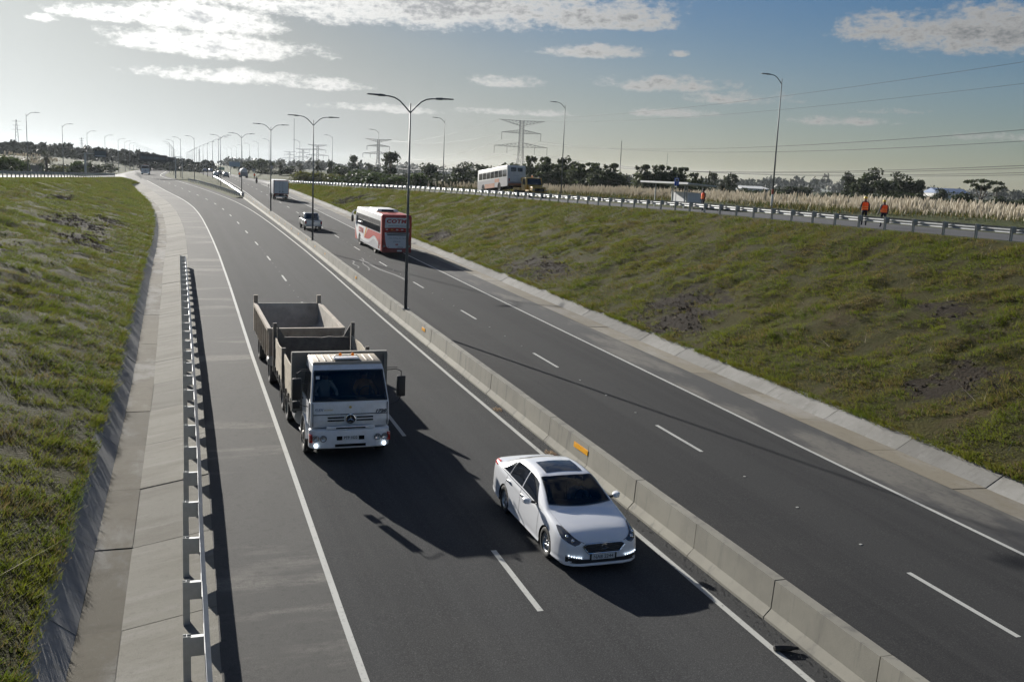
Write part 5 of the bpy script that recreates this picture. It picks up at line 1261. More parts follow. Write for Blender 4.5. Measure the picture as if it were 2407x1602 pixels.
# ------------------------------------------------------------------ coaches
def wheel_arch(r, s, y, rad, xs, mat):
    P = [(y+rad*math.cos(a), .5+rad*math.sin(a)) for a in np.linspace(-.35, math.pi+.35, 17)]
    return MB().prism(P, min(s*(xs-.2), s*(xs+.006)), max(s*(xs-.2), s*(xs+.006)), 'x').build('wheel_arch', mat, r)
def build_coach():
    r = empty('coach'); X = 1.24
    pf = [(6.15,.40),(6.22,1.2),(6.08,2.2),(5.6,3.15),(5.1,3.40),(-5.9,3.40),(-6.12,3.22),(-6.2,2.2),(-6.2,.38)]
    body = MB().prism(pf, -X, X, 'x').build('body', M['bus_white'], r, bevel=.13, seg=4, ang=20)
    # tail: red shell, proud of the body
    tp = [(-5.75,3.425),(-5.93,3.42),(-6.16,3.24),(-6.235,2.2),(-6.235,.36),(-5.55,.36)]
    tail = MB().prism([(-5.6,3.418),(-5.93,3.418),(-6.165,3.235),(-6.23,2.2),(-6.23,.36),(-5.6,.36)], -X-.006, X+.006, 'x').build('tail', M['bus_red'], r, bevel=.13, seg=4, ang=20)
    yb = -6.236
    def panel(poly, mat, name, y=yb, parent=tail, d=.02): return MB().prism(poly, y-d*.5, y+d, 'y').build(name, mat, parent, bevel=.006, seg=1)
    up = panel([(-1.02,2.40),(-1.0,2.34),(-.5,2.37),(0,2.385),(.5,2.37),(1.0,2.34),(1.02,2.40),(.98,3.08),(.9,3.17),(-.9,3.17),(-.98,3.08)], M['bus_white'], 'rear_panel', yb+.005)
    RR = (math.pi/2, 0, 0)
    text_mesh('COTMI', .40, M['ink_red'], up, (0, yb-.012, 2.88), RR, 'lettering', .12, bold=.022, width=1.80, spacing=1.15)
    text_mesh('www.cotmi.com.uy', .17, M['ink_grey'], up, (0, yb-.012, 2.53), RR, 'lettering', bold=.004, width=1.5)
    for x, c in ((-.85,'plate'),(-.42,'ink_gold'),(0,'plate'),(.42,'plate'),(.85,'plate')): MB().box(x-.09,x+.09,yb-.012,yb+.01,2.17,2.25).build('badge', M[c], tail)
    lp = panel([(-1.02,1.98),(-.98,1.45),(-.88,.88),(-.78,.74),(-.6,.70),(.6,.70),(.78,.74),(.88,.88),(.98,1.45),(1.02,1.98)], M['bus_white'], 'engine_cover')
    for k, z in enumerate((1.88, 1.74)): MB().hexa([(-.86+.06*k,yb-.022,z),(.86-.06*k,yb-.022,z),(.86-.06*k,yb-.008,z),(-.86+.06*k,yb-.008,z),(-.88+.06*k,yb-.022,z+.075),(.88-.06*k,yb-.022,z+.075),(.88-.06*k,yb-.008,z+.075),(-.88+.06*k,yb-.008,z+.075)]).build('vent', M['gap'], lp)
    MB().box(-.7,.7,yb-.02,yb-.008,2.0,2.06).build('vent', M['gap'], lp)
    text_mesh('Una Forma de Viajar', .20, M['ink_grey'], lp, (.02, yb-.016, 1.53), RR, 'lettering', .45, width=1.5)
    text_mesh('Diferente', .20, M['ink_grey'], lp, (.0, yb-.016, 1.25), RR, 'lettering', .45, width=.62)
    text_mesh('64', .22, M['ink_red'], lp, (0, yb-.016, 1.0), RR, 'lettering', bold=.008)
    MB().box(.05,.55,yb-.02,yb-.009,.76,.80).build('maker_mark', M['ink'], lp); MB().box(-.74,-.68,yb-.02,yb-.009,.80,.86).build('maker_mark', M['ink'], lp)
    for s in (-1, 1):
        tl = MB().prism([(s*1.07,1.40),(s*1.20,1.40),(s*1.21,.75),(s*.86,.70),(s*.94,.92)], yb-.016, yb+.01, 'y').build('tail_light', M['bus_darkred'], tail)
        MB().lathe([(-.012,.001),(-.012,.085),(.02,.085)], 14, 'y', (s*1.03,yb-.008,.86)).build('lamp', M['lamp_off'], tl)
    bpq = MB().box(-1.22,1.22,-6.30,-6.1,.34,.68).build('bumper', M['bus_darkred'], tail, bevel=.05)
    MB().box(.02,.42,-6.32,-6.30,.44,.56).build('number_plate', M['plate'], bpq)
    MB().box(-.9,-.5,-6.31,-6.295,.55,.58).box(.5,.9,-6.31,-6.295,.55,.58).build('reflector', M['red_lens_lit'], bpq)
    # left and right side
    for s in (-1, 1):
        xs = X+.008
        def sp(poly, mat, name, d=.006, parent=body):
            a, b = sorted((s*(X-.01), s*(X+d))); return MB().prism(poly, a, b, 'x').build(name, mat, parent)
        sp([(5.45,2.62),(5.25,1.86),(-5.45,1.86),(-5.55,2.0),(-5.5,2.86),(5.30,2.86)], M['black'], 'window_band', .010)
        yy = [5.2,3.75,1.95,.15,-1.65,-3.45,-5.42]
        for a, b in zip(yy[:-1], yy[1:]):
            P = [(a-.05,1.92),(b+.05,1.92),(b+.05,2.80),(a-.05,2.80)]
            sp(P, M['glass'], 'side_window', .02)
        # swoosh: silver skirt, red flank, orange slash
        cur = [(t, .95+.40*math.sin((t+4.6)*.52)*(1 if t > -5 else 1)) for t in np.linspace(4.2, -4.9, 30)]
        sp([(-.2,1.80),(-5.62,1.80),(-5.62,.95)]+[(t, max(.62, .78+.55*math.exp(-((t+3.0)/1.7)**2)+.10)) for t in np.linspace(-5.6, 1.6, 26)]+[(.9,1.2)], M['bus_red'], 'red_flank', .007)
        sp([(.15,1.84),(.75,1.84),(1.55,.98),(1.25,.98)], M['bus_orange'], 'orange_slash', .009)
        wv = np.linspace(-5.6, 3.4, 30); f1 = lambda t: .70+.56*math.exp(-((t+3.0)/1.65)**2)+.12*math.exp(-((t-3.2)/1.2)**2)
        sp([(t, f1(t)) for t in wv]+[(t, f1(t)-.09) for t in wv[::-1]], M['bus_white'], 'white_wave', .012)
        sp([(t, f1(t)-.13) for t in wv]+[(3.4,.42),(-5.6,.42)], M['bus_silver'], 'silver_skirt', .008)
        sp([(5.95,.45),(5.95,1.6),(5.2,.75),(4.9,.45)], M['bus_red'], 'red_flank', .007)
        for q in (-.2,): 
            text_mesh('COTMI', .62, M['ink_red'], body, (s*(X+.012), 3.05, 1.42), (math.pi/2, 0, s*math.pi/2), 'lettering', .0, bold=.03, width=2.3)
        for y in (3.75, -3.25):
            wheel_arch(r, s, y, .62, X, M['gap']); wheel(r, s*1.08, y, .5, .3, 'front' if y > 0 else 'rear')
        sp([(-4.75,.55),(-5.35,.55),(-5.35,1.35),(-4.75,1.35)], M['bus_darkred'], 'grille_door', .012)
        mm = MB().tube([(s*1.05,6.0,2.95),(s*1.3,6.3,3.0),(s*1.46,6.35,2.75),(s*1.46,6.3,2.5)], .07, 8).build('mirror_arm', M['bus_white'], r, True)
        MB().box(min(s*1.36,s*1.58), max(s*1.36,s*1.58), 6.22,6.36,1.95,2.55).build('mirror', M['black'], mm, bevel=.04)
    # roof
    MB().hexa([(-.95,1.4,3.40),(.95,1.4,3.40),(.95,-2.4,3.40),(-.95,-2.4,3.40),(-.85,1.1,3.60),(.85,1.1,3.60),(.85,-2.25,3.62),(-.85,-2.25,3.62)]).build('air_conditioner', M['bus_white'], r, bevel=.06)
    MB().hexa([(-.55,-2.44,3.44),(.55,-2.44,3.44),(.55,-2.38,3.44),(-.55,-2.38,3.44),(-.5,-2.31,3.60),(.5,-2.31,3.60),(.5,-2.24,3.60),(-.5,-2.24,3.60)]).build('vent', M['glass'], r)
    MB().box(-.4,.4,3.0,3.8,3.40,3.46).build('roof_hatch', M['glass'], r, bevel=.02); MB().box(-.35,.35,-4.2,-3.7,3.415,3.46).build('roof_hatch', M['bus_red'], r, bevel=.02)
    rr = MB().hexa([(-1.0,-3.0,3.401),(1.0,-3.0,3.401),(1.0,-5.9,3.401),(-1.0,-5.9,3.401),(-1.0,-3.0,3.408),(1.0,-3.0,3.408),(1.0,-5.9,3.408),(-1.0,-5.9,3.408)]).build('roof_paint', M['bus_red'], body)
    MB().hexa([(-1.0,-2.3,3.401),(1.0,-2.3,3.401),(1.0,-2.95,3.401),(-1.0,-2.95,3.401),(-1.0,-2.3,3.407),(1.0,-2.3,3.407),(1.0,-2.95,3.407),(-1.0,-2.95,3.407)]).build('roof_paint', M['bus_orange'], body)
    MB().add([(-1.05,6.19,1.35),(1.05,6.19,1.35),(.95,5.73,3.0),(-.95,5.73,3.0)], [(0,1,2,3)]).build('windscreen', M['glass'], r)
    MB().box(-1.0,1.0,-5.8,5.8,.32,.5).build('underbody', M['gap'], r)
    return r
coach = build_coach()
place(coach, 17.72, 86.35, 1, 'red and white long-distance coach seen from behind, roof air conditioner, beside the nearest lamp post', 'coach', None, .004)

def build_old_bus():
    r = empty('towed_bus'); X = 1.2
    pf = [(5.4,.45),(5.45,1.3),(5.3,2.75),(5.05,2.98),(-5.25,3.0),(-5.45,2.85),(-5.5,1.2),(-5.45,.55)]
    body = MB().prism(pf, -X, X, 'x').build('body', M['bus_cream'], r, bevel=.10, seg=3, ang=20)
    for s in (-1, 1):
        def sp(poly, mat, name, d): a, b = sorted((s*(X-.01), s*(X+d))); return MB().prism(poly, a, b, 'x').build(name, mat, body)
        sp([(5.25,1.55),(-5.4,1.55),(-5.4,.50),(5.25,.50)], M['bus_grey'], 'skirt', .006)
        sp([(2.6,1.05),(-1.0,1.05),(-1.0,.50),(2.6,.50)], M['bus_rust'], 'orange_panel', .010); sp([(-1.0,1.55),(-2.6,1.55),(-2.6,1.1),(-1.0,1.1)], M['bus_rust'], 'orange_panel', .010)
        for i in range(7):
            a = 4.85-i*1.44; sp([(a,1.68),(a-1.28,1.68),(a-1.28,2.5),(a,2.5)], M['glass'], 'side_window', .012)
        for y in (3.2, -2.6): wheel_arch(r, s, y, .58, X, M['gap']); wheel(r, s*1.03, y, .48, .3, 'front')
    yb = -5.5
    b = MB().box(-.75,.75,yb-.02,yb+.05,2.25,2.72).build('rear_window', M['glass'], body); MB().box(-.1,.1,yb-.03,yb+.04,2.2,2.74).build('window_bar', M['bus_cream'], b)
    MB().box(-1.12,1.12,yb-.015,yb+.06,.85,1.0).build('bumper_strip', M['bus_grey'], body); MB().box(-1.1,1.1,yb-.012,yb+.05,.55,.84).build('lower_panel', M['bus_rust'], body)
    text_mesh('Mercedes', .16, M['ink_grey'], body, (.0, yb-.012, 1.75), (math.pi/2,0,0), 'lettering')
    for s in (-1, 1): MB().box(s*1.0-.07,s*1.0+.07,yb-.02,yb+.04,1.05,1.4).build('tail_light', M['red_lens'], body)
    MB().add([(-1.0,5.43,1.5),(1.0,5.43,1.5),(.95,5.33,2.6),(-.95,5.33,2.6)], [(0,1,2,3)]).build('windscreen', M['glass'], r)
    MB().box(-.9,.9,-5.2,5.2,.35,.5).build('underbody', M['gap'], r)
    return r
ob_ = build_old_bus()
ob_.location = (40.1, 121.2, zat(40.1, 121.2)+.42); ob_.rotation_euler = (R_(-4.2), 0, R_(2.6)); tag(ob_, 'old white and grey bus with its tail lifted, being towed on the right service road', 'bus')
def build_tow():
    r = empty('tow_truck'); Y_ = M['yellow']
    c = MB().prism([(.3,.9),(.42,1.5),(.15,2.45),(-1.1,2.5),(-1.15,.9)], -1.05, 1.05, 'x').build('cab', Y_, r, bevel=.06, seg=2)
    MB().add([(-.92,.425,1.62),(.92,.425,1.62),(.85,.19,2.36),(-.85,.19,2.36)], [(0,1,2,3)]).build('windscreen', M['glass'], c)
    for s in (-1, 1):
        MB().add([(s*1.056,.18,1.6),(s*1.056,-.8,1.6),(s*1.056,-.75,2.3),(s*1.056,.0,2.3)], [(0,1,2,3)]).build('side_window', M['glass'], c)
        MB().box(min(s*.95,s*1.2), max(s*.95,s*1.2), .5, 1.7, .85, 1.0).build('fender', Y_, r, bevel=.04)
        MB().lathe([(0,.1),(.03,.1),(.034,.001)], 12, 'y', (s*.8,1.99,1.05)).build('headlight', M['lamp_off'], r)
        for y in (1.1, -2.6): wheel(r, s*.95, y, .5, .32, 'front')
    h = MB().prism([(.4,.8),(.42,1.5),(1.85,1.4),(1.97,1.25),(1.97,.75)], -.85, .85, 'x').build('bonnet', Y_, r, bevel=.06, seg=2)
    MB().box(-.6,.6,1.975,1.99,.85,1.25).build('grille', M['gap'], h)
    MB().box(-1.15,1.15,1.95,2.15,.5,.75).build('bumper', M['black'], r, bevel=.03)
    MB().lathe([(0,.09),(.14,.085),(.18,.03)], 10, 'z', (0,-.4,2.5)).build('beacon', M['amber'], r)
    MB().box(-1.1,1.1,-3.6,-1.2,.9,1.25).build('deck', Y_, r, bevel=.03); MB().box(-.4,.4,-3.4,1.6,.55,.9).build('chassis', M['frame'], r)
    MB().bar((0,-1.5,1.3),(0,-3.9,2.35),.3,.35).build('boom', Y_, r); MB().bar((0,-3.8,2.3),(0,-3.9,.9),.06).build('tow_cable', M['wire'], r)
    MB().box(-.9,-.3,-2.0,-1.3,1.25,2.2).build('winch', M['frame'], r, bevel=.03)
    return r
tw = build_tow(); tw.location = (41.2, 112.3, zat(41.2, 112.3)-.1); tw.rotation_euler = (0, 0, math.pi+R_(3)); tag(tw, 'yellow tow truck with orange beacon lifting the old bus by its tail', 'tow truck')

def build_pickup():
    r = empty('pickup'); P_ = M['pickup']
    b = MB().prism([(2.45,.45),(2.5,.85),(2.3,1.02),(1.25,1.10),(-2.5,1.08),(-2.55,.5)], -.88, .88, 'x').build('body', P_, r, bevel=.07, seg=3)
    MB().box(-.74,.74,-2.42,-.95,1.06,1.10).build('load_bed', M['black'], b)
    c = MB().prism([(1.3,1.05),(.55,1.70),(-.75,1.74),(-1.0,1.05)], 0, 0, 'x', [.84,.70,.70,.84]).build('cabin', P_, r, bevel=.05, seg=2)
    MB().add([(-.70,-.992,1.13),(.70,-.992,1.13),(.60,-.80,1.66),(-.60,-.80,1.66)], [(0,1,2,3)]).build('rear_window', M['glass_blue'], c)
    MB().add([(-.72,1.22,1.16),(.72,1.22,1.16),(.62,.63,1.67),(-.62,.63,1.67)], [(0,1,2,3)]).build('windscreen', M['glass'], c)
    for s in (-1, 1):
        MB().add([(s*.830,1.0,1.14),(s*.830,.16,1.14),(s*.735,.16,1.64),(s*.735,.52,1.64)], [(0,1,2,3)]).build('side_window', M['glass'], c); MB().add([(s*.830,.08,1.14),(s*.830,-.78,1.14),(s*.735,-.62,1.64),(s*.735,.08,1.64)], [(0,1,2,3)]).build('side_window', M['glass'], c)
        MB().box(s*.80-.08,s*.80+.08,-2.58,-2.45,.70,1.0).build('tail_light', M['red_lens'], b); MB().box(min(s*.9,s*1.08), max(s*.9,s*1.08), .85,.98,1.12,1.30).build('door_mirror', M['black'], c, bevel=.02)
        for y in (1.55, -1.55): wheel_arch(b, s, y, .45, .88, M['gap']); wheel(r, s*.78, y, .37, .24, 'alloy')
    MB().box(-.85,.85,-2.72,-2.5,.46,.62).build('bumper', M['galv'], b, bevel=.03); MB().box(-.26,.26,-2.735,-2.72,.50,.60).build('number_plate', M['plate'], b)
    MB().box(-.12,.12,-2.575,-2.55,.92,.97).build('tailgate_handle', M['black'], b)
    MB().tube([(-.62,-.95,1.08),(-.62,-1.0,1.72),(.62,-1.0,1.72),(.62,-.95,1.08)], .035, 8).build('roll_bar', M['ink_blue'], b, True)
    return r
pk = build_pickup(); place(pk, 14.35, 107.5, 1, 'silver double-cab pickup driving away beyond the barrier', 'pickup', None, .004)
def build_box_lorry():
    r = empty('box_lorry'); X = 1.2
    b = MB().box(-X,X,-3.6,2.0,.95,3.15).build('box_body', M['bus_white'], r, bevel=.02)
    fr = MB().box(-X-.01,X+.01,-3.64,-3.58,.93,1.06).box(-X-.01,X+.01,-3.64,-3.58,3.05,3.17).box(-X-.01,-X+.09,-3.64,-3.58,.95,3.15).box(X-.09,X+.01,-3.64,-3.58,.95,3.15).build('door_frame', M['bus_darkred'], b)
    for s in (-1, 1):
        d = MB().box(min(s*.02,s*1.09), max(s*.02,s*1.09), -3.66,-3.60,1.08,3.03).build('rear_door', M['white'], b)
        MB().tube([(s*.25,-3.68,1.1),(s*.25,-3.68,3.0)], .02, 6).build('lock_rod', M['galv'], d); MB().box(s*.25-.1,s*.25+.1,-3.70,-3.68,1.35,1.42).build('latch', M['frame'], d)
        MB().box(min(s*X,s*(X+.015)), max(s*X,s*(X+.015)), -3.6,2.0,.93,1.05).build('side_rail', M['galv'], b)
        MB().box(s*1.0-.12,s*1.0+.12,-3.62,-3.55,.66,.80).build('tail_light', M['red_lens'], r)
        wheel(r, s*.93, -1.9, .42, .45, 'rear'); wheel(r, s*1.0, 3.0, .42, .26, 'front'); MB().box(s*.93-.25,s*.93+.25,-2.55,-2.53,.2,.8).build('mud_flap', M['black'], r)
        MB().tube([(s*1.05,3.7,2.3),(s*1.3,3.8,2.25),(s*1.3,3.8,1.7)], .04, 6).build('mirror', M['black'], r)
    MB().prism([(2.15,.6),(2.15,2.35),(3.5,2.4),(4.0,1.6),(4.05,.6)], -1.05, 1.05, 'x').build('cab', M['bus_white'], r, bevel=.06)
    MB().box(-.9,.9,-3.6,-3.5,.48,.66).build('under_ride_bar', M['galv'], r); MB().box(-.4,.4,-3.4,3.6,.5,.94).build('chassis', M['frame'], r); MB().box(-.25,.25,-3.625,-3.6,.50,.62).build('number_plate', M['plate'], r)
    return r
bl = build_box_lorry(); place(bl, 17.45, 169.5, 1, 'white box lorry with dark red rear door frame driving away', 'lorry', None, .004)
# ------------------------------------------------------------------ distant traffic (copies, own paint)
def recolour(root, mat, old='white_car_paint'):
    for c in root.children_recursive:
        if c.type == 'MESH' and any(m and m.name.startswith(old) for m in c.data.materials):
            c.data = c.data.copy()
            for i, m in enumerate(c.data.materials):
                if m and m.name.startswith(old): c.data.materials[i] = mat
M['blue_car'] = pbr('blue_car', (.05, .10, .22), .3, .2, coat=.6); M['grey_car'] = pbr('grey_car', (.22, .23, .24), .3, .4, coat=.6); M['black_car'] = pbr('black_car', (.02, .02, .022), .3, coat=.6); M['silver_car'] = pbr('silver_car', (.42, .43, .44), .3, .5, coat=.6)
for u, v, hd, mt, lb, sz in [(14.0,318,1,'silver_car','silver-grey hatchback far off in the right carriageway, left of the pair',1.10), (16.9,356,1,'black_car','dark car far off between two lighter cars in the right carriageway',1.12), (16.7,315,1,'grey_car','grey estate car far off in the right carriageway, rightmost of three',1.10),
        (15.5,457,1,'blue_car','small blue car far up the right carriageway',1), (18.3,467,1,'blue_car','small blue car with bright roof glint, far up the right lane',1), (-3.4,547,-1,'white_car','tiny white car far up the left carriageway, oncoming',1.05),
        (-1.2,660,-1,'silver_car','tiny car on the left carriageway near the crest',1.0), (2.2,700,-1,'black_car','tiny dark van at the crest of the left carriageway',1.2), (17.5,640,1,'grey_car','tiny car near the crest of the right carriageway',1.1)]:
    c = copy_tree(saloon)
    if mt != 'white_car': recolour(c, M[mt])
    place(c, u, v, hd, lb, 'car', 'distant cars', .004, 'distant_car'); c.scale = (1, 1, sz)
c = copy_tree(tipper); place(c, -5.9, 307, -1, 'distant oncoming lorry with lit headlamps below the gantry sign', 'lorry', None, .004, 'distant_lorry')
t = thing('tanker_lorry', 'far tanker lorry with pale round tank parked at the right verge', 'lorry', (22.3, 320, zat(22.3, 320)))
MB().lathe([(-2.6,.05),(-2.6,.9),(-2.4,1.0),(1.8,1.0),(2.0,.9),(2.0,.05)], 18, 'y', (0,0,1.95)).build('tank', M['white'], t, True); MB().box(-1.05,1.05,2.2,3.7,.6,2.4).build('cab', M['white'], t, bevel=.06)
MB().box(-1.1,1.1,-2.9,-2.65,.5,1.7).build('rear_board', M['bus_grey'], t); MB().box(-.4,.4,-2.7,3.5,.5,.95).build('chassis', M['frame'], t); MB().box(-.2,.2,-.2,.2,2.9,3.2).build('hatch', M['galv'], t)
for s in (-1, 1):
    for y in (2.9, -1.4): wheel(t, s*.95, y, .48, .34, 'front')

# ------------------------------------------------------------------ people on the scene
person((40.9, 71.5, zat(40.9, 71.5)), R_(100), 'road worker in orange vest standing right of the bus shelter, head bare', 'cloth_dark', False, True, .16, .05)
person((41.4, 52.2, zat(41.4, 52.2)), R_(-28), 'taller of two road workers seen from behind, orange vest and yellow helmet', 'cloth_dark', True)
person((41.55, 50.6, zat(41.55, 50.6)), R_(-10), 'shorter road worker with grey sleeves beside the taller one', 'cloth_grey', True).scale = (1, 1, .92)
M['orange_overall'] = pbr('orange_overall', (.60, .12, .03), .8)
person((21.0, 319, zat(21.0, 319)), .4, 'far worker in orange overalls left of the tanker', 'orange_overall', 'ink', True)
person((24.6, 308, zat(24.6, 308)), -.3, 'far worker in orange overalls right of the tanker', 'orange_overall', 'ink', True)
# motorcyclist
mc = thing('motorcycle', 'dark motorcycle ridden away on the right carriageway', 'motorcycle', (20.0, 244.5, float(zroad(244.5))+.004), (0,0,.03))
for y in (.68, -.62):
    w_ = MB(); w_.lathe([(-.06,.20),(-.06,.29),(0,.32),(.06,.29),(.06,.20),(-.06,.20)], 18, 'x', (0,y,.32)); w_.build('wheel', M['rubber'], mc, True)
MB().bar((0,.6,.8),(0,-.5,.62),.16,.12).bar((0,.68,.32),(0,.5,.95),.08).bar((0,-.62,.32),(0,-.1,.55),.1).build('frame', M['black'], mc)
MB().sphere((0,.18,.82), .2, 10, 6, (.75,1.3,.7)).build('fuel_tank', M['black'], mc, True); MB().box(-.14,.14,-.75,.0,.72,.82).build('seat', M['black'], mc, bevel=.04)
MB().tube([(-.34,.42,1.05),(0,.52,1.0),(.34,.42,1.05)], .02, 6).build('handlebar', M['black'], mc); MB().box(-.1,.1,-.86,-.76,.68,.78).build('tail_light', M['red_lens'], mc)
MB().box(-.12,.12,-.2,.3,.3,.6).build('engine', M['frame'], mc)
person((20.0, 244.15, float(zroad(244.15))+.02), .03, 'rider in dark clothes and helmet on the motorcycle', 'cloth_dark', 'ink', False, sit=True)
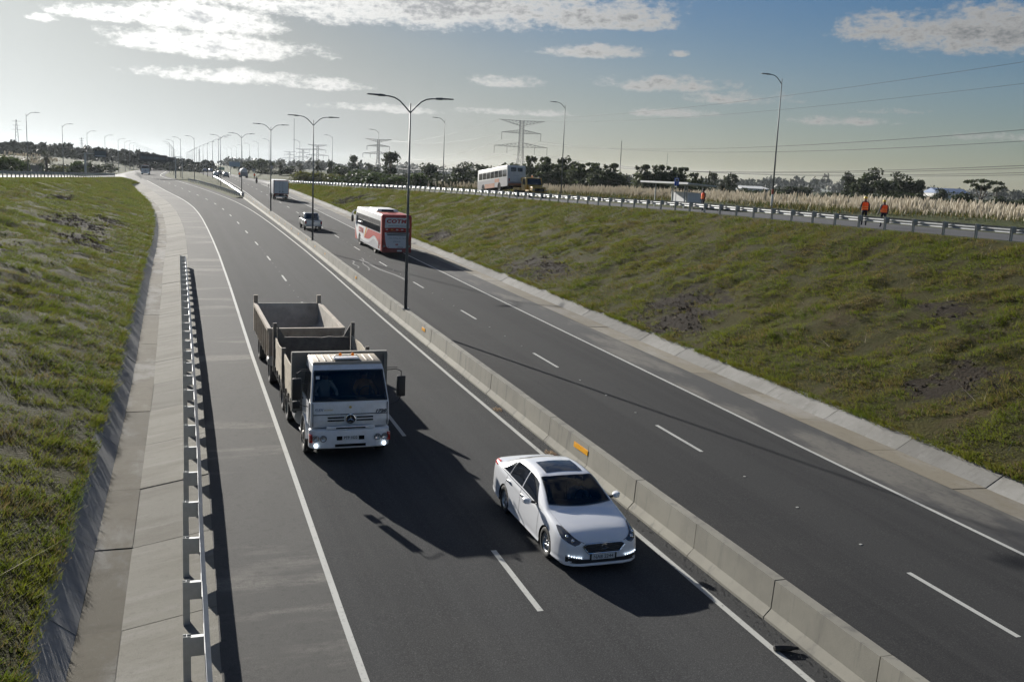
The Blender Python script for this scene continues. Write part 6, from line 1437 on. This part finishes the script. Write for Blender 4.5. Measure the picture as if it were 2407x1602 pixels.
TREES = [
 (50.2, 235.6, 12.21, 4.03, 'euc', 'tall rounded dark eucalyptus just left of the nearest lamp post'),
 (62.4, 247.1, 10.63, 4.72, 'round', 'rounded dark tree between the nearest lamp post and the left lamp of the towed bus'),
 (67.4, 234.7, 10.87, 3.5, 'euc', 'dark tree directly above the front of the towed bus'),
 (70.3, 228.2, 10.51, 5.65, 'round', 'broad dark tree behind the roof of the towed bus'),
 (69.3, 201.8, 11.1, 5.23, 'round', 'dark tree at the foot of the big pylon'),
 (61.0, 167.1, 10.94, 3.15, 'olive', 'grey-green tree just right of the pylon foot'),
 (64.4, 169.1, 11.09, 2.9, 'olive', 'grey-green tree left of the lamp by the tow truck'),
 (72.7, 179.2, 11.68, 3.91, 'euc', 'darkest tall tree right of the lamp by the tow truck'),
 (62.6, 161.0, 9.86, 4.38, 'olive', 'broad grey-green tree low behind the tow truck'),
 (64.7, 154.9, 10.13, 3.82, 'olive', None),
 (67.3, 154.0, 10.24, 3.54, 'olive', None),
 (68.0, 148.4, 10.17, 3.71, 'olive', None),
 (65.9, 146.8, 9.36, 4.07, 'olive', None),
 (144.3, 304.3, 10.32, 3.68, 'round', 'small hazy tree between the two grey-green clumps'),
 (75.1, 151.3, 10.24, 3.82, 'olive', 'grey-green tree left of the bus shelter roof'),
 (76.9, 148.5, 10.34, 3.92, 'olive', 'grey-green tree straight behind the bus shelter'),
 (80.7, 149.3, 10.14, 3.26, 'olive', 'grey-green tree behind the right end of the bus shelter'),
 (90.2, 162.0, 9.48, 2.78, 'olive', 'lowest grey-green tree right of the bus shelter'),
 (117.2, 206.2, 9.59, 1.09, 'cyp', 'shortest cypress, leftmost of three left of the right palm'),
 (124.1, 214.8, 10.84, 0.72, 'cyp', 'slim tall cypress left of the right palm'),
 (120.7, 210.4, 9.56, 0.91, 'cyp', 'cypress between two others left of the right palm'),
 (156.4, 268.0, 11.26, 2.83, 'euc', 'hazy tree just left of the right palm'),
 (161.5, 266.2, 11.1, 4.38, 'euc', 'hazy tree just right of the right palm'),
 (87.5, 146.9, 9.81, 3.11, 'palm', 'bushy palm in front of the warehouse at right'),
 (95.5, 149.0, 7.43, 1.9, 'bush', None),
 (86.7, 141.3, 7.48, 1.51, 'bush', None),
 (76.7, 134.1, 7.34, 1.93, 'bush', None),
 (79.6, 143.9, 7.58, 2.75, 'bush', None),
 (178.3, 259.9, 8.68, 5.66, 'round', None),
 (192.3, 287.1, 8.26, 4.81, 'round', None),
 (194.2, 275.8, 8.6, 4.67, 'round', None),
 (93.2, 128.3, 7.05, 2.96, 'ybush', 'yellow-green bush left of the two workers'),
 (152.5, 204.3, 8.03, 4.12, 'round', None),
 (142.0, 186.4, 7.6, 3.78, 'round', None),
 (169.3, 220.7, 12.25, 4.02, 'euc', 'tall airy eucalyptus left of the two workers'),
 (155.1, 193.6, 13.3, 5.33, 'euc', 'tallest spreading eucalyptus behind the two workers'),
 (149.4, 189.7, 10.43, 3.86, 'olive', 'grey-green tree below the tallest eucalyptus'),
 (147.7, 179.7, 11.19, 4.61, 'round', 'dense dark dome-shaped tree right of the tallest eucalyptus'),
 (158.5, 186.9, 12.45, 5.6, 'euc', 'broad tall dark tree right of the dome-shaped one'),
 (168.8, 193.8, 10.98, 2.62, 'euc', 'narrow tree at the right end of the dark clump'),
 (128.4, 159.1, 8.44, 4.89, 'bush', None),
 (133.0, 157.6, 8.64, 5.71, 'bush', None),
 (136.9, 156.2, 8.65, 4.08, 'bush', None),
 (124.5, 160.4, 7.95, 4.08, 'bush', None),
 (117.0, 141.6, 7.81, 3.65, 'bush', None),
 (221.5, 244.9, 9.69, 3.35, 'round', 'small round tree in front of the blue roof'),
 (151.5, 161.8, 8.91, 4.8, 'round', 'bright green round tree left of the flat-topped tree'),
 (163.1, 169.0, 11.51, 5.95, 'flat', 'flat-topped layered dark tree at far right'),
 (178.1, 179.8, 11.41, 3.28, 'flat', 'sparse twisted tree at the right edge'),
 (123.8, 128.4, 7.97, 3.16, 'bush', None),
 (142.8, 143.3, 8.46, 3.86, 'bush', None),
 (145.7, 142.3, 8.43, 3.86, 'bush', None),
 (134.8, 146.0, 7.8, 3.86, 'bush', None),
 (294.1, 348.4, 10.05, 7.21, 'round', None),
 (58.7, 334.6, 12.27, 3.82, 'euc', 'airy eucalyptus left of the second pylon'),
 (65.7, 342.6, 10.03, 2.92, 'euc', None),
 (31.7, 440.5, 10.19, 6.13, 'round', None),
 (33.7, 418.2, 9.58, 5.83, 'round', None),
 (34.2, 396.7, 10.74, 5.87, 'round', 'rounded dark tree left of the palms'),
 (36.2, 374.4, 10.02, 5.25, 'round', None),
 (29.7, 397.9, 8.29, 6.52, 'round', None),
 (30.6, 472.8, 8.46, 5.79, 'round', None),
 (32.5, 311.3, 10.23, 3.86, 'palm', 'leftmost palm of the three right of the road'),
 (37.0, 298.9, 9.8, 3.48, 'palm', 'middle palm of the three right of the road'),
 (39.5, 282.1, 10.85, 3.89, 'palm', 'rightmost palm, sunlit, behind the twin-arm lamp by the pickup'),
 (35.4, 309.9, 8.45, 5.15, 'bush', None),
 (31.8, 343.3, 7.59, 5.66, 'bush', None),
 (33.4, 331.8, 6.65, 4.94, 'bush', None),
 (33.1, 240.8, 7.88, 6.25, 'ybush', 'broad yellow-green bush below the rightmost palm'),
 (31.1, 246.7, 6.94, 4.12, 'ybush', None),
 (35.7, 234.4, 7.45, 4.14, 'ybush', None),
 (43.0, 264.4, 9.31, 4.46, 'bush', None),
 (42.2, 275.5, 9.82, 2.08, 'euc', None),
 (49.1, 294.6, 9.6, 4.23, 'bush', None),
 (38.9, 217.4, 8.66, 5.53, 'gbush', 'large dark green bush right of the yellow ones'),
 (39.5, 206.4, 8.41, 5.28, 'gbush', None),
 (38.7, 190.5, 8.02, 4.89, 'gbush', None),
 (39.6, 184.8, 7.8, 4.76, 'gbush', None),
 (43.6, 178.1, 8.34, 3.55, 'gbush', 'bright green small tree left of the towed bus'),
 (49.5, 213.7, 8.4, 5.53, 'bush', None),
 (52.5, 196.5, 8.35, 5.15, 'bush', None),
 (53.0, 185.7, 8.81, 4.08, 'bush', None),
 (58.4, 183.7, 8.72, 4.08, 'bush', None),
 (49.9, 251.3, 9.34, 3.0, 'bush', None),
 (-22.6, 218.8, 9.88, 3.36, 'palm', 'big shaggy palm at far left behind the guardrail'),
 (-26.2, 191.9, 8.6, 3.21, 'gbush', 'dark leafy tree at the left edge'),
 (-25.6, 200.1, 7.57, 3.05, 'gbush', None),
 (-28.8, 240.9, 7.58, 4.06, 'bush', None),
 (-26.8, 240.2, 7.04, 3.69, 'bush', None),
 (-29.3, 257.3, 8.08, 2.96, 'bush', None),
 (-19.5, 248.5, 7.83, 3.47, 'gbush', 'rounded bush left of the thick sign mast'),
 (-23.1, 260.3, 6.99, 3.02, 'bush', None),
 (-19.0, 275.1, 7.57, 3.43, 'bush', None),
 (-17.6, 279.9, 6.98, 3.28, 'bush', None),
 (-23.4, 244.3, 6.63, 2.83, 'ybush', None),
 (-17.0, 301.0, 6.27, 4.01, 'bush', None),
 (-16.1, 317.0, 7.21, 3.23, 'bush', None),
]
# ------------------------------------------------------------------ vegetation
def np_obj(name, V, F, mats, mi=None, parent=None, smooth=False):
    me = bpy.data.meshes.new(name or 'crown'); n = len(F)
    me.vertices.add(len(V)); me.vertices.foreach_set('co', np.asarray(V, np.float32).ravel())
    k = F.shape[1]; me.loops.add(n*k); me.loops.foreach_set('vertex_index', F.astype(np.int32).ravel())
    me.polygons.add(n); me.polygons.foreach_set('loop_start', np.arange(0, n*k, k, dtype=np.int32))
    for m_ in mats: me.materials.append(m_)
    if mi is not None: me.polygons.foreach_set('material_index', np.asarray(mi, np.int32))
    me.update(calc_edges=True); me.validate()
    if not name: return me
    return link(name, me, None, parent)
def leaf_cloud(centres, radii, n_each, size, squash=1.0, hollow=.55):
    """leaf-sized quads through a set of blobs; unit coordinates"""
    V = []; 
    for c, r, n in zip(centres, radii, n_each):
        d = nrg.normal(size=(n,3)); d /= np.linalg.norm(d, axis=1)[:,None]
        rr = r*(hollow+(1-hollow)*nrg.random(n)**.5)*(1+.22*nrg.normal(size=n)); P = np.array(c)+d*rr[:,None]*np.array([1,1,squash])
        a = nrg.normal(size=(n,3)); a /= np.linalg.norm(a, axis=1)[:,None]; b = np.cross(a, d+.35*nrg.normal(size=(n,3))); b /= np.linalg.norm(b, axis=1)[:,None]+1e-9
        s = size*(.6+.8*nrg.random(n))[:,None]
        V.append(np.stack([P-a*s-b*s*.6, P+a*s-b*s*.6, P+a*s*.7+b*s*.6, P-a*s*.7+b*s*.6], 1))
    V = np.concatenate(V).reshape(-1,3); F = np.arange(len(V)).reshape(-1,4); return V, F
def crown_mesh(kind, mat):
    """unit crown: width 1, height 1, base at z=0"""
    C, R2, N2 = [], [], []
    def blob(x, y, z, r, n): C.append((x,y,z)); R2.append(r); N2.append(n)
    if kind == 'round':
        for i in range(13):
            a = nrg.random()*6.28; q = nrg.random()**.5*.32; z = .34+.46*nrg.random(); blob(q*math.cos(a), q*math.sin(a), z, .13+.10*nrg.random(), 60)
        blob(0,0,.5,.3,140)
    elif kind == 'euc':
        for i in range(17):
            z = .30+.62*nrg.random(); a = nrg.random()*6.28; q = (.08+.26*nrg.random())*(1.15-z*.45); blob(q*math.cos(a), q*math.sin(a), z, .09+.085*nrg.random(), 70)
    elif kind == 'olive':
        for i in range(20):
            a = nrg.random()*6.28; q = nrg.random()**.5*.34; z = .08+.75*nrg.random(); blob(q*math.cos(a), q*math.sin(a), z*(1-.5*q), .13+.09*nrg.random(), 70)
        for i in range(7): a = nrg.random()*6.28; q = .25*nrg.random(); blob(q*math.cos(a), q*math.sin(a), .85+.08*nrg.random(), .06, 16)
    elif kind == 'bush':
        for i in range(14):
            a = nrg.random()*6.28; q = nrg.random()**.5*.38; blob(q*math.cos(a), q*math.sin(a), .10+.70*nrg.random()*(1-q), .15+.10*nrg.random(), 80)
    elif kind == 'flat':
        for i in range(11):
            a = nrg.random()*6.28; q = nrg.random()**.5*.42; blob(q*math.cos(a), q*math.sin(a), .62+.30*nrg.random(), .11+.05*nrg.random(), 36)
    elif kind == 'cyp':
        for i in range(9): z = .06+.88*i/8; blob(.06*nrg.normal(), .06*nrg.normal(), z, .36*(1.05-z)+.04, 40)
    sq = {'flat':.28,'cyp':.35}.get(kind, .8)
    V, F = leaf_cloud(C, R2, N2, {'cyp':.07,'flat':.035,'euc':.032}.get(kind, .04), sq)
    return np_obj(None, V, F, [mat]), list(zip(C, R2))
CROWN = {}
KM = {'round':('round','leaf_dark'),'euc':('euc','leaf_dark'),'olive':('olive','leaf_olive'),'bush':('bush','leaf_dark'),'gbush':('bush','leaf_green'),'ybush':('bush','leaf_yellow'),'flat':('flat','leaf_dark'),'cyp':('cyp','leaf_dark')}
for k_, (sh_, mt_) in KM.items(): CROWN[k_] = [crown_mesh(sh_, M[mt_]) for _ in range(3 if k_ in ('round','euc','olive','bush') else 2)]
def trunk_mesh(blobs, kind):
    m = MB(); w = .022 if kind not in ('bush','gbush','ybush') else .018
    m.tube([(0,0,-.06),(.01,0,.18),(.0,.01,.42)], [w*1.5,w*1.15,w*.8], 6)
    for (c, r) in blobs[:8]:
        m.tube([(0,0,.2+.2*nrg.random()),(c[0]*.5,c[1]*.5,c[2]*.72),c], [w*.6,w*.4,w*.15], 5)
    return m.mesh('trunk', [M['bark']], True)
TRK = {k_: [trunk_mesh(b, k_) for _, b in v_] for k_, v_ in CROWN.items()}
def palm_mesh():
    m = MB(); nf = 46
    for i in range(nf):
        a = 2.399*i; el = 1.25-2.0*i/nf; L_ = .52*(.85+.3*nrg.random()); pts = []; dr = .30+.25*nrg.random()
        for s in range(7):
            t = s/6; h = math.cos(el)*L_*t; z = math.sin(el)*L_*t-dr*L_*t*t; pts.append(Vector((h*math.cos(a), h*math.sin(a), .62+z)))
        side = Vector((-math.sin(a), math.cos(a), 0))
        for s in range(6):
            p, q = pts[s], pts[s+1]
            for sg in (-1, 1):
                for j in range(2):
                    b0 = p.lerp(q, j*.5); b1 = p.lerp(q, j*.5+.3); ln = .085*(1-.6*abs(s/5-.4)); tip = b0.lerp(b1, .9)+side*sg*ln+Vector((0,0,-.03))+(q-p)*.5
                    m.add([b0, b1, tip], [(0,1,2)])
    return m.mesh('fronds', [M['leaf_palm']])
PALM = [palm_mesh() for _ in range(3)]
pt_ = MB(); pt_.tube([(0,0,-.05),(.01,0,.3),(0,0,.6)], [.075,.06,.075], 8); PTRK = pt_.mesh('trunk', [M['bark']], True)
LBL = {'olive':'grey-green leafy tree in the dense clump','bush':'dark bush in the scrub','ybush':'smaller yellow-green bush in the scrub','gbush':'smaller leafy green bush in the scrub','round':'hazy round tree in the distant scrub','euc':'small airy tree in the distant scrub'}
for i, (u, v, zt, wd, ty, lb) in enumerate(TREES):
    zb = zat(u, v) if v < 1050 else 3.5; H = max(zt-zb, 1.2)
    nm = {'palm':'palm_tree','bush':'bush','gbush':'bush','ybush':'bush','cyp':'cypress_tree','euc':'eucalyptus_tree'}.get(ty, 'tree')
    rg = 'behind the left guardrail' if u < 0 else ('among the palms in the centre' if u < 45 and v > 180 else ('behind the towed bus' if v > 150 and u < 85 else 'beyond the pampas grass at right'))
    r = thing(nm, lb or LBL[ty]+' '+rg, 'palm' if ty == 'palm' else ('bush' if 'bush' in ty else 'tree'), (u, v, zb), (0,0,0), None if lb else 'scrub '+ty+' '+rg)
    if ty == 'palm': c = link('crown', PALM[i%3], None, r); t_ = link('trunk', PTRK, None, r); sc = (wd*1.25, wd*1.25, H*1.02)
    else:
        q = CROWN[ty]; j = i % len(q); c = link('crown', q[j][0], None, r); t_ = link('trunk', TRK[ty][j], None, r); H *= 1.12 if ty == 'olive' else 1.0; k_ = {'euc':1.75,'olive':1.75,'round':1.55,'flat':1.25,'cyp':1.6}.get(ty, 1.7); sc = (wd*k_, wd*k_, H*1.06)
    for o in (c, t_): o.scale = sc; o.rotation_euler = (0,0,nrg.random()*6.28)
# distant woods: one mass each
def woods(name, label, items, mat, q=26, size=.09):
    C, R2, N2 = [], [], []
    for (x, y, z, h, w) in items:
        for k in range(3):
            C.append((x+w*.25*nrg.normal(), y+w*.25*nrg.normal(), z+h*(.25+.3*k))); R2.append(w*(.5-.12*k)); N2.append(q)
    V, F = leaf_cloud(C, R2, N2, 1, .9)
    # leaf size follows the tree
    V = V.reshape(-1,4,3); c = V.mean(1, keepdims=True); sc = np.repeat(np.array([w for (_,_,_,_,w) in items for _ in range(3)]), q)*size
    V = (c+(V-c)*sc[:,None,None]).reshape(-1,3); return tag(np_obj(name, V, F, [mat]), label, None, None, 'stuff')
it = []
for i in range(330):
    x = -1100+nrg.random()*1000; dist = 430+nrg.random()*260; az_ = -10.5+nrg.random()*12.8; a = R_(az_)
    zz = np.interp(az_, [-11,-5,-1,.5,2.3], [9.5,8.6,6.5,4.5,4])+ (dist-430)*.004; it.append((dist*math.sin(a), dist*math.cos(a), zz-1, 3.2+2.6*nrg.random()*(1 if az_ < 0 else .8), 4.5))
woods('pine_wood', 'dark conifer wood along the left skyline', it, M['leaf_far'], 26, .14)
it = []
for i in range(420):
    az_ = 3+nrg.random()*45; a = R_(az_); dist = 900+nrg.random()*900; hh = 5+nrg.random()*5 + 4*max(0, fb((az_*.35, 1, 2))) + (5 if 33 < az_ < 40 else 0)
    it.append((dist*math.sin(a), dist*math.cos(a), 2.2, hh, 16))
woods('distant_woodland', 'hazy belt of woodland on the horizon', it, M['leaf_far'], 26, .10)
it = []
for i in range(260):
    az_ = 13+nrg.random()*36; a = R_(az_); dist = 190+nrg.random()*330; it.append((dist*math.sin(a), dist*math.cos(a), 3.8, 1.2+1.6*nrg.random(), 4))
woods('scrub', 'low dark scrub across the middle distance at right', it, M['leaf_dark'], 22, .13)
it = []
for i in range(120):
    u = -24-nrg.random()*60; v = 190+nrg.random()*95; it.append((u, v, zat(u, v)-.3, .8+1.2*nrg.random(), 3))
woods('scrub', 'low scrub among the pampas grass on the left rise', it, M['leaf_green'], 22, .13)

# pampas grass: leafy tussocks and pale plumes
def pampas(name, label, spots, hmin, hmax, thick):
    n = len(spots); P = np.array(spots); H = hmin+(hmax-hmin)*nrg.random(n); PL = .62*(.7+.6*nrg.random(n)); W_ = thick*(.75+.5*nrg.random(n))
    lean = nrg.normal(size=(n,2))*.10+np.array([.06,-.02]); V = []; ns = 5
    prof = [(0,.25),(.25,.85),(.55,1.0),(.8,.6),(1,.05)]
    for t, w in prof:
        z = P[:,2]+H-PL+PL*t; x = P[:,0]+lean[:,0]*(H+PL*t*1.2); y = P[:,1]+lean[:,1]*(H+PL*t*1.2)
        for k in range(4):
            a = k*math.pi/2+.4; V.append(np.stack([x+W_*w*math.cos(a)*(.8+.4*nrg.random(n)), y+W_*w*math.sin(a)*(.8+.4*nrg.random(n)), z], 1))
    V = np.stack(V, 1); F = []
    for j in range(4):
        for k in range(4): F.append([j*4+k, j*4+(k+1)%4, (j+1)*4+(k+1)%4, (j+1)*4+k])
    F = np.array(F)[None]+(np.arange(n)*20)[:,None,None]
    return tag(np_obj(name, V.reshape(-1,3), F.reshape(-1,4), [M['plume']]), label, None, None, 'stuff')
def blades(name, label, P, hgt, wid, lean, mats, mi, parent=None, kind='stuff'):
    """single-triangle blades: P (n,3), hgt (n), wid(n), lean (n,2)"""
    n = len(P); a = nrg.random(n)*6.28; dx = np.stack([np.cos(a)*wid, np.sin(a)*wid, np.zeros(n)], 1)
    tip = P+np.stack([lean[:,0]*hgt, lean[:,1]*hgt, hgt], 1)
    V = np.stack([P-dx, P+dx, tip], 1).reshape(-1,3); F = np.arange(3*n).reshape(-1,3)
    return tag(np_obj(name, V, F, mats, mi, parent), label, None, None, kind)
sp = []; tus = []
for i in range(13000):
    v = 30+nrg.random()**1.0*130; g0 = float(b18_(v)); q = nrg.random(); u = g0+6.5+q*26+1.2*fb((v*.2, 3, 1)); 
    if fb((u*.12, v*.12, 5)) < -.15: continue
    sp.append((u, v, zat(u, v)-.25+.35*fb((u*.3, v*.3, 8))))
pampas('pampas_grass', 'dense band of pale pampas grass plumes beyond the right service road', sp, .85, 1.75, .062)
P = []
for i in range(26000):
    v = 25+nrg.random()*140; u = float(b18_(v))+4.2+nrg.random()**1.3*26; P.append((u, v, zat(u, v)-.05))
P = np.array(P); n = len(P); blades('reed_tussocks', 'olive and straw tussocks under the pampas plumes', P, .25+.5*nrg.random(n), .02+.03*nrg.random(n), nrg.normal(size=(n,2))*.35, [M['reed'], M['leaf_green'], M['blade_dry']], nrg.choice(3, n, p=[.45,.3,.25]))
sp = []
for i in range(2300):
    v = 225+nrg.random()*75; u = -26-nrg.random()*70
    if fb((u*.07, v*.05, 9)) < .0: continue
    sp.append((u, v, zat(u, v)+.6))
pampas('pampas_grass', 'backlit pale pampas grass plumes on the left rise', sp, 1.2, 2.0, .16)
sp = []
for i in range(420):
    v = 120+nrg.random()*120; u = float(b18_(v))+5+nrg.random()*10; sp.append((u, v, zat(u, v)-.2))
pampas('pampas_grass', 'thin pampas plumes along the guardrail left of the towed bus', sp, .9, 1.6, .12)

# grass on the embankments: tufts of blades, thinning with distance
def bank_grass(name, label, a, b, slope, v0, v1, n, side):
    V = v0+(v1-v0)*nrg.random(n)**1.7; t = nrg.random(n); e_ = nrg.random(n) < (.06 if side < 0 else .03); t = np.where(e_, (.012*nrg.random(n)-.006) if side < 0 else 1+(.012*nrg.random(n)-.006), t); pts = []; keep = []
    Vs = np.interp(V, ST, np.arange(len(ST))); i0 = np.clip(Vs.astype(int), 0, len(ST)-2); fr = Vs-i0
    S0 = SEC[i0]*(1-fr)[:,None,None]+SEC[i0+1]*fr[:,None,None]
    u = S0[:,a,0]*(1-t)+S0[:,b,0]*t; z = S0[:,a,1]*(1-t)+S0[:,b,1]*t
    z = z+np.array([bump_slope(uu, vv)*min(1, min(tt, 1-tt)*4) for uu, vv, tt in zip(u, V, t)])
    den = np.array([fb((uu*.5, vv*.7, 12.1), 3)+.5*fb((uu*1.3, vv*1.6, 3.3), 3) for uu, vv in zip(u, V)])
    br_ = np.array([bareness(uu, vv, tt if side < 0 else 1-tt, -side) for uu, vv, tt in zip(u, V, t)])
    k = ((den > -.35+.5*nrg.random(n)-.25) & (br_ < .15+.75*nrg.random(n))) | (e_ & (den > -.1))
    P = np.stack([u, V, z-.01], 1)[k]; den = den[k]; m = len(P); far_ = 1+P[:,1]/60
    nb = 6
    Q = np.repeat(P, nb, 0)+np.c_[nrg.normal(size=(m*nb,2))*.05*np.repeat(far_, nb)[:,None], np.zeros(m*nb)]
    hg = np.repeat((.05+.08*nrg.random(m)+.12*np.clip(den, 0, 1)), nb)*(.6+.8*nrg.random(m*nb))
    wd = .0045*np.repeat(far_, nb)*(.7+.8*nrg.random(m*nb))+.004
    dry = np.repeat(np.array([fb((p[0]*.35, p[1]*.5, 21)) for p in P]), nb)+.5*nrg.normal(size=m*nb)
    ln = nrg.normal(size=(m*nb,2))*.55+np.array([side*.55, -.25])
    return blades(name, label, Q, hg, wd, ln, [M['blade_green'], M['blade_dry']], (dry > (.22 if side < 0 else .42)).astype(int))
bank_grass('bank_grass', 'rough green and straw grass covering the right embankment', 18, 19, slope_r, 12, 230, 150000, -1)
bank_grass('bank_grass', 'rough tufted grass covering the left embankment', 7, 8, slope_l, 10, 215, 150000, 1)

def clods(label, a, b, side, n, v0, v1):
    pts = []; k = 0
    while len(pts) < n and k < n*60:
        k += 1; v = v0+(v1-v0)*rng.random(); t = rng.random(); i = min(max(np.searchsorted(ST, v)-1, 0), len(ST)-2); f_ = (v-ST[i])/(ST[i+1]-ST[i]); s = SEC[i]*(1-f_)+SEC[i+1]*f_
        u = s[a,0]*(1-t)+s[b,0]*t; tt = t if side > 0 else 1-t
        if bareness(u, v, tt, side) < .55: continue
        pts.append((u, v, s[a,1]*(1-t)+s[b,1]*t+bump_slope(u, v)*min(1, min(t, 1-t)*4)))
    P = np.array(pts); m = len(P); sz = (.015+.05*nrg.random(m)**2)[:,None]*(1+P[:,1:2]/90)
    V = [P+sz*nrg.normal(size=(m,3))*.25+sz*np.array(o) for o in ((1,0,-.3),(-.5,.87,-.3),(-.5,-.87,-.3),(0,0,.75))]
    V = np.stack(V, 1).reshape(-1,3); F = (np.array([[0,1,3],[1,2,3],[2,0,3]])[None]+(np.arange(m)*4)[:,None,None]).reshape(-1,3)
    tag(np_obj('soil_clods', V, F, [M['soil']]), label, None, None, 'stuff')
clods('dark crumbly soil clods in the bare scars of the right bank', 18, 19, 1, 5000, 14, 160)
clods('dark crumbly soil clods in the bare scars of the left bank', 7, 8, -1, 5000, 14, 120)

def stalks(label, a, b, v0, v1, n):
    V = v0+(v1-v0)*nrg.random(n)**1.5; t = .03+.94*nrg.random(n); P = []
    for v, q in zip(V, t):
        i = min(max(np.searchsorted(ST, v)-1, 0), len(ST)-2); f_ = (v-ST[i])/(ST[i+1]-ST[i]); s = SEC[i]*(1-f_)+SEC[i+1]*f_; u = s[a,0]*(1-q)+s[b,0]*q
        P.append((u, v, s[a,1]*(1-q)+s[b,1]*q+bump_slope(u, v)*min(1, min(q, 1-q)*4)))
    return blades('dry_stalks', label, np.array(P), .12+.35*nrg.random(n), .006+.006*nrg.random(n), nrg.normal(size=(n,2))*1.6, [M['straw']], None)
M['straw'] = pbr('straw', (.42, .36, .24), .9)
stalks('pale dead stalks lying on the right bank', 18, 19, 14, 150, 1500); stalks('pale dead stalks on the left bank', 7, 8, 12, 120, 700)
# ------------------------------------------------------------------ air
hz = MB().box(-2600, 2600, -60, 4200, -3.4, 62).build('haze', M['white']); hz.data.materials.clear()
hm = bpy.data.materials.new('haze'); hm.use_nodes = True; nt = hm.node_tree; nt.nodes.clear()
pv = nt.nodes.new('ShaderNodeVolumePrincipled'); pv.inputs['Color'].default_value = (.86, .93, 1, 1); pv.inputs['Density'].default_value = HAZE_D; pv.inputs['Anisotropy'].default_value = .4
mo = nt.nodes.new('ShaderNodeOutputMaterial'); nt.links.new(pv.outputs[0], mo.inputs['Volume'])
hz.data.materials.append(hm); tag(hz, 'pale sunlit haze over the far country', None, None, 'stuff')
